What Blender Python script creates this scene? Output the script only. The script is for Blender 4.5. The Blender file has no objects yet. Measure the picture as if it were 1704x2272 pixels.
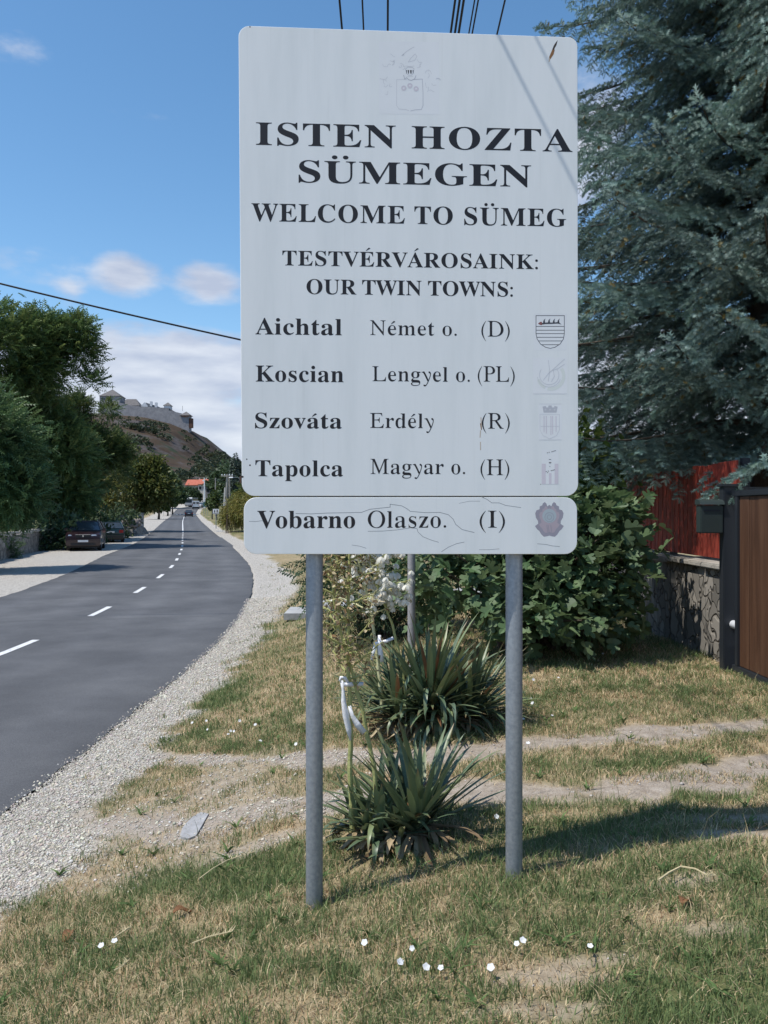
import bpy, bmesh, math, random
import numpy as np
from mathutils import Vector, Matrix

R = math.radians
random.seed(11)
rng = np.random.default_rng(11)
sc = bpy.context.scene
COL = sc.collection

# ------------------------------------------------------------------ camera
F, CX, CY, EYE = 1838.0, 852.0, 1136.0, 1.6
cam = bpy.data.cameras.new('camera')
cam.sensor_fit = 'VERTICAL'
cam.sensor_height = 24.0
cam.lens = 24.0 * F / 2272.0
cam.clip_start = 0.05
cam.clip_end = 12000
camo = bpy.data.objects.new('camera', cam)
COL.objects.link(camo)
camo.location = (0, 0, EYE)
camo.rotation_euler = (R(90), 0, 0)
sc.camera = camo

# ------------------------------------------------------------------ light and sky
SUN_EL, SUN_PSI = R(61), R(20.5)          # elevation; direction the light travels, from +X towards +Y
sv = Vector((-math.cos(SUN_PSI) * math.cos(SUN_EL), -math.sin(SUN_PSI) * math.cos(SUN_EL), math.sin(SUN_EL)))  # towards the sun
sun = bpy.data.lights.new('sun', 'SUN')
sun.energy = 4.3
sun.angle = R(0.5)
sun.color = (1.0, 0.95, 0.87)
suno = bpy.data.objects.new('sun', sun)
COL.objects.link(suno)
suno.rotation_euler = (-sv).to_track_quat('-Z', 'Y').to_euler()

sc.view_settings.view_transform = 'Standard'
sc.view_settings.look = 'None'
sc.view_settings.exposure = 0.22
sc.view_settings.gamma = 1.0
sc.view_settings.use_curve_mapping = False

world = bpy.data.worlds.new('World')
sc.world = world
world.use_nodes = True


def build_world():
    nt = world.node_tree
    N, L = nt.nodes, nt.links
    N.clear()
    out = N.new('ShaderNodeOutputWorld')
    bg = N.new('ShaderNodeBackground')
    bg.inputs['Strength'].default_value = 0.15
    L.new(bg.outputs[0], out.inputs[0])
    sky = N.new('ShaderNodeTexSky')
    sky.sky_type = 'NISHITA'
    sky.sun_disc = False
    sky.sun_elevation = SUN_EL
    sky.sun_rotation = math.atan2(sv.x, sv.y)
    sky.air_density = 1.0
    sky.dust_density = 0.2
    sky.ozone_density = 2.0
    sky.altitude = 200
    tc = N.new('ShaderNodeTexCoord')
    nrm = N.new('ShaderNodeVectorMath'); nrm.operation = 'NORMALIZE'
    L.new(tc.outputs['Generated'], nrm.inputs[0])
    sep = N.new('ShaderNodeSeparateXYZ')
    L.new(nrm.outputs[0], sep.inputs[0])

    def math_(op, a, b=None, clamp=False):
        n = N.new('ShaderNodeMath'); n.operation = op; n.use_clamp = clamp
        for i, v in enumerate((a, b)):
            if v is None: continue
            if isinstance(v, (int, float)): n.inputs[i].default_value = v
            else: L.new(v, n.inputs[i])
        return n.outputs[0]
    # fractal clouds on the sky directions, flattened towards the horizon
    mp = N.new('ShaderNodeMapping'); mp.inputs['Scale'].default_value = (1, 1, 2.3)
    L.new(nrm.outputs[0], mp.inputs[0])
    nz = N.new('ShaderNodeTexNoise'); nz.inputs['Scale'].default_value = 7.5
    nz.inputs['Detail'].default_value = 9; nz.inputs['Roughness'].default_value = 0.55
    L.new(mp.outputs[0], nz.inputs['Vector'])
    mp2 = N.new('ShaderNodeMapping'); mp2.inputs['Scale'].default_value = (1, 1, 4)
    mp2.inputs['Location'].default_value = (3.1, 1.7, 0)
    L.new(nrm.outputs[0], mp2.inputs[0])
    nz2 = N.new('ShaderNodeTexNoise'); nz2.inputs['Scale'].default_value = 9
    nz2.inputs['Detail'].default_value = 6
    L.new(mp2.outputs[0], nz2.inputs['Vector'])
    bias = N.new('ShaderNodeValToRGB')        # how cloudy each elevation is
    e = bias.color_ramp.elements
    e[0].position = 0.0; e[0].color = (.50,) * 3 + (1,)
    e[1].position = 1.0; e[1].color = (0, 0, 0, 1)
    for p, v in ((.10, .46), (.17, .40), (.205, .26), (.23, .03), (.26, -0.0), (.36, 0.0)):
        k = bias.color_ramp.elements.new(p); k.color = (v, v, v, 1)
    L.new(sep.outputs['Z'], bias.inputs[0])
    tot = math_('ADD', nz.outputs['Fac'], bias.outputs[0])
    # single puffs: azimuth, elevation (deg), size, strength
    for az, el, sz, st in ((-17.2, 15.3, .046, .46), (-11.6, 15.2, .056, .48), (-20.5, 14.0, .03, .2), (-25.2, 19.4, .045, .14),
                           (13.5, 25.0, .10, .36), (12.8, 20.5, .09, .36), (-13.5, 19.0, .04, .04)):
        v = N.new('ShaderNodeVectorMath'); v.operation = 'SUBTRACT'
        L.new(nrm.outputs[0], v.inputs[0])
        v.inputs[1].default_value = (math.sin(R(az)) * math.cos(R(el)), math.cos(R(az)) * math.cos(R(el)), math.sin(R(el)))
        v2 = N.new('ShaderNodeVectorMath'); v2.operation = 'MULTIPLY'
        L.new(v.outputs[0], v2.inputs[0]); v2.inputs[1].default_value = (1, 1, 1.5)
        ln = N.new('ShaderNodeVectorMath'); ln.operation = 'LENGTH'
        L.new(v2.outputs[0], ln.inputs[0])
        q = math_('DIVIDE', ln.outputs['Value'], sz)
        q = math_('SUBTRACT', 1.0, q, clamp=True)
        q = math_('MULTIPLY', q, st)
        tot = math_('ADD', tot, q)
    mask = N.new('ShaderNodeValToRGB')
    mask.color_ramp.interpolation = 'EASE'
    mask.color_ramp.elements[0].position = .60; mask.color_ramp.elements[0].color = (0, 0, 0, 1)
    mask.color_ramp.elements[1].position = .88; mask.color_ramp.elements[1].color = (.93, .93, .93, 1)
    L.new(tot, mask.inputs[0])
    shade = N.new('ShaderNodeValToRGB')       # cloud tone: bright tops, grey-blue bases
    shade.color_ramp.elements[0].position = .38; shade.color_ramp.elements[0].color = (2.9, 3.25, 4.1, 1)
    shade.color_ramp.elements[1].position = .66; shade.color_ramp.elements[1].color = (4.5, 4.75, 5.25, 1)
    L.new(nz2.outputs['Fac'], shade.inputs[0])
    mix = N.new('ShaderNodeMix'); mix.data_type = 'RGBA'
    L.new(mask.outputs[0], mix.inputs[0])
    hs = N.new('ShaderNodeHueSaturation'); hs.inputs['Saturation'].default_value = 1.16; hs.inputs['Value'].default_value = 1.0; hs.inputs['Hue'].default_value = .494
    L.new(sky.outputs[0], hs.inputs['Color'])
    L.new(hs.outputs[0], mix.inputs[6])
    L.new(shade.outputs[0], mix.inputs[7])
    L.new(mix.outputs[2], bg.inputs['Color'])


build_world()

# ------------------------------------------------------------------ helpers: objects


def tag(o, label=None, cat=None, group=None, kind=None):
    if label: o['label'] = label
    if cat: o['category'] = cat
    if group: o['group'] = group
    if kind: o['kind'] = kind
    return o


def thing(name, label, cat, loc=(0, 0, 0), rz=0.0, group=None):
    o = bpy.data.objects.new(name, None)
    COL.objects.link(o)
    o.location = loc
    o.rotation_euler = (0, 0, rz)
    o.empty_display_size = .2
    return tag(o, label, cat, group)


def link(name, me, parent=None, loc=(0, 0, 0)):
    o = bpy.data.objects.new(name, me)
    COL.objects.link(o)
    o.location = loc
    if parent is not None: o.parent = parent
    return o


def copy_tree(o, parent=None):
    c = o.copy()
    COL.objects.link(c)
    c.parent = parent
    for ch in list(o.children): copy_tree(ch, c)
    return c


def npmesh(name, V, faces, mats, col=None, smooth=False, matidx=None):
    """faces: list of (k, n) index arrays with k = 3 or 4 (rows are faces)"""
    V = np.asarray(V, np.float32)
    me = bpy.data.meshes.new(name)
    faces = [np.asarray(f, np.int32) for f in faces if len(f)]
    nl = sum(f.size for f in faces); nf = sum(len(f) for f in faces)
    me.vertices.add(len(V)); me.loops.add(nl); me.polygons.add(nf)
    me.vertices.foreach_set('co', V.ravel())
    me.loops.foreach_set('vertex_index', np.concatenate([f.ravel() for f in faces]))
    tot = np.concatenate([np.full(len(f), f.shape[1], np.int32) for f in faces])
    st = np.concatenate([[0], np.cumsum(tot)[:-1]]).astype(np.int32)
    me.polygons.foreach_set('loop_start', st)
    if smooth: me.polygons.foreach_set('use_smooth', np.ones(nf, bool))
    if matidx is not None: me.polygons.foreach_set('material_index', np.asarray(matidx, np.int32))
    if col is not None:
        a = me.color_attributes.new('col', 'FLOAT_COLOR', 'POINT')
        c = np.ones((len(V), 4), np.float32); c[:, :3] = col
        a.data.foreach_set('color', c.ravel())
    for m in (mats if isinstance(mats, (list, tuple)) else [mats]): me.materials.append(m)
    me.update(calc_edges=True)
    return me


class MB:
    """collects solids, then becomes one mesh"""

    def __init__(s): s.v = []; s.f = []; s.m = []

    def add(s, vs, fs, mi=0, M=None):
        b = len(s.v)
        for p in vs:
            p = Vector(p)
            s.v.append(tuple(M @ p) if M is not None else tuple(p))
        for f in fs: s.f.append(tuple(i + b for i in f)); s.m.append(mi)
        return s

    def box(s, x0, x1, y0, y1, z0, z1, mi=0, M=None):
        vs = [(x, y, z) for x in (x0, x1) for y in (y0, y1) for z in (z0, z1)]
        fs = [(0, 1, 3, 2), (4, 6, 7, 5), (0, 4, 5, 1), (2, 3, 7, 6), (0, 2, 6, 4), (1, 5, 7, 3)]
        return s.add(vs, fs, mi, M)

    def hull8(s, b, t, mi=0, M=None):
        """b, t: four corners each, counter-clockwise from above"""
        return s.add(list(b) + list(t), [(3, 2, 1, 0), (4, 5, 6, 7)] + [(i, (i + 1) % 4, (i + 1) % 4 + 4, i + 4) for i in range(4)], mi, M)

    def prism(s, poly, d0, d1, ax='y', mi=0, M=None):
        n = len(poly)
        mk = {'y': lambda a, b, d: (a, d, b), 'x': lambda a, b, d: (d, a, b), 'z': lambda a, b, d: (a, b, d)}[ax]
        vs = [mk(a, b, d0) for a, b in poly] + [mk(a, b, d1) for a, b in poly]
        fs = [tuple(range(n)), tuple(range(2 * n - 1, n - 1, -1))] + [(i, i + n, (i + 1) % n + n, (i + 1) % n) for i in range(n)]
        return s.add(vs, fs, mi, M)

    def tube(s, path, r, sides=8, mi=0, caps=True, M=None):
        P = [Vector(p) for p in path]; n = len(P)
        rr = r if isinstance(r, (list, tuple)) else [r] * n
        vs = []; up = None
        for i in range(n):
            t = (P[min(i + 1, n - 1)] - P[max(i - 1, 0)])
            if t.length < 1e-9: t = Vector((0, 0, 1))
            t.normalize()
            if up is None: up = t.orthogonal().normalized()
            u = (up - t * up.dot(t))
            u = u.normalized() if u.length > 1e-6 else t.orthogonal().normalized()
            up = u; w = t.cross(u)
            for k in range(sides):
                a = 2 * math.pi * k / sides
                vs.append(P[i] + (u * math.cos(a) + w * math.sin(a)) * rr[i])
        fs = []
        for i in range(n - 1):
            for k in range(sides):
                k2 = (k + 1) % sides
                fs.append((i * sides + k, i * sides + k2, (i + 1) * sides + k2, (i + 1) * sides + k))
        if caps:
            fs.append(tuple(range(sides - 1, -1, -1))); fs.append(tuple((n - 1) * sides + k for k in range(sides)))
        return s.add(vs, fs, mi, M)

    def lathe(s, prof, sides=16, mi=0, M=None):
        """prof: (r, z) from bottom to top"""
        vs = []; n = len(prof)
        for r, z in prof:
            for k in range(sides):
                a = 2 * math.pi * k / sides
                vs.append((r * math.cos(a), r * math.sin(a), z))
        fs = []
        for i in range(n - 1):
            for k in range(sides):
                k2 = (k + 1) % sides
                fs.append((i * sides + k, i * sides + k2, (i + 1) * sides + k2, (i + 1) * sides + k))
        fs.append(tuple(range(sides - 1, -1, -1))); fs.append(tuple((n - 1) * sides + k for k in range(sides)))
        return s.add(vs, fs, mi, M)

    def build(s, name, mats, parent=None, smooth=False, bevel=0.0, loc=(0, 0, 0), seg=2):
        me = bpy.data.meshes.new(name)
        me.from_pydata(s.v, [], s.f)
        for m in (mats if isinstance(mats, (list, tuple)) else [mats]): me.materials.append(m)
        for p, mi in zip(me.polygons, s.m): p.material_index = mi
        bm = bmesh.new(); bm.from_mesh(me)
        bmesh.ops.recalc_face_normals(bm, faces=bm.faces)
        if bevel > 0:
            es = [e for e in bm.edges if len(e.link_faces) == 2 and e.calc_face_angle(0) > .6]
            bmesh.ops.bevel(bm, geom=es, offset=bevel, segments=seg, affect='EDGES', clamp_overlap=True)
        if smooth:
            for f in bm.faces: f.smooth = True
            for e in bm.edges:
                if len(e.link_faces) == 2 and e.calc_face_angle(0) > R(38): e.smooth = False
        bm.to_mesh(me); bm.free()
        return link(name, me, parent, loc)


# ------------------------------------------------------------------ helpers: materials


def pmat(name, cols, scale=5.0, rough=.7, bump=0.0, metal=0.0, detail=6, stretch=(1, 1, 1), spec=.3, bscale=None, bdist=.02, coat=0.0, trans=0.0):
    """cols: [(position, rgb)...] of a noise ramp, or one rgb"""
    m = bpy.data.materials.new(name); m.use_nodes = True
    nt = m.node_tree; N, L = nt.nodes, nt.links
    b = N['Principled BSDF']
    b.inputs['Roughness'].default_value = rough
    b.inputs['Metallic'].default_value = metal
    b.inputs['Specular IOR Level'].default_value = spec
    b.inputs['Coat Weight'].default_value = coat
    if not isinstance(cols, list): cols = [(.3, tuple(c * .9 for c in cols)), (.7, tuple(min(1, c * 1.1) for c in cols))]
    tc = N.new('ShaderNodeTexCoord')
    mp = N.new('ShaderNodeMapping'); mp.inputs['Scale'].default_value = stretch
    L.new(tc.outputs['Object'], mp.inputs[0])
    nz = N.new('ShaderNodeTexNoise'); nz.inputs['Scale'].default_value = scale; nz.inputs['Detail'].default_value = detail
    nz.inputs['Roughness'].default_value = .6
    L.new(mp.outputs[0], nz.inputs['Vector'])
    rp = N.new('ShaderNodeValToRGB')
    while len(rp.color_ramp.elements) < len(cols): rp.color_ramp.elements.new(.5)
    for e, (p, c) in zip(rp.color_ramp.elements, cols): e.position = p; e.color = tuple(c) + (1,)
    L.new(nz.outputs['Fac'], rp.inputs[0])
    L.new(rp.outputs[0], b.inputs['Base Color'])
    if bump:
        n2 = N.new('ShaderNodeTexNoise'); n2.inputs['Scale'].default_value = bscale or scale * 4; n2.inputs['Detail'].default_value = 5
        L.new(mp.outputs[0], n2.inputs['Vector'])
        bp = N.new('ShaderNodeBump'); bp.inputs['Strength'].default_value = bump; bp.inputs['Distance'].default_value = bdist
        L.new(n2.outputs['Fac'], bp.inputs['Height']); L.new(bp.outputs[0], b.inputs['Normal'])
    return m


def vmat(name, rough=.6, transl=0.25, spec=.3, noise=0.0):
    """colour from the mesh's own colour attribute (species / age of each leaf; sunlit tips painted on the spruce), with light through the leaf"""
    m = bpy.data.materials.new(name); m.use_nodes = True
    nt = m.node_tree; N, L = nt.nodes, nt.links
    b = N['Principled BSDF']
    b.inputs['Roughness'].default_value = rough
    b.inputs['Specular IOR Level'].default_value = spec
    at = N.new('ShaderNodeAttribute'); at.attribute_name = 'col'
    L.new(at.outputs['Color'], b.inputs['Base Color'])
    if transl:
        t = N.new('ShaderNodeBsdfTranslucent')
        hs = N.new('ShaderNodeHueSaturation'); hs.inputs['Value'].default_value = 1.3; hs.inputs['Hue'].default_value = .485
        L.new(at.outputs['Color'], hs.inputs['Color']); L.new(hs.outputs[0], t.inputs['Color'])
        mx = N.new('ShaderNodeMixShader'); mx.inputs[0].default_value = transl
        L.new(b.outputs[0], mx.inputs[1]); L.new(t.outputs[0], mx.inputs[2])
        L.new(mx.outputs[0], N['Material Output'].inputs['Surface'])
    return m


def flat(name, rgb, rough=.5, metal=0.0, spec=.4, coat=0.0):
    return pmat(name, [(.25, tuple(c * .93 for c in rgb)), (.75, tuple(min(1, c * 1.05) for c in rgb))], 3.0, rough, 0, metal, spec=spec, coat=coat)


M = dict(
    white=flat('white_paint', (.78, .79, .80), .45), black=flat('black_lettering', (.012, .012, .016), .5),
    grey=flat('grey_paint', (.35, .36, .38), .5), dark=flat('dark_metal', (.02, .024, .03), .45),
    galv=pmat('galvanised_steel', [(.3, (.24, .27, .30)), (.7, (.36, .39, .42))], 60, .42, .15, .55, bscale=300, bdist=.002),
    bark=pmat('bark', [(.3, (.05, .04, .03)), (.7, (.14, .11, .085))], 6, .9, .8, stretch=(1, 1, .25)),
    rubber=flat('tyre_rubber', (.015, .015, .016), .8), rim=flat('wheel_rim', (.45, .46, .48), .3, .8),
    glass=flat('car_glass', (.05, .065, .08), .05, .3, .9), chrome=flat('chrome', (.6, .6, .62), .15, 1.0),
)

# ------------------------------------------------------------------ helpers: terrain
_T = np.linspace(-60, 3500, 17801)


def _curve(pts):
    p = np.array(pts, float)
    y = np.interp(_T, p[:, 0], p[:, 1])
    k = 30                                     # 6 m smoothing
    w = np.hanning(2 * k + 1); w /= w.sum()
    return np.convolve(np.pad(y, k, mode='edge'), w, 'valid')


_XC = _curve([(-60, -6.3), (0, -5.65), (6, -5.5), (12.3, -5.45), (16.6, -5.75), (21.3, -6.3), (26.4, -7.1), (32.2, -8.15), (37.4, -9.3), (43.7, -10.7), (51, -12.4),
              (60, -14.6), (75, -18.2), (100, -24.3), (130, -31.6), (179, -43.2), (210, -50.7), (240, -56.5), (280, -62), (400, -75), (3500, -75)])
_ZR = _curve([(-60, -.45), (45, -.45), (60, -.42), (80, -.33), (100, -.15), (130, .12), (179, .57), (208, 1.0), (234, 2.5), (262, 3.2), (300, 5.0), (400, 11), (500, 17),
              (600, 21), (700, 23), (3500, 23)])


def xc(y): return np.interp(y, _T, _XC)
def zr(y): return np.interp(y, _T, _ZR)
def sstep(a, b, x):
    t = np.clip((x - a) / (b - a), 0, 1); return t * t * (3 - 2 * t)


def fnoise(x, y, s=1.0, seed=0):
    """smooth value noise, 0..1"""
    x = np.asarray(x, float) * s + 37.1 * seed; y = np.asarray(y, float) * s - 91.7 * seed
    xi = np.floor(x).astype(np.int64); yi = np.floor(y).astype(np.int64)
    fx = x - xi; fy = y - yi
    fx = fx * fx * (3 - 2 * fx); fy = fy * fy * (3 - 2 * fy)

    def h(a, b):
        n = (a * 374761393 + b * 668265263 + seed * 1442695) & 0x7fffffff
        n = ((n ^ (n >> 13)) * 1274126177) & 0x7fffffff
        return ((n ^ (n >> 16)) & 0xffff) / 65535.0
    return (h(xi, yi) * (1 - fx) + h(xi + 1, yi) * fx) * (1 - fy) + (h(xi, yi + 1) * (1 - fx) + h(xi + 1, yi + 1) * fx) * fy


def fbm(x, y, s=1.0, seed=0, o=4):
    t = 0; a = .5; w = 0
    for i in range(o): t = t + a * fnoise(x, y, s * 2 ** i, seed + i); w += a; a *= .5
    return t / w


def G(x, y):
    """ground height"""
    x = np.asarray(x, float); y = np.asarray(y, float)
    u = x - xc(y)
    pr = np.interp(u, [2.95, 3.75, 5.2, 6.0, 7.0, 8.5, 12, 30, 100, 3000], [0, .10, .44, .565, .64, .665, .72, 1.0, 2, 3])
    pr = pr * (1 - .62 * sstep(12, 26, y))
    pl = np.interp(-u, [3.05, 3.6, 9, 12, 30, 3000], [0, -.03, -.04, .1, .3, 2])
    near = np.exp(-((y - 6) / 9.0) ** 2)
    mr = near * sstep(3.0, 4.0, u) * ((fbm(x, y, 1.1, 3) - .5) * .10 + (fbm(x, y, 5.0, 5, 3) - .5) * .03)
    return zr(y) + np.where(u > 0, pr, pl) + mr


def g1(x, y): return float(G(x, y))


def P(px, py, D):
    """point that shows at pixel (px, py) of the 1704 x 2272 photograph at distance D"""
    return Vector(((px - CX) / F * D, D, EYE - (py - CY) / F * D))


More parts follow.
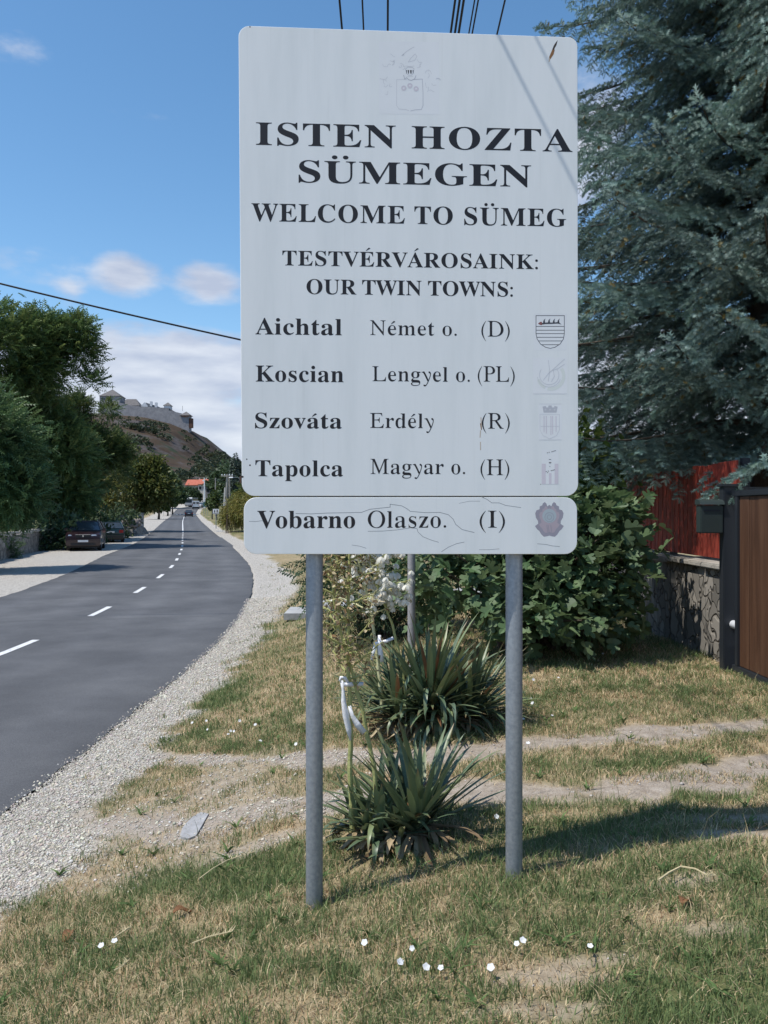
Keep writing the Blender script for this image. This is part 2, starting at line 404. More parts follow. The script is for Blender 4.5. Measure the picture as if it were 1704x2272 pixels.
def gp(px, py):
    """ground point seen at that pixel"""
    lo = 1.5
    dx = (px - CX) / F; dz = -(py - CY) / F
    ds = np.concatenate([np.linspace(1.5, 30, 3000), np.linspace(30, 400, 4000)])
    d = EYE + dz * ds - G(dx * ds, ds)
    i = int(np.argmax(d < 0))
    D = ds[i]
    return Vector((dx * D, D, g1(dx * D, D)))
BOLD = {
':': (219, '109,458 79,450 57,428 49,398 57,368 79,346 109,338 139,346 161,368 169,398 161,428 139,450/109,111 79,103 57,81 49,51 57,21 79,-1 109,-9 139,-1 161,21 169,51 161,81 139,103'),
'A': (650, '-13,0 -13,27 13,32 35,45 54,71 73,111 307,694 334,693 572,129 594,83 612,51 632,33 660,27 660,0 341,0 341,27 386,32 413,45 422,68 418,88 406,121 376,197 154,197 117,105 113,88 111,72 119,47 143,32 184,27 190,27 190,0/169,239 360,239 263,475'),
'C': (697, '382,-16 318,-11 259,4 205,30 157,64 116,106 83,156 59,212 44,273 39,340 44,406 59,467 84,523 117,572 158,613 207,648 261,673 321,688 386,693 460,684 547,655 562,650 577,648 599,653 614,668 624,693 650,693 650,459 625,459 599,517 568,566 531,606 489,636 443,654 395,660 330,647 279,608 243,544 221,453 214,337 222,228 246,144 286,83 342,47 414,35 474,43 533,67 589,105 638,158 666,132 622,79 571,37 514,8 451,-10'),
'E': (658, '21,0 21,25 65,30 93,44 107,72 112,116 112,549 107,603 93,634 66,648 24,653 24,678 594,678 594,476 571,476 559,532 537,575 507,605 465,625 411,637 345,641 298,638 285,632 277,621 273,603 272,578 272,366 288,366 329,370 361,381 386,401 412,446 429,514 453,514 453,176 428,176 420,229 407,270 386,299 359,318 322,328 276,331 272,331 272,100 275,69 286,52 307,44 343,41 410,45 467,58 513,79 552,112 585,156 612,213 640,213 599,0'),
'G': (756, '399,-15 330,-10 267,5 211,29 161,62 119,104 86,153 61,209 46,272 41,341 46,408 61,469 86,524 119,573 160,614 208,648 261,673 320,688 383,693 464,684 550,656 564,651 577,649 592,652 604,660 614,673 624,693 651,693 651,458 625,458 600,515 569,564 532,604 490,635 445,654 398,660 333,647 282,609 246,544 224,455 217,339 223,243 240,163 268,101 306,55 354,28 410,19 458,24 489,41 505,68 510,106 510,190 505,229 490,254 460,266 410,271 410,295 745,295 745,271 704,266 680,254 668,230 664,191 664,43 576,11 488,-9'),
'H': (779, '23,0 23,26 67,32 93,47 107,75 111,120 111,564 106,605 93,631 66,646 24,653 24,678 360,678 360,653 328,649 304,643 288,633 278,618 273,595 271,564 271,373 509,373 509,564 507,595 502,618 493,633 477,643 453,649 420,653 420,678 755,678 755,653 712,646 686,632 673,606 669,564 669,120 673,77 687,49 712,33 755,26 755,0 420,0 420,26 463,32 490,46 504,73 509,120 509,329 271,329 271,120 275,75 289,47 316,32 360,26 360,0'),
'I': (388, '20,0 20,26 63,34 91,48 107,73 112,112 112,576 107,614 94,637 67,648 20,653 20,678 364,678 364,653 319,648 292,637 277,614 272,576 272,115 274,87 279,66 289,50 307,39 332,31 366,26 366,0'),
'K': (760, '24,0 24,26 68,32 94,47 108,75 112,120 112,564 107,605 94,632 67,647 25,653 25,678 361,678 361,653 329,649 305,643 289,633 279,618 274,595 272,564 272,348 478,556 509,593 519,623 509,640 481,650 433,653 433,678 723,678 723,653 710,653 650,640 584,601 513,537 403,424 690,69 708,50 725,37 746,29 773,26 773,0 418,0 418,26 456,27 479,31 493,40 497,51 491,70 471,98 297,318 272,295 272,120 277,75 290,47 317,32 361,26 361,0'),
'L': (635, '23,0 23,26 67,32 93,47 107,75 111,120 111,564 106,606 93,633 66,647 24,653 24,678 372,678 372,653 336,651 310,646 291,636 280,620 273,597 271,564 271,123 272,92 276,70 284,55 298,47 318,42 348,41 414,46 469,59 513,83 551,119 582,167 609,230 636,230 598,0'),
'M': (944, '21,0 21,26 64,32 92,47 107,74 112,118 112,569 110,598 105,619 95,634 79,644 55,650 22,653 22,678 275,678 472,212 669,678 919,678 919,653 878,645 853,630 839,604 834,563 834,127 836,90 841,64 851,45 866,35 888,29 918,26 918,0 589,0 589,26 621,30 644,37 660,48 670,66 675,90 677,124 677,594 429,0 402,0 157,579 157,119 162,72 178,44 207,30 252,26 252,0'),
'N': (735, '600,-16 159,521 159,117 163,73 177,46 203,32 248,26 248,0 27,0 27,26 58,29 81,35 96,45 106,62 111,85 113,117 113,578 73,626 54,645 27,653 27,678 233,678 582,251 582,562 580,594 575,617 565,632 549,643 526,649 493,653 493,678 714,678 714,653 671,647 645,633 632,605 628,561 628,-16'),
'O': (782, '388,-16 317,-9 251,11 192,43 141,86 98,138 67,199 48,266 41,339 48,411 67,479 98,539 141,592 193,635 254,667 321,687 395,694 466,687 532,668 591,636 642,594 684,542 716,481 735,413 742,339 735,266 716,199 684,138 641,86 589,43 529,11 461,-9/394,18 456,31 503,69 538,134 558,223 565,339 560,436 544,516 518,579 482,624 438,651 387,660 325,647 278,609 243,544 223,455 216,339 221,243 237,163 264,100 300,54 343,27'),
'R': (704, '23,0 23,26 67,32 93,47 107,75 111,120 111,564 106,605 93,631 66,646 24,653 24,678 323,678 415,673 489,658 547,634 588,599 613,554 621,498 615,452 597,412 566,379 524,353 469,333 643,75 674,38 690,29 712,26 715,26 715,0 504,0 300,316 271,316 271,120 275,75 289,47 316,32 360,26 360,0/271,348 303,348 350,352 388,364 417,385 436,414 448,452 452,500 447,551 433,591 410,619 376,636 334,642 301,639 282,629 274,609 271,574'),
'S': (581, '64,-16 64,235 93,235 112,169 136,115 166,74 202,45 244,28 293,22 328,26 358,36 383,54 401,76 411,103 415,133 406,174 379,209 335,238 242,284 167,329 115,376 92,411 79,450 74,494 81,551 100,600 131,639 172,669 220,688 275,694 307,692 342,687 420,667 434,664 446,662 461,666 471,676 477,694 505,694 505,475 480,475 462,528 437,573 406,610 370,639 330,656 289,662 243,655 208,635 185,604 178,566 185,530 204,501 236,476 281,451 377,406 431,377 473,347 502,315 521,280 531,241 535,198 527,138 505,86 468,43 418,12 357,-8 286,-15 236,-12 187,1 147,14 126,18 112,16 103,11 97,0 91,-16'),
'T': (630, '137,0 137,26 183,31 212,46 227,75 232,120 232,645 222,645 173,640 131,625 97,601 71,567 53,524 43,473 16,473 16,678 611,678 611,472 586,472 573,534 548,583 511,617 462,638 400,645 392,645 392,120 397,73 412,45 440,31 488,26 488,0'),
'U': (733, '369,-19 286,-12 219,8 170,43 136,91 116,154 109,231 109,564 104,605 91,631 64,646 22,653 22,678 358,678 358,653 325,649 302,643 285,633 275,618 271,595 269,564 269,208 273,154 284,110 303,77 329,52 365,38 409,33 472,41 521,66 556,106 577,164 584,237 584,563 579,604 565,631 537,645 489,653 489,678 706,678 706,653 668,644 645,628 633,602 629,563 629,270 622,176 601,102 566,48 515,11 450,-12'),
'V': (637, '316,-19 66,567 50,600 34,626 12,644 -21,653 -21,678 314,678 314,653 274,651 248,644 232,630 227,610 230,591 240,563 385,213 518,562 525,587 528,609 523,630 509,643 483,650 445,653 445,678 658,678 658,653 630,649 608,637 589,612 569,570 342,-19'),
'W': (910, '254,-16 48,585 36,615 23,636 4,648 -23,653 -23,678 269,678 269,653 242,650 223,643 213,631 209,611 212,586 220,555 332,228 448,525 426,594 414,623 398,640 375,648 341,653 341,678 654,678 654,653 616,649 593,635 585,613 594,575 706,247 805,550 814,582 817,605 813,627 801,641 780,649 749,653 749,678 929,678 929,653 904,644 885,627 870,601 856,565 664,-16 637,-16 470,460 283,-16'),
'Z': (658, '30,0 30,16 411,640 319,640 259,636 211,626 172,605 140,575 114,530 91,471 66,471 85,678 605,678 605,660 228,43 356,43 420,48 475,64 520,91 556,129 585,180 606,244 631,244 606,0'),
'a': (512, '379,-15 337,-8 310,15 298,52 250,16 198,-6 142,-13 96,-6 60,17 38,51 30,94 37,135 59,172 95,203 177,244 296,283 296,359 292,395 278,421 255,435 220,440 184,436 162,426 155,408 169,382 179,363 183,344 178,320 164,301 142,288 115,284 87,289 67,303 53,324 49,352 55,385 73,415 103,439 141,458 188,470 241,474 305,470 356,457 392,435 416,404 431,363 436,313 436,93 439,59 444,53 453,51 464,54 477,62 490,41 456,10 419,-9/225,50 241,53 259,61 278,75 296,94 296,252 253,238 219,218 195,193 181,162 176,125 181,83 198,58'),
'b': (537, '64,-17 64,578 62,617 55,638 39,649 12,654 12,678 206,678 206,415 241,448 282,467 329,474 379,467 423,445 459,411 486,365 503,310 509,247 502,175 481,112 447,59 402,19 366,0 328,-11 286,-15 242,-9 198,10 156,42 79,-17/272,21 304,27 328,44 345,73 360,141 365,238 360,318 344,374 327,398 304,412 274,417 252,413 231,402 215,383 206,360 206,102 213,57 235,30'),
'c': (437, '232,-15 178,-7 129,16 88,53 56,101 36,159 29,223 37,292 60,353 96,403 143,442 198,467 260,475 305,472 342,461 373,444 395,421 409,395 413,365 409,340 397,321 377,308 352,304 319,312 299,335 292,373 293,389 294,404 289,425 275,438 252,442 221,435 198,416 181,383 170,338 167,279 171,212 183,157 204,114 232,82 265,63 304,57 339,63 372,79 404,107 424,90 369,32 305,-3'),
'h': (567, '27,0 27,24 52,28 67,38 75,56 78,83 78,594 76,621 68,639 53,650 28,655 28,678 220,678 220,397 261,440 308,465 362,474 409,468 445,449 471,417 487,372 492,315 492,83 495,56 502,39 517,28 541,24 541,0 301,0 301,24 308,24 331,31 345,50 350,83 350,323 348,359 341,384 327,399 302,404 272,398 245,380 220,350 220,83 222,56 230,39 244,28 268,24 268,0'),
'i': (295, '150,539 121,544 97,561 80,585 75,614 80,644 97,668 121,685 150,690 179,685 204,668 220,644 225,614 220,585 203,561 179,544/27,0 27,24 52,29 68,38 75,55 78,83 78,375 76,406 70,424 55,433 30,437 31,462 221,462 221,83 223,56 230,39 244,29 268,24 268,0'),
'l': (297, '27,0 27,24 52,29 68,38 75,55 78,83 78,592 76,620 70,639 56,650 30,654 30,678 221,678 221,83 223,56 230,39 244,29 268,24 268,0'),
'n': (567, '27,0 27,24 52,28 67,38 75,56 78,83 78,377 76,404 68,423 53,434 28,438 28,462 220,462 220,398 260,440 308,466 362,474 409,468 445,449 471,417 487,372 492,315 492,83 495,56 502,39 517,28 541,24 541,0 301,0 301,24 308,24 331,31 345,50 350,83 350,323 348,359 341,384 327,399 302,404 272,398 245,380 220,350 220,83 222,56 230,39 244,28 268,24 268,0'),
'o': (501, '251,-15 189,-7 135,17 90,55 56,105 35,163 28,229 35,296 56,356 90,405 135,443 189,466 250,474 311,466 365,443 410,406 444,357 465,298 472,229 465,161 444,102 410,53 366,16 312,-7/251,17 276,22 296,35 311,58 319,84 324,121 327,229 323,338 309,403 295,426 275,440 251,445 225,440 205,426 191,403 178,338 174,230 178,122 183,84 191,58 206,35 226,22'),
'p': (553, '26,-207 26,-184 46,-181 60,-175 69,-164 75,-150 78,-95 78,362 76,400 69,422 55,433 29,439 29,462 213,462 213,391 247,438 291,466 343,475 393,467 436,444 472,407 499,360 515,302 521,238 515,169 498,108 470,56 434,18 389,-7 338,-15 292,-8 253,13 220,48 220,-86 222,-121 226,-147 235,-164 249,-175 268,-181 294,-183 294,-207/291,42 319,47 340,62 356,88 371,148 376,230 372,310 359,369 345,394 324,409 296,414 267,407 242,386 220,350 220,102 238,69 262,49'),
'r': (428, '27,0 27,24 52,29 68,38 75,55 78,83 78,375 76,406 69,425 55,433 30,437 31,462 217,462 217,375 245,417 279,449 313,468 347,474 384,469 410,453 426,428 431,396 427,370 414,349 394,336 369,331 346,334 331,344 308,372 296,383 281,387 261,380 241,360 227,327 222,286 222,83 226,55 237,38 258,28 294,24 294,0'),
's': (429, '225,-15 181,-9 129,9 109,13 89,6 76,-13 53,-13 53,157 79,157 99,101 129,58 154,38 181,26 209,22 242,26 266,40 281,60 286,87 280,113 262,136 232,156 159,193 113,221 81,252 62,288 55,328 60,368 73,403 97,433 128,456 165,470 210,475 247,471 296,458 307,456 317,454 332,459 343,475 363,475 363,330 340,330 320,378 293,413 259,434 222,441 194,437 173,426 160,408 156,386 160,364 172,346 191,330 218,315 285,282 329,255 360,226 377,189 383,141 378,96 364,58 340,27 307,4 269,-10'),
't': (340, '184,-14 148,-11 119,-1 98,16 79,53 72,106 72,415 30,415 30,446 85,500 131,550 167,593 192,631 215,631 215,462 309,462 309,415 215,415 215,122 217,95 223,76 233,64 250,60 272,66 291,83 307,111 331,98 310,58 285,26 256,4 222,-10'),
'v': (456, '212,-15 57,369 33,419 18,432 -4,437 -4,462 244,462 244,438 232,438 210,435 196,426 192,411 194,399 275,182 351,376 359,405 353,423 334,434 303,438 303,462 454,462 454,439 430,430 414,415 401,393 387,362 238,-15'),
'z': (436, '19,0 19,21 250,428 191,428 143,422 108,405 83,372 65,322 39,322 47,462 409,462 409,433 187,37 227,37 270,40 305,49 332,65 363,103 387,160 411,160 399,0'),
}
ROMAN = {
'.': (199, '109,103 83,96 64,77 57,51 64,25 83,6 109,-1 135,6 154,25 161,51 154,77 135,96'),
'D': (708, '23,0 24,20 29,20 68,25 93,38 105,65 109,108 109,573 104,624 94,645 76,660 51,668 15,672 16,692 281,692 345,688 406,677 462,658 513,631 559,598 600,559 634,513 660,462 680,405 693,326 689,251 667,182 629,122 575,71 506,33 422,8 324,0/321,33 374,37 421,47 461,66 509,104 544,154 566,214 576,281 573,353 558,428 533,497 499,555 456,600 404,633 344,652 277,659 249,658 230,654 218,645 212,630 208,576 209,133 209,97 213,73 224,54 244,42 276,36'),
'E': (635, '26,0 25,20 29,20 69,24 93,38 105,64 108,109 108,573 103,624 93,645 76,660 51,668 15,672 15,692 544,692 556,542 539,542 537,546 524,587 508,616 486,636 456,649 414,656 358,658 273,658 229,654 218,647 212,635 209,590 208,387 292,387 356,393 395,410 416,440 423,485 442,485 438,240 420,240 413,279 403,307 392,327 378,340 358,348 332,352 299,353 210,353 209,124 210,93 213,70 222,53 238,42 260,37 294,35 363,35 428,39 481,51 523,71 556,101 581,140 600,190 620,190 599,0'),
'H': (741, '26,0 25,20 29,20 57,22 78,27 92,37 102,53 107,76 109,108 108,573 103,624 93,645 76,660 51,668 15,672 15,692 291,692 291,672 287,672 249,668 225,654 212,627 208,580 208,425 210,403 214,395 222,390 248,386 504,386 527,390 531,397 533,408 532,573 531,602 527,624 517,645 500,660 474,668 438,672 439,692 715,692 714,672 706,672 670,667 647,654 635,627 631,584 633,119 634,89 637,67 647,46 664,32 690,24 725,20 726,0 450,0 449,20 453,20 482,22 503,27 517,37 527,53 532,76 533,108 533,316 532,324 530,331 526,340 519,345 493,348 238,348 215,345 210,338 209,327 209,119 210,89 213,67 223,46 240,32 266,24 301,20 302,0'),
'I': (320, '25,0 26,20 30,20 58,22 79,27 93,37 102,53 107,76 109,108 109,573 104,624 94,645 76,660 51,668 15,672 16,692 295,692 295,672 287,672 251,667 228,654 216,627 212,584 212,119 214,89 217,67 227,46 244,32 270,24 305,20 305,0'),
'L': (637, '26,0 25,20 29,20 69,25 93,38 106,65 110,108 108,573 108,603 104,624 94,645 77,660 51,668 15,672 15,692 290,692 288,673 251,668 227,655 214,628 210,585 211,137 212,95 213,76 223,55 238,43 262,37 297,35 368,35 438,38 492,49 532,67 562,97 585,139 603,196 622,196 610,0'),
'M': (841, '19,0 20,20 49,22 71,27 86,37 96,53 101,76 103,108 109,573 108,602 104,624 94,645 76,660 51,668 15,672 16,692 203,692 418,161 626,692 816,692 815,672 807,672 771,667 748,654 736,627 732,584 733,119 734,89 737,67 748,46 765,32 790,24 826,20 826,0 552,0 553,17 581,21 601,27 616,39 625,58 630,85 631,123 631,584 399,0 385,0 149,585 146,153 148,105 153,71 164,47 181,32 207,23 243,19 243,0'),
'N': (702, '583,-16 155,555 154,125 155,89 160,64 170,43 187,30 213,23 251,20 252,0 26,0 25,20 65,24 91,38 104,64 109,108 111,585 111,597 109,608 98,630 78,652 52,667 22,672 15,672 15,692 160,692 558,161 559,567 558,603 553,628 543,650 526,662 499,669 460,672 460,692 687,692 686,672 659,670 637,665 622,655 611,640 605,616 603,584 602,-16'),
'O': (702, '362,-15 284,-7 212,16 169,40 131,69 96,105 67,145 44,191 27,241 15,309 16,376 28,441 50,503 81,559 121,609 169,649 222,681 281,700 344,707 397,703 447,693 493,675 535,651 573,621 607,585 647,522 675,450 685,394 687,338 681,281 668,226 648,174 622,126 590,84 553,48 498,13 434,-8/355,15 404,22 447,43 484,76 515,119 539,170 557,229 567,292 569,358 564,426 550,493 531,548 506,594 475,630 439,656 399,672 354,677 303,669 256,646 215,608 181,558 155,496 139,426 133,370 133,315 138,259 150,204 170,148 196,101 228,64 266,37 309,20'),
'P': (560, '26,0 25,20 30,20 69,24 93,37 105,63 109,108 108,573 107,602 103,624 93,646 76,660 51,668 15,672 15,692 287,692 364,686 428,667 478,636 515,593 539,537 545,499 543,463 533,431 503,389 456,358 393,338 315,331 223,331 212,328 209,319 210,96 211,82 213,68 225,44 245,30 274,23 316,20 316,0/265,361 327,366 374,382 408,409 427,445 433,489 425,542 411,580 392,610 368,633 338,649 302,659 260,662 236,659 220,652 212,634 209,603 209,392 211,376 215,369 223,364'),
'R': (713, '26,0 25,20 30,20 70,25 94,40 106,66 110,108 108,573 107,602 103,625 93,646 76,660 51,668 15,672 15,692 308,692 373,688 430,674 477,653 514,623 542,586 560,542 566,489 554,443 525,405 478,374 412,350 565,127 600,79 631,46 661,27 694,20 698,20 698,0 543,0 313,340 291,340 246,341 210,344 210,132 212,93 215,68 226,44 243,30 268,22 301,19 312,19 311,0/276,372 339,377 388,392 424,418 445,451 453,493 446,541 429,583 403,617 368,640 324,654 272,659 233,655 222,648 215,636 210,593 209,376 241,374'),
'a': (492, '379,-14 344,-6 325,16 303,53 241,17 194,-4 142,-12 102,-4 73,18 54,52 48,94 54,135 72,171 104,201 184,242 311,282 314,359 309,396 291,422 261,437 220,441 179,438 149,427 137,408 153,381 163,362 165,344 162,320 152,302 136,290 115,285 94,290 79,304 70,325 67,352 72,385 87,414 112,438 147,457 190,469 241,473 302,468 349,455 380,434 401,403 414,363 418,313 418,93 422,58 435,52 453,50 471,52 473,61 472,41 446,11 413,-7/224,49 246,51 268,60 290,74 313,93 307,253 245,239 208,219 180,194 164,162 158,125 165,83 187,57'),
'd': (531, '208,-14 165,-6 126,17 94,53 69,100 52,156 47,219 53,291 70,353 97,404 132,441 172,465 217,473 256,466 289,447 339,416 350,597 345,624 327,642 299,652 275,655 275,677 462,677 457,112 459,80 469,60 490,47 512,40 513,17 435,10 343,-14 338,59 288,19 252,-5/255,41 285,45 312,60 335,83 350,113 350,360 339,384 318,403 290,415 259,419 224,414 196,399 177,373 162,313 157,228 162,145 176,86 195,61 221,46'),
'e': (428, '229,-14 179,-6 136,17 100,53 71,103 53,163 47,234 53,300 72,357 101,405 139,442 184,465 234,473 283,466 324,447 357,416 382,373 398,321 403,258 408,248 161,248 162,180 178,129 207,91 247,69 297,62 341,69 381,91 403,127 406,108 379,65 347,30 311,6 272,-9/160,285 313,285 318,320 315,375 304,413 289,430 267,440 239,443 208,438 183,421 167,392 158,353 155,303'),
'g': (467, '217,-208 160,-204 114,-195 80,-180 56,-159 43,-136 39,-111 45,-82 67,-58 120,-38 77,-13 59,14 53,45 59,79 76,109 109,136 170,164 118,185 88,211 68,241 55,276 51,316 57,360 74,398 101,429 138,453 183,468 234,473 288,467 345,452 459,452 459,400 383,400 402,369 413,337 416,303 411,262 396,226 372,196 340,173 301,159 256,154 234,155 210,156 181,153 156,142 138,125 132,106 143,87 171,75 209,72 261,72 330,68 380,59 415,42 436,18 448,-14 452,-55 446,-99 427,-136 396,-167 350,-189 291,-203/234,184 262,187 285,198 300,216 311,257 315,314 311,371 300,412 285,429 262,440 234,444 207,440 184,429 168,412 156,371 152,314 156,257 168,216 184,198 206,187/239,-174 296,-171 343,-162 378,-147 402,-126 410,-98 402,-75 380,-60 347,-52 306,-50 137,-50 102,-76 91,-108 102,-133 132,-155 177,-170'),
'l': (277, '40,1 41,23 59,27 81,37 93,55 96,83 96,592 94,621 85,640 63,651 44,655 43,677 208,677 203,83 206,56 216,38 237,27 254,23 255,1'),
'm': (805, '40,1 41,23 58,27 81,37 93,55 96,83 96,377 93,404 82,423 60,435 42,439 41,461 205,461 212,393 270,437 310,464 353,473 405,463 440,435 475,388 530,435 573,463 622,473 663,466 692,447 714,416 727,372 732,315 732,83 735,56 745,38 767,27 784,23 785,1 575,1 576,23 593,27 614,38 625,57 628,83 628,323 626,359 617,385 595,400 562,406 527,400 496,382 466,354 465,83 468,57 478,38 499,27 516,23 517,1 310,1 311,23 328,27 349,38 360,57 363,83 363,323 361,358 352,384 331,400 297,406 260,399 229,381 201,350 200,83 203,57 213,39 233,28 250,23 251,1'),
'n': (547, '40,1 41,23 58,27 81,37 93,55 96,83 96,377 93,404 82,423 60,435 42,439 41,461 207,461 213,397 271,439 313,464 362,473 403,466 434,447 456,416 469,372 474,315 474,83 477,56 488,38 510,27 527,23 528,1 314,1 314,23 310,23 342,29 362,50 368,83 368,323 366,359 357,385 335,400 302,406 265,399 233,381 203,351 202,83 205,56 215,38 237,27 254,23 255,1'),
'o': (481, '251,-14 194,-6 144,18 103,56 72,105 53,164 46,229 53,296 72,355 103,404 144,441 193,465 250,473 306,465 356,442 396,405 427,356 447,297 454,229 447,162 427,103 396,54 356,17 307,-6/251,16 283,20 309,34 327,57 336,83 341,121 345,229 340,339 326,404 308,427 282,442 251,446 218,442 192,427 174,404 160,338 156,230 160,121 166,84 175,57 193,34 219,20'),
'r': (408, '40,1 41,23 59,27 81,37 93,55 96,83 96,375 93,407 83,425 61,435 44,438 43,461 204,461 212,374 259,416 289,447 319,466 347,473 378,467 397,451 409,427 413,396 410,370 401,350 387,337 369,332 352,336 342,345 321,373 305,385 280,388 251,381 226,360 209,328 204,286 204,83 209,54 225,36 253,27 281,23 281,1'),
's': (409, '225,-14 185,-8 134,10 108,14 78,8 67,-12 66,-12 66,156 69,156 83,100 116,57 144,37 176,25 209,21 247,25 278,38 298,60 304,87 296,114 274,137 241,157 168,194 124,222 95,253 79,288 73,328 77,367 89,402 109,432 136,455 169,469 210,474 244,469 292,457 304,454 319,453 343,458 351,474 350,474 350,331 350,331 336,378 305,414 266,435 222,442 188,439 161,427 144,408 138,386 143,363 158,345 181,329 210,314 276,281 318,254 345,225 360,188 365,141 361,97 348,59 327,28 299,5 265,-9'),
't': (320, '184,-13 152,-9 128,0 112,16 96,53 90,106 85,416 43,416 47,445 98,499 145,549 181,592 200,630 202,630 202,461 296,461 296,416 202,416 197,122 199,95 207,75 224,63 250,59 280,64 305,82 312,110 314,98 295,58 273,27 247,5 218,-8'),
'y': (450, '165,-228 143,-225 125,-217 111,-203 103,-186 102,-170 108,-158 119,-149 136,-146 150,-148 165,-154 181,-160 199,-162 221,-147 247,-103 289,-10 164,261 135,322 113,363 94,391 73,411 48,423 17,428 15,445 59,452 92,461 115,469 134,471 156,449 190,384 246,266 328,85 370,206 391,277 399,318 397,347 385,370 363,387 343,400 333,411 326,429 325,445 331,459 343,467 360,470 382,466 402,453 419,433 430,406 435,359 430,303 414,236 388,152 352,52 310,-50 287,-97 263,-140 239,-176 214,-204 190,-222'),
'z': (416, '32,1 36,21 266,429 190,429 137,424 96,406 67,373 55,323 52,323 59,461 396,461 392,433 171,36 228,36 273,39 311,48 343,64 378,102 397,159 398,159 387,1'),
}
# ------------------------------------------------------------------ ground, road, markings
K = 1.0271                                     # picture notes were taken on a 1659 px wide copy
def gd(x, y): return gp(x * K, y * K)


def seg_dist(x, y, pts):
    d = np.full(np.shape(x), 1e9)
    for (ax, ay), (bx, by) in zip(pts[:-1], pts[1:]):
        vx, vy = bx - ax, by - ay
        t = np.clip(((x - ax) * vx + (y - ay) * vy) / (vx * vx + vy * vy), 0, 1)
        d = np.minimum(d, np.hypot(x - ax - t * vx, y - ay - t * vy))
    return d


def _pl(pts): return [tuple(gd(a, b)[:2]) for a, b in pts]
TRACK_A = _pl([(330, 1640), (450, 1640), (620, 1640), (760, 1635), (900, 1632), (1130, 1610), (1300, 1598), (1500, 1578), (1659, 1562)])
TRACK_A += [(TRACK_A[-1][0] + 1.2, TRACK_A[-1][1] + .15)]
TRACK_B = _pl([(150, 1745), (300, 1790), (450, 1770), (560, 1745), (700, 1730), (900, 1718), (1090, 1712), (1300, 1705), (1500, 1686), (1659, 1660)])
TRACK_B += [(TRACK_B[-1][0] + 1.2, TRACK_B[-1][1] + .1)]
GREEN = [(480, 1500, .32, .8, .9), (420, 1590, .3, .2, .9), (560, 1370, .35, 1.6, .7), (400, 1890, .5, .22, .95), (560, 1890, .4, .28, 1.0), (620, 1990, .3, .2, .6), (320, 1745, .22, .1, .9),
         (260, 1725, .18, .08, .6), (1330, 1655, .5, .1, .9), (1150, 1650, .3, .08, .6), (1100, 1745, .8, .1, .8), (1400, 1720, .6, .12, .9), (1300, 1790, .8, .16, .7), (1230, 1920, .45, .2, .8), (1500, 1890, .4, .15, .7),
         (1500, 2150, .42, .17, 1.0), (1645, 1990, .18, .2, .9), (1350, 2190, .3, .15, .8), (1450, 2060, .35, .15, .7), (1150, 2000, .4, .15, .6), (700, 2100, .35, .15, .6), (250, 2060, .35, .16, .7), (480, 2120, .35, .15, .7), (1080, 2040, .4, .1, .5), (950, 2180, .3, .1, .6),
         (30, 1950, .2, .12, .7), (1100, 1580, .3, .3, .4), (1250, 1540, .5, .2, .35), (800, 1950, .35, .2, .5), (640, 1270, 1.0, 2.0, .5), (720, 1480, .5, .5, .3)]
GREEN = [(gd(a, b), rx, ry, w) for a, b, rx, ry, w in GREEN]
BARE = [(250, 1790, .5, .25, .8), (550, 1770, .5, .14, .9), (430, 1800, .3, .2, .9), (560, 1830, .3, .12, .7), (1600, 1800, .3, .06, .7), (1480, 1905, .2, .05, .5), (1200, 2120, .22, .05, .5), (1160, 2180, .2, .05, .45),
        (1290, 2080, .14, .04, .5), (1560, 2010, .16, .05, .4), (1640, 1770, .3, .05, .6)]
BARE = [(gd(a, b), rx, ry, w) for a, b, rx, ry, w in BARE]


def masks(x, y):
    """plan of the verge: green, bare earth and gravel weights at ground points"""
    x = np.asarray(x, float); y = np.asarray(y, float)
    u = x - xc(y)
    wob = fbm(x, y, 2.2, 11) - .5
    w2 = fbm(x, y, 6.0, 21, 3) - .5
    edge = 3.62 + .3 * (fnoise(y, y * 0, .9, 2) - .5) - .05 * sstep(8, 14, y) + .5 * sstep(14, 22, y) + .38 * np.exp(-((y - 4.7) / .4) ** 2)
    gravel = sstep(edge + .16, edge - .16, u + .5 * wob + .2 * w2)
    gravel = np.where(u < 0, sstep(-8.3, -7.4, u + .8 * wob), gravel)
    ta = seg_dist(x, y, TRACK_A); tb = seg_dist(x, y, TRACK_B)
    bare = np.maximum(sstep(.22, .08, ta + .34 * wob + .16 * w2), sstep(.20, .07, tb + .32 * wob + .16 * w2))
    for c, rx, ry, w in BARE:
        q = np.hypot((x - c.x) / rx, (y - c.y) / ry)
        bare = np.maximum(bare, w * sstep(1.2, .6, q + 1.3 * wob + .5 * w2))
    between = sstep(0.0, .4, x + 2.0) * sstep(.1, -.6, x + .35) * sstep(3.9, 4.3, y) * sstep(6.3, 5.6, y)
    bare = np.maximum(bare, between * (.35 + 1.2 * wob))
    green = .24 + .9 * wob + .6 * w2
    for c, rx, ry, w in GREEN:
        q = np.hypot((x - c.x) / rx, (y - c.y) / ry)
        green = np.maximum(green, w * sstep(1.5, .5, q + 1.0 * wob) + .5 * w2)
    green = np.maximum(green, sstep(-8.6, -9.5, u))
    green = np.maximum(green, sstep(28, 50, y) * sstep(3.6, 4.6, u + .8 * wob) * np.clip(.75 + 1.6 * wob, 0, 1))
    gravel = np.where(u < -9.4, 0, gravel)
    green = np.clip(green, 0, 1) * (1 - bare)
    return green, np.clip(bare, 0, 1), np.clip(gravel, 0, 1)


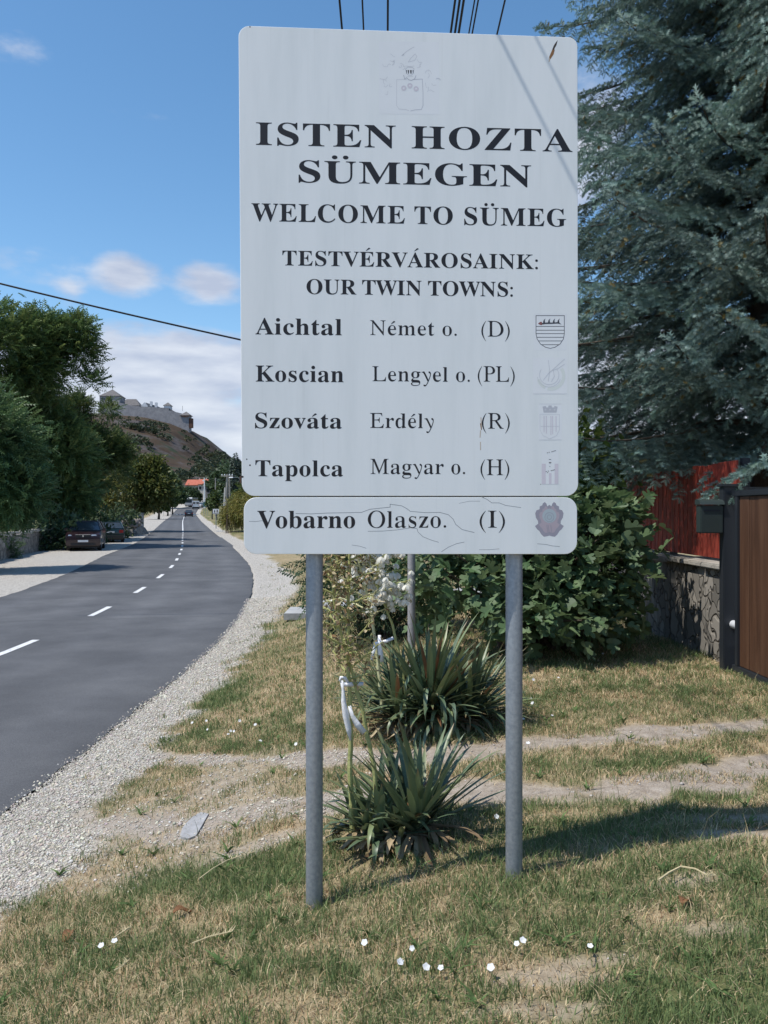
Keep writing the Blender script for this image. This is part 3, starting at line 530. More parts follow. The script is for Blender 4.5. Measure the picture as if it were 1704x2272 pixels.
def build_ground():
    us = np.concatenate([[-4000, -2000, -1000, -500, -250, -120, -60, -40, -30, -24, -18, -14], np.arange(-12, -3.0, .5), [-3.05, -2, -1, 0, 1, 2, 2.95], np.arange(3.0, 9.6, .045), np.arange(9.6, 14, .3),
                         [15, 17, 20, 25, 32, 45, 60, 100, 180, 300, 600, 1200, 2500, 4000]])
    ys = np.concatenate([[-60, -40, -25, -15, -8, -4, -2, 0], np.arange(1.0, 9.0, .05), np.arange(9, 16, .12), np.arange(16, 40, .6), np.arange(40, 120, 2.5), np.arange(120, 330, 6), [350, 400, 450, 520, 600, 700, 900, 1200, 1800, 2600, 3400]])
    U, Y = np.meshgrid(us, ys)
    X = xc(Y) + U
    Z = G(X, Y)
    inroad = (U > -3.3) & (U < 3.2)
    Z = np.where((U > -3.06) & (U < 2.96), Z - .03, Z)
    g, b, gr = masks(X, Y)
    # under the asphalt nothing else shows; far off the verge is grass
    far = sstep(16, 40, Y)
    V = np.stack([X, Y, Z], -1).reshape(-1, 3)
    nu, ny = len(us), len(ys)
    i = np.arange(ny - 1)[:, None] * nu + np.arange(nu - 1)[None, :]
    F4 = np.stack([i, i + 1, i + nu + 1, i + nu], -1).reshape(-1, 4)
    col = np.stack([g, b, gr], -1).reshape(-1, 3)
    m = bpy.data.materials.new('verge_soil_and_turf'); m.use_nodes = True
    N, L = m.node_tree.nodes, m.node_tree.links
    bs = N['Principled BSDF']; bs.inputs['Roughness'].default_value = .95; bs.inputs['Specular IOR Level'].default_value = .1
    at = N.new('ShaderNodeAttribute'); at.attribute_name = 'col'
    sp = N.new('ShaderNodeSeparateColor'); L.new(at.outputs['Color'], sp.inputs[0])
    tc = N.new('ShaderNodeTexCoord')

    def nramp(scale, cols, detail=8):
        n = N.new('ShaderNodeTexNoise'); n.inputs['Scale'].default_value = scale; n.inputs['Detail'].default_value = detail; n.inputs['Roughness'].default_value = .65
        L.new(tc.outputs['Object'], n.inputs['Vector'])
        r = N.new('ShaderNodeValToRGB')
        while len(r.color_ramp.elements) < len(cols): r.color_ramp.elements.new(.5)
        for e, (p, c) in zip(r.color_ramp.elements, cols): e.position = p; e.color = tuple(c) + (1,)
        L.new(n.outputs['Fac'], r.inputs[0]); return r.outputs[0], n.outputs['Fac']
    dry, nf = nramp(9, [(.3, (.20, .155, .095)), (.5, (.33, .255, .16)), (.7, (.43, .345, .225))])
    grn, _ = nramp(14, [(.3, (.065, .075, .032)), (.6, (.14, .15, .065)), (.75, (.25, .21, .115))])
    soil, _ = nramp(18, [(.25, (.20, .165, .135)), (.5, (.30, .26, .22)), (.75, (.38, .34, .30))])
    vor = N.new('ShaderNodeTexVoronoi'); vor.inputs['Scale'].default_value = 38
    L.new(tc.outputs['Object'], vor.inputs['Vector'])
    gvr = N.new('ShaderNodeValToRGB')
    for e, (p, c) in zip(gvr.color_ramp.elements, [(0, (.26, .24, .215)), (1, (.54, .51, .465))]): e.position = p; e.color = c + (1,)
    vs = N.new('ShaderNodeSeparateColor'); L.new(vor.outputs['Color'], vs.inputs[0]); L.new(vs.outputs[0], gvr.inputs[0])

    def mixc(f, a, b_):
        x = N.new('ShaderNodeMix'); x.data_type = 'RGBA'
        L.new(f, x.inputs[0]); L.new(a, x.inputs[6]); L.new(b_, x.inputs[7]); return x.outputs[2]
    fine, _ = nramp(150, [(.3, (.62, .62, .62)), (.7, (1.35, 1.33, 1.3))], 4)
    sm = N.new('ShaderNodeMix'); sm.data_type = 'RGBA'; sm.blend_type = 'MULTIPLY'; sm.inputs[0].default_value = 1
    L.new(soil, sm.inputs[6]); L.new(fine, sm.inputs[7]); soil = sm.outputs[2]
    c = mixc(sp.outputs[0], dry, grn)
    c = mixc(sp.outputs[1], c, soil)
    c = mixc(sp.outputs[2], c, gvr.outputs[0])
    L.new(c, bs.inputs['Base Color'])
    bp = N.new('ShaderNodeBump'); bp.inputs['Strength'].default_value = .9; bp.inputs['Distance'].default_value = .02
    ad = N.new('ShaderNodeMath'); ad.operation = 'ADD'
    L.new(nf, ad.inputs[0])
    vm = N.new('ShaderNodeMath'); vm.operation = 'MULTIPLY'; L.new(vor.outputs['Distance'], vm.inputs[0]); L.new(sp.outputs[2], vm.inputs[1])
    vn = N.new('ShaderNodeMath'); vn.operation = 'MULTIPLY'; vn.inputs[1].default_value = -1.0; L.new(vm.outputs[0], vn.inputs[0])
    L.new(vn.outputs[0], ad.inputs[1])
    L.new(ad.outputs[0], bp.inputs['Height']); L.new(bp.outputs[0], bs.inputs['Normal'])
    me = npmesh('ground', V, [F4], m, col, smooth=True)
    return tag(link('ground', me), 'grass verge and earth around the road', 'ground', kind='structure')


ground = build_ground()


def strip(name, ys, ul, ur, dz, mat, n=2):
    ys = np.asarray(ys, float)
    rows = []
    for k in range(n):
        t = k / (n - 1)
        u = (ul(ys) if callable(ul) else ul) * (1 - t) + (ur(ys) if callable(ur) else ur) * t
        x = xc(ys) + u
        rows.append(np.stack([x, ys, zr(ys) + dz], -1))
    V = np.stack(rows, 1).reshape(-1, 3)
    i = np.arange(len(ys) - 1)[:, None] * n + np.arange(n - 1)[None, :]
    col = None
    if n > 10:
        t = np.linspace(-1, 1, n)
        lane = .90 + .13 * (np.exp(-((np.abs(t) - .27) / .10) ** 2) + np.exp(-((np.abs(t) - .74) / .10) ** 2)) - .10 * np.exp(-((np.abs(t) - 1.0) / .05) ** 2)
        col = np.repeat(lane[None, :, None], len(ys), 0) * (1 + .10 * (fbm(ys, ys * 0, .12, 15) - .5))[:, None, None]
        col = np.repeat(col.reshape(-1, 1), 3, 1)
    return npmesh(name, V, [np.stack([i, i + 1, i + n + 1, i + n], -1).reshape(-1, 4)], mat, col, smooth=True)


def asphalt():
    m = pmat('asphalt', [(.3, (.072, .074, .081)), (.5, (.098, .100, .108)), (.72, (.128, .130, .137))], .7, .85, .5, detail=12, bscale=160, bdist=.006, spec=.25)
    N, L = m.node_tree.nodes, m.node_tree.links
    b = N['Principled BSDF']
    src = b.inputs['Base Color'].links[0].from_socket
    tc = [n for n in N if n.type == 'TEX_COORD'][0]
    # fine pale and dark aggregate
    n = N.new('ShaderNodeTexNoise'); n.inputs['Scale'].default_value = 120; n.inputs['Detail'].default_value = 3
    L.new(tc.outputs['Object'], n.inputs['Vector'])
    r = N.new('ShaderNodeValToRGB')
    for e, (p, c) in zip(r.color_ramp.elements, [(.3, (.7, .7, .7)), (.7, (1.35, 1.35, 1.33))]): e.position = p; e.color = c + (1,)
    L.new(n.outputs['Fac'], r.inputs[0])
    x = N.new('ShaderNodeMix'); x.data_type = 'RGBA'; x.blend_type = 'MULTIPLY'; x.inputs[0].default_value = 1
    L.new(src, x.inputs[6]); L.new(r.outputs[0], x.inputs[7])
    at = N.new('ShaderNodeAttribute'); at.attribute_name = 'col'      # wheel tracks polished paler
    x2 = N.new('ShaderNodeMix'); x2.data_type = 'RGBA'; x2.blend_type = 'MULTIPLY'; x2.inputs[0].default_value = 1
    L.new(x.outputs[2], x2.inputs[6]); L.new(at.outputs['Color'], x2.inputs[7]); L.new(x2.outputs[2], b.inputs['Base Color'])
    return m


M['asphalt'] = asphalt()
M['tar'] = flat('tar_seal', (.03, .03, .033), .6)
ry = np.concatenate([np.arange(-40, 60, .5), np.arange(60, 330, 2), np.arange(330, 700, 20)])
def edgew(y): return 2.93 + .05 * (fnoise(y, y * 0, 2.5, 4) - .5) + .02 * (fnoise(y, y * 0, 11, 5) - .5) + 1.6 * np.exp(-((y - 57) / 6.) ** 4)
def edgel(y): return -3.0 - .06 * (fnoise(y, y * 0, 2.1, 6) - .5) - .5 * np.exp(-((y - 38) / 12.) ** 2)
ryn = np.concatenate([np.arange(-40, 0, 1), np.arange(0, 45, .12), np.arange(45, 90, .5), np.arange(90, 330, 2), np.arange(330, 700, 20)])
tag(link('road', strip('road', ryn, edgel, edgew, .006, M['asphalt'], 41)), kind='structure')

M['roadpaint'] = pmat('road_paint', [(.32, (.2, .2, .21)), (.42, (.62, .62, .62)), (.8, (.78, .78, .77))], 22, .6)


def markings():
    Vs, Fs = [], []; b = 0

    def quad(y0, y1, u0, u1, n=4):
        nonlocal b
        ys = np.linspace(y0, y1, n)
        for y in ys:
            for u in (u0, u1): Vs.append((xc(y) + u, y, zr(y) + .011))
        for i in range(n - 1): Fs.append((b + 2 * i, b + 2 * i + 1, b + 2 * i + 3, b + 2 * i + 2))
        b += 2 * n
    for y in np.arange(11.6 - 4.65 * 5, 82, 4.65): quad(y, y + 1.62, -.06, .06)
    for y in np.arange(84, 180, 8.0): quad(y, y + 8.0, -.06, .06, 5)
    for k in range(7): quad(205, 208.5, -3.0 + k * .9, -2.5 + k * .9)     # zebra crossing
    quad(196, 196.6, -2.9, 0)
    return npmesh('road_marking', np.array(Vs), [np.array(Fs)], M['roadpaint'])


tag(link('road_marking', markings()), kind='structure')


def cracks():
    """sealed cracks and a worn patch joint in the asphalt, thin sheets"""
    Vs, Fs = [], []
    def ribbon(pts, w):
        b = len(Vs)
        for i, (u, y) in enumerate(pts):
            x = xc(y) + u
            Vs.append((x, y - w / 2, zr(y) + .0095)); Vs.append((x + w * .1, y + w / 2, zr(y) + .0095))
        for i in range(len(pts) - 1): Fs.append((b + 2 * i, b + 2 * i + 2, b + 2 * i + 3, b + 2 * i + 1))
    r = random.Random(3)
    for y0, u0, u1, sl in ((15.2, -2.9, 2.6, .6), (9.0, -2.9, -.3, .25), (26.0, -2.5, 2.8, -.5), (33.5, -2.6, 1.2, .7)):
        pts = []; n = 40; dy = 0
        for i in range(n + 1):
            t = i / n; dy += r.uniform(-.03, .03)
            pts.append((u0 + (u1 - u0) * t, y0 + sl * (u1 - u0) * t * .3 + dy))
        ribbon(pts, .012 if y0 < 20 else .03)
    return npmesh('road_crack', np.array(Vs), [np.array(Fs)], M['tar'])


tag(link('road_crack', cracks()), kind='structure')

# paved footpath crossing the verge
M['paving'] = pmat('concrete_paving', [(.3, (.30, .30, .30)), (.7, (.42, .42, .41))], 5, .85, .3)
pmb = MB()
ybase = 14.7
for k in range(9):
    u0 = 3.9 + k * .62
    ya = ybase + .04 * k
    x0 = float(xc(ya)) + u0
    z = max(g1(x0, ya - .3), g1(x0 + .6, ya - .3), g1(x0, ya + .7), g1(x0 + .6, ya + .7))
    pmb.hull8([(x0, ya - .35, z - .1), (x0 + .6, ya - .33, z - .1), (x0 + .6, ya + .67, z - .1), (x0, ya + .65, z - .1)],
              [(x0, ya - .35, z + .02), (x0 + .6, ya - .33, z + .02), (x0 + .6, ya + .67, z + .02), (x0, ya + .65, z + .02)])
tag(pmb.build('path', M['paving'], bevel=.008), kind='structure')

# ------------------------------------------------------------------ loose gravel
STONE = np.array([(1, 0, 0), (-1, 0, 0), (0, 1, 0), (0, -1, 0), (0, 0, 1), (0, 0, -.6)], float)
STONEF = np.array([(0, 2, 4), (2, 1, 4), (1, 3, 4), (3, 0, 4), (2, 0, 5), (1, 2, 5), (3, 1, 5), (0, 3, 5)])


def stones(x, y, size, col):
    n = len(x)
    V = np.repeat(STONE[None], n, 0) * (1 + rng.uniform(-.35, .35, (n, 6, 1)))
    V *= size[:, None, None] * np.stack([rng.uniform(.7, 1.3, n), rng.uniform(.7, 1.2, n), rng.uniform(.45, .8, n)], -1)[:, None, :]
    a = rng.uniform(0, 6.28, n); c, s = np.cos(a)[:, None], np.sin(a)[:, None]
    X = V[..., 0] * c - V[..., 1] * s; Y = V[..., 0] * s + V[..., 1] * c
    V = np.stack([X + x[:, None], Y + y[:, None], V[..., 2] + (G(x, y) + size * .15)[:, None]], -1)
    Fc = (STONEF[None] + (np.arange(n) * 6)[:, None, None]).reshape(-1, 3)
    return V.reshape(-1, 3), Fc, np.repeat(col, 6, 0)


def gravel():
    n = 360000
    y = rng.uniform(0, 1, n) ** 2.0 * 17 + 2.6
    u = rng.uniform(2.86, 5.6, n)
    x = xc(y) + u
    g, b, gr = masks(x, y)
    keep = (rng.uniform(0, 1, n) < np.maximum(gr ** 1.3, .22 * b)) & (u > edgew(y) - .03 - .25 * rng.uniform(0, 1, n) ** 5)
    x, y = x[keep], y[keep]
    size = np.clip(rng.lognormal(-5.3, .42, len(x)), .0025, .017) * (1 + .03 * y)
    base = np.array([.50, .455, .39]) * rng.uniform(.55, 1.35, (len(x), 1))
    base = base * (1 + rng.normal(0, .04, (len(x), 3)))
    base[rng.uniform(0, 1, len(x)) < .06] = (.55, .54, .52)
    V, Fc, c = stones(x, y, size, np.clip(base, .05, .62))
    # scattered chips on bare earth to the right
    n2 = 26000
    x2 = rng.uniform(-2, 3.1, n2); y2 = rng.uniform(2.5, 8, n2)
    g2, b2, gr2 = masks(x2, y2)
    k2 = rng.uniform(0, 1, n2) < .5 * b2
    x2, y2 = x2[k2], y2[k2]
    V2, F2, c2 = stones(x2, y2, np.clip(rng.lognormal(-5.7, .5, len(x2)), .0015, .016), np.clip(np.array([.40, .37, .34]) * rng.uniform(.6, 1.4, (len(x2), 1)), 0, .6))
    V = np.concatenate([V, V2]); Fc = np.concatenate([Fc, F2 + len(c)]); c = np.concatenate([c, c2])
    me = npmesh('gravel', V, [Fc], vmat('gravel_stone', .85, 0, .2), c)
    return tag(link('gravel', me), 'pale grey gravel strip along the road edge', 'gravel', kind='stuff')


gravel()


# ------------------------------------------------------------------ grass
def blades(x, y, h, w, lean, col, z=None):
    n = len(x)
    a = rng.uniform(0, 6.28, n)
    fx, fy = np.cos(a), np.sin(a)                  # width direction
    la = rng.uniform(0, 6.28, n); lx, ly = np.cos(la) * lean, np.sin(la) * lean
    z = G(x, y) if z is None else z
    def pt(s, t, hh):
        return np.stack([x + fx * w * s + lx * t * h, y + fy * w * s + ly * t * h, z + hh * h], -1)
    V = np.stack([pt(-.5, 0, -.05), pt(.5, 0, -.05), pt(-.4, .3, .55), pt(.4, .3, .55), pt(0, 1, .95)], 1).reshape(-1, 3)
    b = np.arange(n)[:, None] * 5
    return V, b + np.array([[0, 1, 3, 2]]), b + np.array([[2, 3, 4]]), np.repeat(col, 5, 0)


def grass():
    sets = []
    for n, x0, x1, y0, y1, hs, ws in ((250000, -2.3, 3.1, 2.3, 6.6, 1.0, 1.0), (130000, -2.6, 3.4, 6.2, 13, 1.1, 1.6), (50000, -5.5, 4.5, 12.5, 32, 1.5, 3.2)):
        y = y0 + (y1 - y0) * rng.uniform(0, 1, n) ** 1.25
        x = rng.uniform(x0, x1, n)
        # keep to what the sight cone can hold, with a margin for a step aside
        k = np.abs(x) < y * .55 + 1.0
        x, y = x[k], y[k]
        sets.append((x, y, hs, ws))
    Vs, F4, F3, Cs = [], [], [], []; b = 0
    for x, y, hs, ws in sets:
        g, br, gr = masks(x, y)
        u = x - xc(y)
        clump = fbm(x, y, 9, 41, 3)
        dens = (1 - br) ** 2.2 * (1 - gr) ** 2 * np.clip(.35 + 1.1 * clump, 0, 1) + .02
        tuft = fnoise(x, y, 4.3, 91) * .7 + fnoise(x, y, 17, 92) * .3
        dens = np.maximum(dens, .8 * sstep(.66, .74, tuft) * (gr + br > .3) * sstep(3.15, 3.5, u))
        k = (rng.uniform(0, 1, len(x)) < dens) & (u > 3.15)
        x, y, g, clump, br, gr = x[k], y[k], g[k], clump[k], br[k], gr[k]
        n = len(x)
        isg = rng.uniform(0, 1, n) < np.clip(.27 + .78 * g + .8 * (clump - .5), .04, .95)
        dry = np.array([.62, .50, .32]); str_ = np.array([.50, .37, .21]); brn = np.array([.30, .20, .12])
        t = rng.uniform(0, 1, (n, 1)); pick = rng.uniform(0, 1, (n, 1))
        cd = np.where(pick < .5, dry * (.75 + .45 * t), np.where(pick < .85, str_ * (.8 + .4 * t), brn * (.8 + .5 * t)))
        g1c = np.array([.10, .155, .058]); g2c = np.array([.21, .26, .11])
        cg = g1c * (1 - t) + g2c * t
        cg *= rng.uniform(.75, 1.2, (n, 1))
        c = np.where(isg[:, None], cg, cd)
        h = hs * np.where(isg, rng.uniform(.022, .058, n), rng.uniform(.012, .04, n)) * (.6 + .8 * clump) * (1 - .4 * br)
        h *= 1 + .5 * (rng.uniform(0, 1, n) < .03)
        lean = rng.uniform(.1, 1.0, n) + np.where(isg, 0, .7)
        V, a4, a3, cc = blades(x, y, h, ws * rng.uniform(.0022, .0045, n), lean, c)
        Vs.append(V); F4.append(a4 + b); F3.append(a3 + b); Cs.append(cc); b += len(V)
    # straw litter lying flat
    n = 14000
    x = rng.uniform(-2.2, 3.1, n); y = rng.uniform(2.4, 8, n)
    g, br, gr = masks(x, y)
    k = (rng.uniform(0, 1, n) < (1 - .8 * br) * (1 - .9 * gr)) & (x - xc(y) > 3.5)
    x, y = x[k], y[k]; n = len(x)
    V, a4, a3, cc = blades(x, y, rng.uniform(.012, .03, n), rng.uniform(.002, .003, n), rng.uniform(2.5, 5, n), np.array([.45, .36, .22]) * rng.uniform(.6, 1.25, (n, 1)), G(x, y) + .012)
    Vs.append(V); F4.append(a4 + b); F3.append(a3 + b); Cs.append(cc); b += len(V)
    # low broad-leaved weeds
    n = 420
    x = rng.uniform(-2.0, 3.0, n); y = 2.5 + 6.5 * rng.uniform(0, 1, n) ** 1.3
    g, br, gr = masks(x, y)
    k = (rng.uniform(0, 1, n) < (1 - .6 * br) * (1 - .8 * gr) * (.35 + g)) & (x - xc(y) > 3.4)
    x, y = np.repeat(x[k], 7), np.repeat(y[k], 7); n = len(x)
    V, a4, a3, cc = blades(x, y, rng.uniform(.02, .05, n), rng.uniform(.008, .018, n), rng.uniform(1.2, 2.4, n), np.array([.10, .16, .055]) * rng.uniform(.7, 1.4, (n, 1)), G(x, y) + .006)
    Vs.append(V); F4.append(a4 + b); F3.append(a3 + b); Cs.append(cc); b += len(V)
    # a few tall stalks
    n = 900
    x = rng.uniform(-2.0, 3.0, n); y = rng.uniform(2.5, 9, n)
    g, br, gr = masks(x, y)
    k = (rng.uniform(0, 1, n) < (1 - br) * (1 - gr) * (.3 + g)) & (x - xc(y) > 3.6)
    x, y = x[k], y[k]; n = len(x)
    c = np.where(rng.uniform(0, 1, (n, 1)) < .5, np.array([[.10, .15, .05]]), np.array([[.42, .35, .2]]))
    V, a4, a3, cc = blades(x, y, rng.uniform(.09, .17, n), np.full(n, .003), rng.uniform(.1, .7, n), c)
    Vs.append(V); F4.append(a4 + b); F3.append(a3 + b); Cs.append(cc)
    me = npmesh('grass', np.concatenate(Vs), [np.concatenate(F4), np.concatenate(F3)], vmat('grass_blade', .75, .25, .2), np.concatenate(Cs))
    return tag(link('grass', me), 'short sun-dried grass with green patches on the verge', 'grass', kind='stuff')


grass()
# ------------------------------------------------------------------ the welcome sign
SA = math.atan(.0515)
SO = Vector((.1, 3.38, 0))
SO.z = g1(.1, 3.38) - .02
sign = thing('welcome_sign', 'large white town welcome sign with black lettering on two grey posts', 'sign', SO, SA)
PANEL_Y, PANEL_T = -.074, .02


def sp(px, py, yp=PANEL_Y):
    """photo pixel -> sign's own X, Z on the plane y = yp"""
    n = Vector((-math.sin(SA), math.cos(SA), 0))
    d = Vector(((px - CX) / F, 1, -(py - CY) / F))
    t = (Vector((SO.x, SO.y, 0)).dot(n) + yp) / d.dot(n)
    p = d * t + Vector((0, 0, EYE)) - SO
    return (p.x * math.cos(SA) + p.y * math.sin(SA), p.z)


def rounded(c, r, n=7):
    """corners (counter-clockwise) -> outline with rounded corners; r per corner"""
    out = []
    for i in range(4):
        p0, p1, p2 = Vector(c[i - 1]), Vector(c[i]), Vector(c[(i + 1) % 4])
        a = (p0 - p1).normalized(); b = (p2 - p1).normalized()
        o = p1 + (a + b) * r[i]
        s = o - b * r[i]; e = o - a * r[i]
        for k in range(n + 1):
            t = k / n * math.pi / 2
            out.append(tuple(o + (s - o) * math.cos(t) + (e - o) * math.sin(t)))
    return out


def sign_paint():
    m = pmat('sign_face_paint', [(.3, (.73, .765, .77)), (.55, (.79, .82, .825)), (.8, (.81, .835, .84))], 3.0, .42, .06, stretch=(3.5, 1, .5), spec=.35, bscale=140, bdist=.001)
    N, L = m.node_tree.nodes, m.node_tree.links
    b = N['Principled BSDF']; src = b.inputs['Base Color'].links[0].from_socket
    tc = [n for n in N if n.type == 'TEX_COORD'][0]
    mp = N.new('ShaderNodeMapping'); mp.inputs['Scale'].default_value = (60, 1, 1.3); L.new(tc.outputs['Object'], mp.inputs[0])
    n = N.new('ShaderNodeTexNoise'); n.inputs['Scale'].default_value = 1; n.inputs['Detail'].default_value = 4; L.new(mp.outputs[0], n.inputs['Vector'])
    r = N.new('ShaderNodeValToRGB')                 # faint rain streaks
    for e, (p, c) in zip(r.color_ramp.elements, [(.27, (.86, .86, .85)), (.40, (1, 1, 1))]): e.position = p; e.color = c + (1,)
    L.new(n.outputs['Fac'], r.inputs[0])
    x = N.new('ShaderNodeMix'); x.data_type = 'RGBA'; x.blend_type = 'MULTIPLY'; x.inputs[0].default_value = .28
    L.new(src, x.inputs[6]); L.new(r.outputs[0], x.inputs[7]); L.new(x.outputs[2], b.inputs['Base Color'])
    return m


M['sign'] = sign_paint()
M['signedge'] = flat('sign_edge_metal', (.55, .57, .60), .5, .2)


def panel(name, corners, r):
    c = [sp(*q) for q in corners]
    pts = rounded(c, r)
    mb = MB()
    n = len(pts)
    mb.prism(pts, PANEL_Y, PANEL_Y + PANEL_T, 'y')
    mb.m = [0, 1] + [1] * n
    return mb.build(name, [M['sign'], M['signedge']], sign, bevel=.0015, seg=1)


main_panel = panel('sign_panel', [(536.8, 1100.5), (1283, 1100.5), (1281.3, 83), (529.2, 56.5)], [.05, .05, .036, .044])
low_panel = panel('town_strip_panel', [(541, 1229.5), (1280.5, 1229.5), (1280.5, 1103.5), (541, 1103.5)], [.05, .05, .05, .05])
# rails on the back hold the panels to the posts
for zz in (1.62, 2.3, 3.2):
    mb = MB(); mb.box(-.6, .6, PANEL_Y + PANEL_T, -.036, zz, zz + .04)
    mb.build('back_rail', M['galv'], sign, bevel=.003)
for px, py, top in ((697.5, 2013, 3.42), (1140.5, 1913, 3.4)):
    x, z = sp(px, py, 0.0)
    wx, wy = SO.x + x * math.cos(SA), SO.y + x * math.sin(SA)
    gz = g1(wx, wy) - SO.z
    mb = MB()
    mb.lathe([(.0345, gz - .25), (.0345, top), (.030, top + .012)], 28, M=Matrix.Translation((x, 0, 0)))
    mb.build('post', M['galv'], sign, smooth=True)


def parse(s): return [[tuple(int(v) / 1000 for v in q.split(',')) for q in c.split()] for c in s.split('/')]


def disc(x, y, r, n=12): return [(x + r * math.cos(2 * math.pi * i / n), y + r * math.sin(2 * math.pi * i / n)) for i in range(n)]


def paren(mir=False, bold=False):
    o, i = [], []
    for k in range(13):
        t = -1 + 2 * k / 12
        y = .24 + .45 * t
        th = .055 * (1 - t * t) + .012
        xo = .05 + .19 * t * t
        o.append((xo, y)); i.append((xo + th, y))
    c = o + i[::-1]
    if mir: c = [(.30 - x, y) for x, y in c]
    return c


ACC = {'Ü': ('U', 'd'), 'É': ('E', 'a'), 'Á': ('A', 'a'), 'á': ('a', 'a'), 'é': ('e', 'a')}


def glyph(ch, font):
    if ch == '(': return [paren()], .30
    if ch == ')': return [paren(True)], .30
    base, acc = ACC.get(ch, (ch, None))
    adv, s = font[base]
    cs = parse(s)
    if acc:
        xs = [p[0] for c in cs for p in c]; mid = (min(xs) + max(xs)) / 2; top = max(p[1] for c in cs for p in c)
        if acc == 'd':
            cs = cs + [disc(mid - .12, top + .12, .062), disc(mid + .12, top + .12, .062)]
        else:
            if ch == 'á': mid += .0
            w = .05 if font is BOLD else .032
            cs = cs + [[(mid - .05, top + .05), (mid - .02, top + .05), (mid + .13 + w * .4, top + .155), (mid + .12, top + .19), (mid + .06 + w * .2, top + .19)]]
    return cs, adv / 1000


def lettering(txt, font, px0, px1, base, top, parent, yoff=0.00016, capref=None, track=0.0):
    """one line of letters set between two photo columns on a given baseline"""
    x0, zb = sp(px0, base); x1, _ = sp(px1, base); _, zt = sp(px0, top)
    polys = []; gl = []; cur = 0
    for ch in txt:
        if ch == ' ': cur += .25 + track; continue
        cs, adv = glyph(ch, font)
        gl.append((cs, cur))
        polys += [[(cur + x, y) for x, y in c] for c in cs]
        cur += adv + track
    xs = [p[0] for c in polys for p in c]
    mn, mx = min(xs), max(xs)
    kx = (x1 - x0) / (mx - mn); kz = (zt - zb) / (capref or .676)
    bm = bmesh.new()
    for cs, off in gl:
        cu = bpy.data.curves.new('lettering', 'CURVE'); cu.dimensions = '2D'; cu.fill_mode = 'BOTH'; cu.extrude = .00012
        for c in cs:
            s = cu.splines.new('POLY'); s.points.add(len(c) - 1); s.use_cyclic_u = True
            for i, (x, y) in enumerate(c): s.points[i].co = (x0 + (off + x - mn) * kx, zb + y * kz, 0, 1)
        tmp = bpy.data.objects.new('tmp', cu); COL.objects.link(tmp)
        bpy.context.view_layer.update()
        me = bpy.data.meshes.new_from_object(tmp.evaluated_get(bpy.context.evaluated_depsgraph_get()))
        bm.from_mesh(me)
        bpy.data.objects.remove(tmp); bpy.data.meshes.remove(me)
    me = bpy.data.meshes.new('lettering'); bm.to_mesh(me); bm.free()
    me.transform(Matrix.Rotation(R(90), 4, 'X'))
    me.transform(Matrix.Translation((0, PANEL_Y - yoff, 0)))
    me.materials.clear(); me.materials.append(M['black'])
    me.name = 'lettering'
    return link('lettering', me, parent)


lettering('ISTEN HOZTA', BOLD, 568, 1270, 321.3, 271.5, main_panel, track=.03)
lettering('SÜMEGEN', BOLD, 662.5, 1178.5, 404.3, 356, main_panel, track=.02)
lettering('WELCOME TO SÜMEG', BOLD, 557.8, 1256, 490.3, 451, main_panel, track=.03)
lettering('TESTVÉRVÁROSAINK:', BOLD, 626.5, 1193.5, 588.6, 556, main_panel, track=.02)
lettering('OUR TWIN TOWNS:', BOLD, 680, 1138, 652, 619.5, main_panel)
for t, x0, x1, b_, tp in (('Aichtal', 566.6, 758.4, 741.7, 705.8), ('Koscian', 567.4, 762.4, 846.4, 811), ('Szováta', 565.8, 758.4, 949.9, 916), ('Tapolca', 566.6, 761, 1056.5, 1021.2)):
    lettering(t, BOLD, x0, x1, b_, tp, main_panel, track=.015)
for t, x0, x1, b_, tp in (('Német o.', 821, 1013.5, 743, 711.2), ('Lengyel o.', 826, 1042.5, 845.5, 813.2), ('Erdély', 821, 962.3, 949.3, 917), ('Magyar o.', 822, 1032, 1051.5, 1018.8)):
    lettering(t, ROMAN, x0, x1, b_, tp, main_panel, track=.025)
for t, x0, x1, b_, tp in (('(D)', 1068, 1131, 746.5, 712.5), ('(PL)', 1060, 1142, 846.5, 813), ('(R)', 1069, 1131, 951, 917), ('(H)', 1066, 1130, 1054, 1020)):
    lettering(t, ROMAN, x0, x1, b_, tp, main_panel)
lettering('Vobarno', BOLD, 570.8, 788, 1171.7, 1133.5, low_panel, track=.01)
lettering('Olaszo.', ROMAN, 816, 990, 1170.9, 1134.3, low_panel, track=.02)
lettering('(I)', ROMAN, 1064, 1120.4, 1170.7, 1134, low_panel)


class Emblem:
    """flat printed mark made of thin polygons and strokes in photo pixels"""

    def __init__(s): s.mb = MB(); s.lay = 0

    def poly(s, pts, mi, lay=1):
        y = PANEL_Y - .00014 * lay
        vs = [sp(*p) for p in pts]
        s.mb.add([(x, y, z) for x, z in vs], [tuple(range(len(vs)))], mi)

    def line(s, pts, w, mi, lay=2, close=False):
        y = PANEL_Y - .00014 * lay
        q = [Vector(sp(*p)) for p in pts]
        if close: q.append(q[0])
        h = w / F * 3.33 / 2
        for a, b in zip(q[:-1], q[1:]):
            d = (b - a)
            if d.length < 1e-6: continue
            d.normalize(); n = Vector((-d.y, d.x)) * h; e = d * h * .5
            s.mb.add([(a.x - e.x + n.x, y, a.y - e.y + n.y), (b.x + e.x + n.x, y, b.y + e.y + n.y), (b.x + e.x - n.x, y, b.y + e.y - n.y), (a.x - e.x - n.x, y, a.y - e.y - n.y)], [(0, 1, 2, 3)], mi)

    def build(s, name, mats, parent): return s.mb.build(name, mats, parent)


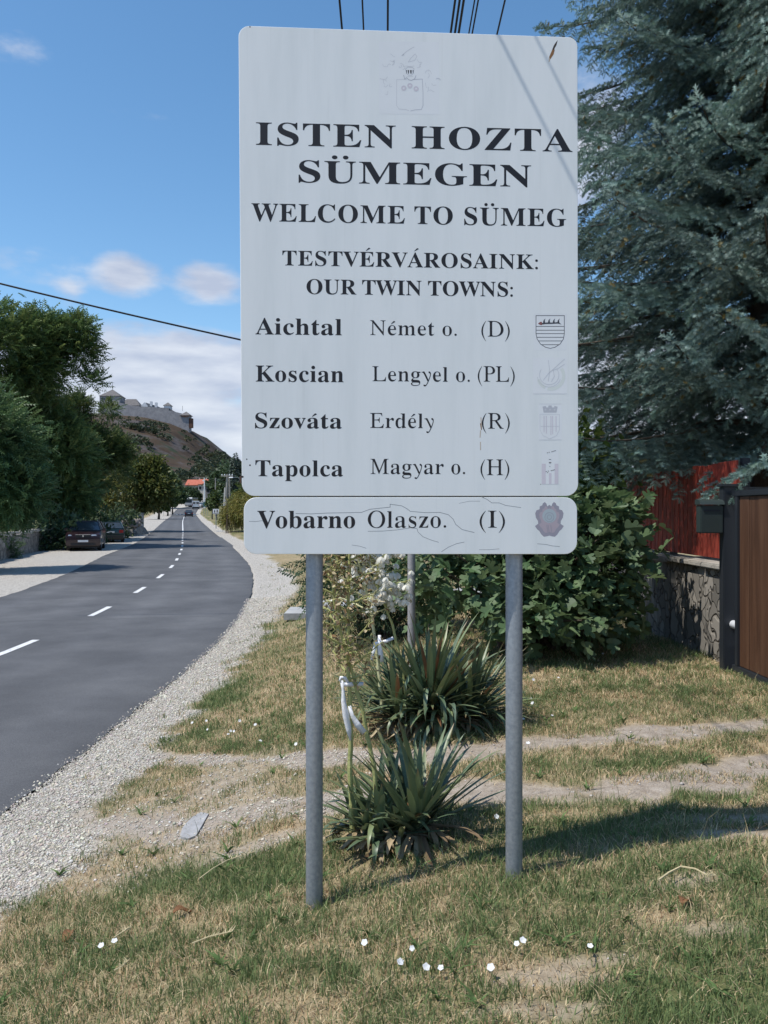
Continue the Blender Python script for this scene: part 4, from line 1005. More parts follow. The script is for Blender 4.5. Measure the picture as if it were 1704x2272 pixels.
INK = [flat('faded_ground', (.785, .81, .83), .5), flat('faded_line', (.50, .52, .57), .5), flat('dark_line', (.06, .065, .08), .5), flat('faded_rose', (.66, .62, .68), .5),
       flat('faded_olive', (.70, .745, .72), .5), flat('red_ink', (.25, .10, .10), .5), flat('grey_mauve', (.33, .32, .38), .5), flat('pale_blue_ink', (.42, .49, .53), .5), flat('pinkish', (.44, .38, .43), .5), flat('crack_grey', (.30, .32, .34), .6),
       flat('faint_line', (.60, .62, .66), .5)]


def circ(x, y, r, n=14): return [(x + r * math.cos(2 * math.pi * i / n), y + r * math.sin(2 * math.pi * i / n)) for i in range(n)]


# town arms at the top, almost bleached away
E = Emblem()
E.poly([(841, 92), (974, 93), (974, 254), (841, 253)][::-1], 0, 1)
cr = lambda x, y: (840 + x / 10.37, 80 + y / 10.37)
E.line([cr(*p) for p in ((415, 1000), (650, 1000))], .8, 10, 2)
E.line([cr(*p) for p in ((800, 1000), (1005, 990), (1022, 1300), (1022, 1600), (985, 1690), (840, 1698), (735, 1725))], 1.2, 1, 2)
E.line([cr(*p) for p in ((415, 1010), (415, 1600), (470, 1680), (620, 1690), (700, 1720))], .9, 10, 2)
for x, y in ((580, 1200), (720, 1142), (862, 1215)):
    E.poly([cr(*p) for p in circ(x, y, 58)][::-1], 3, 2)
    E.line([cr(*p) for p in circ(x, y, 58, 10)], .6, 10, 3, True)
    E.poly([cr(*p) for p in circ(x, y, 20, 8)][::-1], 0, 3)
hel = [(620, 760), (640, 860), (690, 900), (760, 900), (800, 850), (815, 750), (770, 720), (670, 715)]
E.line([cr(*p) for p in hel], .9, 1, 2, True)
for xa, xb in ((632, 652), (668, 700), (722, 762), (782, 802)):
    E.poly([cr(*p) for p in ((xa, 785), (xb, 785), (xb - 6, 870), (xa + 8, 860))][::-1], 2, 3)
E.line([cr(*p) for p in ((575, 900), (600, 990), (640, 960), (700, 1010), (760, 1020), (830, 985), (860, 910))], 1.6, 1, 2)
E.line([cr(*p) for p in ((640, 940), (715, 930), (790, 925))], .8, 10, 2)
E.line([cr(*p) for p in ((530, 450), (590, 400), (650, 350), (740, 290), (820, 250))], 1.1, 10, 2)
E.line([cr(*p) for p in ((535, 445), (580, 425))], 1.6, 1, 3)
E.line([cr(*p) for p in ((680, 600), (740, 510), (840, 410), (880, 470), (830, 560), (720, 590), (690, 600))], 1.1, 10, 2)
E.line([cr(*p) for p in ((620, 690), (720, 700), (820, 690))], .8, 10, 2)
for seed, sx, sy, wx, wy in ((1, 270, 650, 90, 90), (2, 500, 650, 80, 50), (3, 180, 980, 60, 130), (4, 260, 1250, 80, 160), (5, 1120, 740, 90, 140), (6, 1280, 1050, 70, 120), (7, 1150, 1280, 90, 130), (8, 380, 480, 60, 90), (9, 960, 660, 70, 60)):
    r = random.Random(seed)
    for _ in range(3):
        x, y = sx + r.uniform(-wx, wx), sy + r.uniform(-wy, wy); a = r.uniform(0, 6)
        pts = []
        for k in range(6): pts.append(cr(x, y)); a += r.uniform(-.2, 1.1); x += 26 * math.cos(a); y += 26 * math.sin(a)
        E.line(pts, .8, 10, 2)
E.build('coat_of_arms', INK, main_panel)

# shield with antler and bars
E = Emblem()
c2 = lambda x, y: (1150 + x / 3.95, 680 + y / 3.95)
sh = [(155, 80), (155, 240), (165, 285), (195, 330), (240, 358), (280, 367), (320, 358), (365, 330), (395, 285), (403, 240), (403, 80)]
E.poly([c2(*p) for p in ((135, 62), (425, 62), (425, 382), (135, 382))][::-1], 0, 1)
E.line([c2(*p) for p in sh], 1.3, 2, 2, True)
for y, a, b in ((175, 155, 403), (208, 155, 403), (238, 156, 402), (270, 163, 396), (302, 176, 382), (335, 203, 358)): E.line([c2(a, y), c2(b, y)], 1.3, 2, 2)
E.poly([c2(*p) for p in ((172, 150), (190, 136), (205, 134), (212, 150), (205, 164), (188, 160))][::-1], 5, 3)
E.poly([c2(*p) for p in ((205, 146), (250, 140), (310, 141), (352, 136), (378, 158), (345, 150), (290, 153), (240, 154), (210, 158))][::-1], 2, 3)
for x in (215, 258, 300, 340): E.poly([c2(*p) for p in ((x, 145), (x + 6, 122), (x + 22, 105), (x + 16, 126), (x + 22, 146))][::-1], 2, 4)
E.build('coat_of_arms', INK, main_panel)

# bleached olive wreath arms
E = Emblem()
E.poly([c2(*p) for p in ((130, 448), (425, 448), (425, 765), (130, 765))][::-1], 0, 1)
E.line([c2(*p) for p in ((130, 765), (425, 765))], .7, 10, 2)
ar = lambda r, a0, a1, cx, cy, n=12: [(cx + r * math.cos(R(a0 + (a1 - a0) * i / n)), cy + r * math.sin(R(a0 + (a1 - a0) * i / n))) for i in range(n + 1)]
o_ = ar(128, -35, 105, 285, 610); i_ = ar(98, -35, 105, 285, 610)
E.poly([c2(*p) for p in (o_ + i_[::-1])][::-1], 4, 2)
o_ = ar(125, 115, 165, 285, 610); i_ = ar(100, 115, 165, 285, 610)
E.poly([c2(*p) for p in (o_ + i_[::-1])][::-1], 4, 2)
E.line([c2(*p) for p in ar(85, -40, 215, 270, 600, 20)], .9, 10, 3)
E.line([c2(*p) for p in ar(105, 20, 170, 270, 600, 14)], .9, 10, 3)
E.line([c2(*p) for p in ((220, 645), (260, 590), (300, 555), (405, 460))], 1.0, 10, 3)
E.line([c2(*p) for p in ((300, 560), (345, 545), (405, 505))], 1.0, 10, 3)
E.line([c2(*p) for p in ((262, 470), (275, 560), (262, 655))], 1.0, 10, 3)
E.line([c2(*p) for p in ((305, 560), (315, 610), (290, 660))], 1.0, 10, 3)
E.build('coat_of_arms', INK, main_panel)

# bleached arms under a mural crown
E = Emblem()
E.poly([c2(*p) for p in ((178, 853), (380, 853), (380, 1170), (178, 1170))][::-1], 0, 1)
E.line([c2(*p) for p in ((180, 855), (378, 855))], .7, 10, 2)
E.line([c2(*p) for p in ((180, 1169), (378, 1169))], .7, 10, 2)
E.poly([c2(*p) for p in ((222, 930), (212, 878), (240, 872), (244, 885), (262, 885), (264, 868), (292, 868), (294, 885), (314, 885), (316, 872), (344, 878), (334, 930))][::-1], 1, 2)
for x in (238, 278, 318): E.poly([c2(*p) for p in circ(x, 905, 8, 8)][::-1], 10, 3)
sh = [(190, 945), (190, 1080), (215, 1130), (275, 1160), (335, 1130), (360, 1080), (360, 945)]
E.poly([c2(*p) for p in sh][::-1] if False else [c2(*p) for p in sh], 0, 2)
E.line([c2(*p) for p in sh], .7, 10, 3, True)
for x in (225, 245, 285, 300, 330): E.line([c2(x, 960), c2(x, 1130 - abs(x - 275) * .6)], 1.6, 3, 4)
E.line([c2(195, 1050), c2(355, 1050)], .8, 10, 4)
E.build('coat_of_arms', INK, main_panel)

# pinkish castle arms with dark dashes
E = Emblem()
E.poly([c2(*p) for p in ((205, 1255), (352, 1255), (352, 1555), (205, 1555))][::-1], 0, 1)
E.poly([c2(*p) for p in ((205, 1378), (240, 1378), (240, 1555), (205, 1555))][::-1], 3, 2)
E.poly([c2(*p) for p in ((318, 1378), (350, 1378), (350, 1555), (318, 1555))][::-1], 3, 2)
E.poly([c2(*p) for p in ((268, 1460), (290, 1460), (290, 1555), (268, 1555))][::-1], 3, 2)
E.line([c2(205, 1556), c2(350, 1556)], .7, 10, 3)
for a in (((250, 1284), (258, 1281)), ((266, 1279), (274, 1277)), ((288, 1274), (328, 1262)), ((240, 1447), (250, 1445)), ((258, 1443), (268, 1441)), ((284, 1440), (320, 1430)), ((268, 1340), (286, 1340)), ((268, 1366), (288, 1366)), ((270, 1372), (284, 1372)), ((274, 1402), (279, 1403))):
    E.line([c2(*p) for p in a], 1.1, 2, 4)
E.build('coat_of_arms', INK, main_panel)

# grey cartouche on the lower strip
E = Emblem()
half = [(0, 1738), (-18, 1752), (-26, 1728), (-40, 1714), (-56, 1724), (-62, 1742), (-84, 1752), (-86, 1778), (-112, 1786), (-124, 1812), (-118, 1850), (-100, 1880), (-98, 1905), (-126, 1924), (-108, 1952), (-88, 1968), (-70, 1998), (-48, 2018), (-20, 2014), (0, 2008)]
outl = half + [(-x, y) for x, y in half[::-1][1:-1]]
E.poly([c2(272 + x, y) for x, y in outl], 6, 1)
E.poly([c2(272 + x * .72, 1866 + (y - 1866) * .78) for x, y in outl], 8, 2)
E.poly([c2(*p) for p in circ(272, 1835, 62, 18)][::-1], 7, 3)
E.line([c2(*p) for p in circ(272, 1846, 40, 14)], .9, 6, 4, True)
E.line([c2(*p) for p in circ(272, 1846, 20, 10)], .9, 6, 4, True)
for x in (250, 262, 285): E.line([c2(x, 1915), c2(x + 6, 1975)], 1.2, 6, 4)
E.build('coat_of_arms', INK, low_panel)

# hairline cracks in the strip's foil, scratch with rust on the main panel
E = Emblem()
c3 = lambda x, y: (520 + x / 2.127, 1080 + y / 2.127)
for pl, w in ((((70, 163), (100, 164), (132, 160)), 1.0), (((290, 126), (360, 128), (440, 124), (600, 121), (640, 106), (735, 96), (735, 82), (790, 90), (815, 104), (830, 116), (900, 122), (970, 121), (1010, 132), (1032, 152), (1045, 178), (1075, 202), (1132, 216)), 1.3),
              (((630, 210), (700, 209), (770, 203), (830, 194), (862, 197), (866, 213), (890, 236), (930, 252), (964, 262)), 1.1), (((978, 306), (1010, 285), (1050, 268), (1085, 261)), 1.1), (((1165, 47), (1190, 58), (1215, 76), (1250, 76), (1280, 88), (1352, 98)), 1.2),
              (((555, 275), (590, 280), (622, 290)), .9), (((1430, 269), (1470, 272), (1500, 279), (1535, 282)), 1.1), (((1155, 297), (1200, 297), (1250, 293)), .9), (((1060, 78), (1110, 68), (1160, 68)), .7)):
    E.line([c3(*p) for p in pl], w, 9, 1)
E.build('foil_crack', INK, low_panel)
E = Emblem()
INK2 = [flat('rust', (.24, .12, .05), .8), flat('scratch_dark', (.05, .04, .035), .7), flat('rust_stain', (.52, .44, .36), .7)]
c4 = lambda x, y: (520 + x / 2.127, 40 + y / 2.127)
E.poly([c4(*p) for p in ((1526, 104), (1520, 128), (1512, 142), (1506, 165), (1490, 190), (1485, 186), (1497, 158), (1505, 135), (1512, 122))], 1, 1)
E.poly([c4(*p) for p in ((1500, 150), (1512, 150), (1506, 172), (1490, 196), (1486, 182))], 0, 2)
E.poly([c4(*p) for p in ((1484, 188), (1492, 190), (1488, 205), (1483, 210))], 2, 1)
d4 = lambda x, y: (x * K, y * K)
for a in (((1039, 902), (1040, 925)), ((1038, 930), (1037, 945)), ((1038, 955), (1038, 972))): E.line([d4(*p) for p in a], 2.0, 2, 1)
E.line([d4(1038, 915), d4(1040, 928)], 2.0, 0, 2)
for x, y, r in ((1183, 1021, 1.2), (524, 1030, 2.5), (540, 1005, 2), (533, 992, 1.6), (1249, 780, 1.6), (1168, 1046, .9), (540, 58, 1.6)): E.poly([d4(*p) for p in circ(x, y, r, 7)][::-1], 1, 1)
E.build('rust_scratch', INK2, main_panel)
# ------------------------------------------------------------------ plants: shared builders
LEAFM = vmat('leaf_surface', .55, .28, .35)
NEEDLEM = vmat('needle_surface', .6, .12, .3)


def frames(n, D, roll=None, up=None):
    """right-handed frames with T along D (n,3)"""
    T = D / np.linalg.norm(D, axis=1, keepdims=True)
    u = np.array([0, 0, 1.0]) if up is None else up
    B = np.cross(T, np.broadcast_to(u, T.shape))
    l = np.linalg.norm(B, axis=1, keepdims=True)
    B = np.where(l > 1e-3, B / np.maximum(l, 1e-9), np.array([1.0, 0, 0]))
    Nn = np.cross(B, T)
    if roll is not None:
        c, s = np.cos(roll)[:, None], np.sin(roll)[:, None]
        B, Nn = B * c + Nn * s, Nn * c - B * s
    return T, B, Nn


def place(tv, tf, O, T, B, Nn, S, W=None):
    """template vertices (along T, across B, normal N) on many frames"""
    n = len(O); W = S if W is None else W
    V = O[:, None] + tv[None, :, 0, None] * (T * S[:, None])[:, None] + tv[None, :, 1, None] * (B * W[:, None])[:, None] + tv[None, :, 2, None] * (Nn * S[:, None])[:, None]
    b = np.arange(n)[:, None, None] * len(tv)
    return V.reshape(-1, 3), [(np.asarray(f)[None] + b).reshape(-1, np.asarray(f).shape[1]) for f in tf]


def unit(n):
    v = rng.normal(0, 1, (n, 3)); return v / np.linalg.norm(v, axis=1, keepdims=True)


# leaf templates: columns along, across, normal
LEAF = np.array([(0, 0, 0), (.35, -.5, .06), (.35, .5, .06), (.75, -.33, .02), (.75, .33, .02), (1, 0, -.1), (.4, 0, -.02), (.75, 0, -.05)])
LEAF_F = [np.array([(0, 1, 6), (0, 6, 2), (3, 5, 7), (7, 5, 4)]), np.array([(1, 3, 7, 6), (6, 7, 4, 2)])]
DIAM = np.array([(0, 0, 0), (.45, -.5, .05), (1, 0, -.08), (.45, .5, .05)])
DIAM_F = [np.array([(0, 1, 2, 3)])]


def pinnate(pairs=5, w=.085, ll=.30, droop=.22):
    V, F = [], []
    for i in range(pairs):
        t = .25 + .70 * i / (pairs - 1)
        z = -droop * t * t
        for s in (-1, 1):
            b = len(V); L = ll * (1 - .35 * abs(t - .55))
            dx, dy = .55 * L, .85 * L * s
            V += [(t, 0, z), (t + dx * .4 - w * .3, dy * .45 - s * w * -.0, z - .02), (t + dx, dy, z - .10), (t + dx * .55 + w, dy * .5, z - .02)]
            F.append((b, b + 1, b + 2, b + 3) if s < 0 else (b, b + 3, b + 2, b + 1))
    b = len(V); V += [(.98, 0, -droop), (1.12, -w * .6, -droop - .03), (1.32, 0, -droop - .1), (1.12, w * .6, -droop - .03)]
    F.append((b, b + 1, b + 2, b + 3))
    return np.array(V), [np.array(F)]


PINN, PINN_F = pinnate()


def colors(n, stops, jitter=.15):
    """random mix between listed leaf colours"""
    c = np.array(stops); k = len(c)
    t = rng.uniform(0, k - 1, n); i = np.minimum(t.astype(int), k - 2); f = (t - i)[:, None]
    return (c[i] * (1 - f) + c[i + 1] * f) * rng.uniform(1 - jitter, 1 + jitter, (n, 1))


def crown_tips(ells, per, shell=(.55, 1.0), gap=.42, scale=.6, seed=1, zmin=None):
    """twig-end points spread through several ellipsoids, with natural gaps"""
    out, dirs = [], []
    for (c, r) in ells:
        c = np.array(c); r = np.array(r)
        n = int(per * (r[0] * r[1] * r[2]) ** .55)
        d = unit(n); q = rng.uniform(shell[0], shell[1], (n, 1)) * (1 + .18 * (fbm(d[:, 0] * 2 + c[0], d[:, 1] * 2 + d[:, 2] * 2, 1.7, seed)[:, None] - .5) * 2)
        p = c + d * r * q
        k = fbm(p[:, 0] + p[:, 2] * .7, p[:, 1] - p[:, 2] * .6, scale, seed + 5) > gap
        if zmin is not None: k &= p[:, 2] > zmin
        out.append(p[k]); dirs.append(d[k])
    return np.concatenate(out), np.concatenate(dirs)


def foliage(name, tips, dirs, per, spread, size, tmpl, stops, mat, parent, loc, up=.25, out=.8, rnd=.8, wide=1.0, jitter=.2, tone=None):
    n = len(tips) * per
    O = np.repeat(tips, per, 0) + rng.normal(0, spread, (n, 3)) * rng.uniform(.2, 1, (n, 1))
    D = np.repeat(dirs, per, 0) * out + unit(n) * rnd + np.array([0, 0, up])
    T, B, Nn = frames(n, D, rng.normal(0, .6, n))
    S = size * rng.uniform(.65, 1.2, n)
    V, F = place(tmpl[0], tmpl[1], O - np.array(loc), T, B, Nn, S, S * wide)
    c = colors(n, stops, jitter)
    if tone is not None: c = c * np.repeat(tone, per)[:, None]
    return link(name, npmesh(name, V, F, mat, np.repeat(np.clip(c, 0, 1), len(tmpl[0]), 0)), parent)


def limbs(name, base, ells, tips, n, r0, mat, parent, loc, rt=.25, seed=2, top=.65):
    """tapered trunk with limbs that reach into the crown"""
    r = random.Random(seed); mb = MB(); base = Vector(base); loc = Vector(loc)
    c0 = Vector(ells[0][0]); h = c0.z + ells[0][1][2] * top
    path = [base + Vector((0, 0, -.3))]
    for k in range(1, 7):
        t = k / 6
        path.append(Vector((base.x + (c0.x - base.x) * t + r.uniform(-.1, .1) * r0 * 4 * (t < 1), base.y + (c0.y - base.y) * t, base.z + (h - base.z) * t)))
    rad = [r0 * 1.35] + [r0 * (1 - .78 * k / 6) for k in range(1, 7)]
    mb.tube([p - loc for p in path], rad, 10)
    idx = [r.randrange(len(tips)) for _ in range(n)] if len(tips) else []
    for i in idx:
        e = Vector(tips[i]); t = r.uniform(.3, .95); j = min(int(t * 6), 5); f = t * 6 - j
        s = path[j].lerp(path[j + 1], f)
        if e.z < s.z - .5: s = path[2]
        m = s.lerp(e, .5) + Vector((r.uniform(-.2, .2), r.uniform(-.2, .2), .12 * (e - s).length))
        rr = rad[j] * rt
        mb.tube([p - loc for p in (s, s.lerp(m, .5), m, m.lerp(e, .5), e)], [rr, rr * .8, rr * .55, rr * .35, rr * .15], 5, caps=False)
    return mb.build(name, mat, parent, smooth=True)


# ------------------------------------------------------------------ yuccas
def sword_leaves(n, origin, length, width, el, az=None, droop=.3, cols=None, fold=.25, base_r=.05):
    """long stiff leaves from a rosette; each a folded tapering strip bending with its own weight"""
    az = rng.uniform(0, 6.283, n) if az is None else az
    segs = 7
    V = np.zeros((n, (segs + 1) * 3, 3))
    hx, hy = np.cos(az), np.sin(az)
    t_prev = 0
    px = origin[0] + hx * base_r * rng.uniform(0, 1, n); py = origin[1] + hy * base_r * rng.uniform(0, 1, n); pz = np.full(n, origin[2]) + rng.uniform(0, .05, n)
    e = el.copy()
    for k in range(segs + 1):
        t = k / segs
        w = width * (1.0 if k else .9) * np.interp(t, [0, .15, .5, .8, 1], [.62, .75, 1, .62, .02])
        sx, sy = -hy, hx
        nz, nh = np.cos(e), -np.sin(e)              # leaf normal
        for q, s in enumerate((-1, 0, 1)):
            off = s * w * .5; dn = fold * w * (0.0 if s == 0 else .5)
            V[:, k * 3 + q, 0] = px + sx * off + hx * nh * dn
            V[:, k * 3 + q, 1] = py + sy * off + hy * nh * dn
            V[:, k * 3 + q, 2] = pz + nz * dn
        st = length / segs
        px = px + hx * np.cos(e) * st; py = py + hy * np.cos(e) * st; pz = pz + np.sin(e) * st
        e = e - droop * (t + .15) ** 1.5 * 1.6
    b = np.arange(n)[:, None, None] * (segs + 1) * 3
    f = []
    for k in range(segs):
        for q in (0, 1): f.append((k * 3 + q, k * 3 + q + 1, k * 3 + q + 4, k * 3 + q + 3))
    Fq = (np.array(f)[None] + b).reshape(-1, 4)
    CC = np.repeat(cols[:, None], (segs + 1) * 3, 1)
    dryt = (rng.uniform(0, 1, (n, 1, 1)) < .5)
    CC[:, -3:] = np.where(dryt, np.array([.24, .15, .08]), CC[:, -3:])
    CC[:, 0::3] = CC[:, 0::3] * .55 + .45 * np.array([.20, .20, .09])       # pale leaf margin
    return V.reshape(-1, 3), Fq, CC.reshape(-1, 3)


YUC = vmat('yucca_leaf', .42, .1, .45)
DRYM = vmat('dry_leaf', .85, .15, .15)


def yucca(label, base, crowns, dead_n, stalks, group='yuccas behind the welcome sign'):
    """crowns: (dx, dy, dz, n, length, width, droopy share)"""
    loc = (base.x, base.y, base.z)
    t = thing('yucca', label, 'yucca', loc, 0, group)
    Vs, Fs, Cs = [], [], []; b = 0
    for dx, dy, dz, n, ln, wd, dr, lo in crowns:
        el = np.arcsin(np.clip(rng.uniform(lo, 1.0, n), -1, .999))
        L = ln * rng.uniform(.75, 1.1, n) * (.8 + .2 * np.sin(el).clip(0))
        droop = np.where(rng.uniform(0, 1, n) < dr, rng.uniform(.5, .9, n), rng.uniform(.0, .14, n))
        c = colors(n, [(.065, .105, .062), (.11, .165, .092), (.175, .215, .10), (.10, .15, .105)], .2)
        hot = rng.uniform(0, 1, n) < .02
        c[hot] = np.array([.22, .10, .05]) * rng.uniform(.8, 1.2, (hot.sum(), 1))
        V, F_, C_ = sword_leaves(n, (dx, dy, dz), L, wd * rng.uniform(.75, 1.15, n), el, None, droop, c)
        Vs.append(V); Fs.append(F_ + b); Cs.append(C_); b += len(V)
    link('leaf_rosette', npmesh('leaf_rosette', np.concatenate(Vs), [np.concatenate(Fs)], YUC, np.concatenate(Cs), smooth=True), t)
    if dead_n:
        Vs, Fs, Cs = [], [], []; b = 0
        for dx, dy, dz, n, ln, wd, dr, lo in crowns:
            m = max(8, int(dead_n * n / sum(c[3] for c in crowns)))
            el = rng.uniform(-.35, .25, m)
            c = colors(m, [(.16, .10, .06), (.34, .25, .15), (.50, .41, .28), (.22, .15, .09)], .25)
            V, F_, C_ = sword_leaves(m, (dx, dy, max(.03, dz * .5)), ln * rng.uniform(.35, .75, m), wd * rng.uniform(.5, .9, m), el, None, rng.uniform(.2, .8, m), c, .5)
            V[:, 2] = np.maximum(V[:, 2], .012 + .02 * rng.uniform(0, 1, len(V)))
            Vs.append(V); Fs.append(F_ + b); Cs.append(C_); b += len(V)
        link('dead_leaves', npmesh('dead_leaves', np.concatenate(Vs), [np.concatenate(Fs)], DRYM, np.concatenate(Cs)), t)
    for s in stalks: stalk(t, Vector(loc), **s)
    return t


STALKM = pmat('yucca_stalk', [(.3, (.28, .30, .11)), (.7, (.44, .44, .19))], 20, .6, .2)
STALKP = pmat('yucca_stalk_pale', [(.3, (.48, .47, .25)), (.7, (.62, .60, .36))], 20, .6, .2)
PETAL = vmat('flower_petal', .6, .35, .2)
BELL = np.array([(0, 0, 0), (.35, -.28, .22), (.35, .28, .22), (.8, -.30, .30), (.8, .30, .30), (1.05, 0, .18)])
BELL_F = [np.array([(0, 1, 2), (3, 5, 4)]), np.array([(1, 3, 4, 2)])]


def bells(P_, size, col):
    """hanging bell flowers: five cupped petals each"""
    Vs, Fs, Cs = [], [], []; b = 0
    n = len(P_)
    for k in range(5):
        a = 6.283 * k / 5 + rng.uniform(0, .4, n)
        D = np.stack([np.zeros(n) + .25 * np.cos(a), .25 * np.sin(a), -np.ones(n)], -1) + .25 * unit(n)
        T = D / np.linalg.norm(D, axis=1, keepdims=True)
        No = np.stack([np.cos(a), np.sin(a), np.full(n, .15)], -1)
        B = np.cross(No, T); B /= np.linalg.norm(B, axis=1, keepdims=True); No = np.cross(T, B)
        V, F_ = place(BELL, BELL_F, P_, T, B, No, size)
        Vs.append(V); Fs.append([f + b for f in F_]); Cs.append(np.repeat(col, len(BELL), 0)); b += len(V)
    return np.concatenate(Vs), [np.concatenate([f[i] for f in Fs]) for i in range(2)], np.concatenate(Cs)


def stalk(t, loc, path, r0, pan0, n_br, br_len, withered, fresh, pale=False, seed=1, side=0.0):
    r = random.Random(seed)
    P_ = [Vector(p) - loc for p in path]
    # finer path
    Q = []
    for i in range(len(P_) - 1):
        for k in range(5): Q.append(P_[i].lerp(P_[i + 1], k / 5) + Vector((r.uniform(-1, 1), r.uniform(-1, 1), 0)) * .003)
    Q.append(P_[-1]); n = len(Q)
    mb = MB()
    mb.tube(Q, [r0 * (1 - .72 * i / n) for i in range(n)], 8)
    # small bracts on the stem
    for k in range(int(n * .7)):
        i = r.randrange(2, n - 1); a = r.uniform(0, 6.28); d = Vector((math.cos(a), math.sin(a), 1.1)).normalized()
        mb.tube([Q[i], Q[i] + d * .02, Q[i] + d * .045 + Vector((0, 0, .004))], [.004, .003, .0005], 4, caps=False)
    pts_w, pts_f = [], []
    for k in range(n_br):
        f = pan0 + (1 - pan0) * (k + r.random() * .6) / n_br
        x = f * (n - 1); i = min(int(x), n - 2); s = Q[i].lerp(Q[i + 1], x - i)
        a = k * 2.4 + r.uniform(-.4, .4)
        L = br_len * r.uniform(.6, 1.1) * (1 - .55 * (f - pan0) / (1 - pan0 + 1e-6))
        d = Vector((math.cos(a) + side, math.sin(a) * .9, r.uniform(.25, .7))).normalized()
        bp = [s]
        for q in range(1, 6):
            d = (d + Vector((r.uniform(-.15, .15), r.uniform(-.15, .15), r.uniform(-.06, .06)))).normalized()
            bp.append(bp[-1] + d * L / 5)
        mb.tube(bp, [.0062 * (1 - .14 * q) for q in range(6)], 5, caps=False)
        for q in range(1, 6):
            for _ in range(r.choice((2, 3))):
                e = bp[q] + Vector((r.uniform(-.03, .03), r.uniform(-.03, .03), r.uniform(-.035, .012)))
                mb.tube([bp[q].lerp(bp[q - 1], r.random()), e], [.0026, .002], 3, caps=False)
                (pts_f if r.random() < fresh else pts_w).append(e) if r.random() < .75 else None
    st = mb.build('flower_stalk', STALKP if pale else STALKM, t, smooth=True)
    if pts_w and withered:
        P2 = np.array([tuple(p) for p in pts_w]); n2 = len(P2)
        V, F_ = place(LEAF, LEAF_F, np.repeat(P2, 2, 0), *frames(n2 * 2, unit(n2 * 2) * .9 + np.array([0, 0, -.5]), rng.uniform(0, 6, n2 * 2)), rng.uniform(.018, .036, n2 * 2), rng.uniform(.007, .016, n2 * 2))
        c = colors(n2 * 2, [(.16, .10, .05), (.34, .24, .15), (.50, .42, .28), (.26, .26, .10)], .3)
        link('withered_flowers', npmesh('withered_flowers', V, F_, DRYM, np.repeat(c, len(LEAF), 0)), st)
    if pts_f:
        P2 = np.array([tuple(p) for p in pts_f])
        V, F_, c = bells(P2, rng.uniform(.036, .052, len(P2)), np.clip(np.array([.80, .79, .72]) * rng.uniform(.85, 1.05, (len(P2), 1)), 0, .85))
        link('flowers', npmesh('flowers', V, F_, PETAL, c), st)


yb1 = gp(895, 1868); yb1.z -= .01
D1 = yb1.y
yf = lambda x, y, d=0.0: P(x * K, y * K, D1 + d)
front_yucca = yucca('yucca with upright blades and tall withered stalks close behind the sign', yb1, [(.07, .03, .03, 60, .55, .040, .03, .45), (-.11, .0, .02, 52, .40, .034, .12, .15), (-.02, -.04, .01, 26, .33, .032, .1, .1), (-.19, .05, .01, 30, .31, .030, .1, .05), (.0, .1, .02, 26, .40, .036, .05, .3)], 170,
      [dict(path=[yf(762, 1800), yf(757, 1690), yf(757, 1560), yf(752, 1440), yf(752, 1300), yf(757, 1180), yf(758, 1080)], r0=.014, pan0=.45, n_br=26, br_len=.24, withered=True, fresh=.0, seed=4),
       dict(path=[yf(822, 1790), yf(806, 1650), yf(785, 1545), yf(765, 1465), yf(742, 1390), yf(722, 1300), yf(712, 1200)], r0=.012, pan0=.55, n_br=18, br_len=.2, withered=True, fresh=.0, seed=5)])

yb2 = gp(955, 1622)
D2 = yb2.y
yr = lambda x, y, d=0.0: P(x * K, y * K, D2 + d)
rear_yucca = yucca('broad yucca clump with drooping lower blades and white bell flowers, second behind the sign', yb2, [(.0, .05, .10, 190, .70, .040, .06, .18), (-.22, .08, .05, 110, .58, .036, .12, .1), (.28, .1, .06, 110, .60, .036, .12, .1), (.1, -.08, .05, 60, .50, .036, .85, .15), (-.1, -.02, .04, 40, .44, .034, .5, .0)], 280,
      [dict(path=[yr(826, 1540), yr(822, 1480), yr(813, 1400), yr(803, 1330), yr(787, 1260), yr(768, 1190), yr(755, 1120)], r0=.015, pan0=.5, n_br=24, br_len=.34, withered=True, fresh=.22, pale=True, seed=7),
       dict(path=[yr(880, 1520), yr(868, 1440), yr(848, 1350), yr(825, 1290), yr(805, 1225), yr(790, 1150), yr(780, 1080)], r0=.011, pan0=.45, n_br=26, br_len=.27, withered=True, fresh=.9, seed=9, side=.35)])

# white plastic tape tied to the stalks
TAPE = pmat('plastic_tape', [(.3, (.70, .71, .74)), (.7, (.80, .80, .81))], 8, .35, .2, spec=.5)


def tape(name, label, pts_list, w, loc, group):
    t = thing(name, label, 'tape', loc, 0, group)
    for nm, pts, ww in pts_list:
        V, F_ = [], []
        Q = [Vector(p) - Vector(loc) for p in pts]
        for i, q in enumerate(Q):
            tn = (Q[min(i + 1, len(Q) - 1)] - Q[max(i - 1, 0)]).normalized()
            sd = tn.cross(Vector((.2, 1, .1))).normalized()
            sd = (Matrix.Rotation(.5 * math.sin(i * 1.3), 3, tn) @ sd)
            k = ww[i]
            V += [tuple(q - sd * k + Vector((0, .004 * math.sin(i * 2), 0))), tuple(q), tuple(q + sd * k + Vector((0, .006, 0)))]
        for i in range(len(Q) - 1):
            for a in (0, 1): F_.append((i * 3 + a, i * 3 + a + 1, i * 3 + a + 4, i * 3 + a + 3))
        me = npmesh(nm, np.array(V), [np.array(F_)], TAPE, smooth=True)
        o = link(nm, me, t)
        md = o.modifiers.new('thickness', 'SOLIDIFY'); md.thickness = .0012
    return t


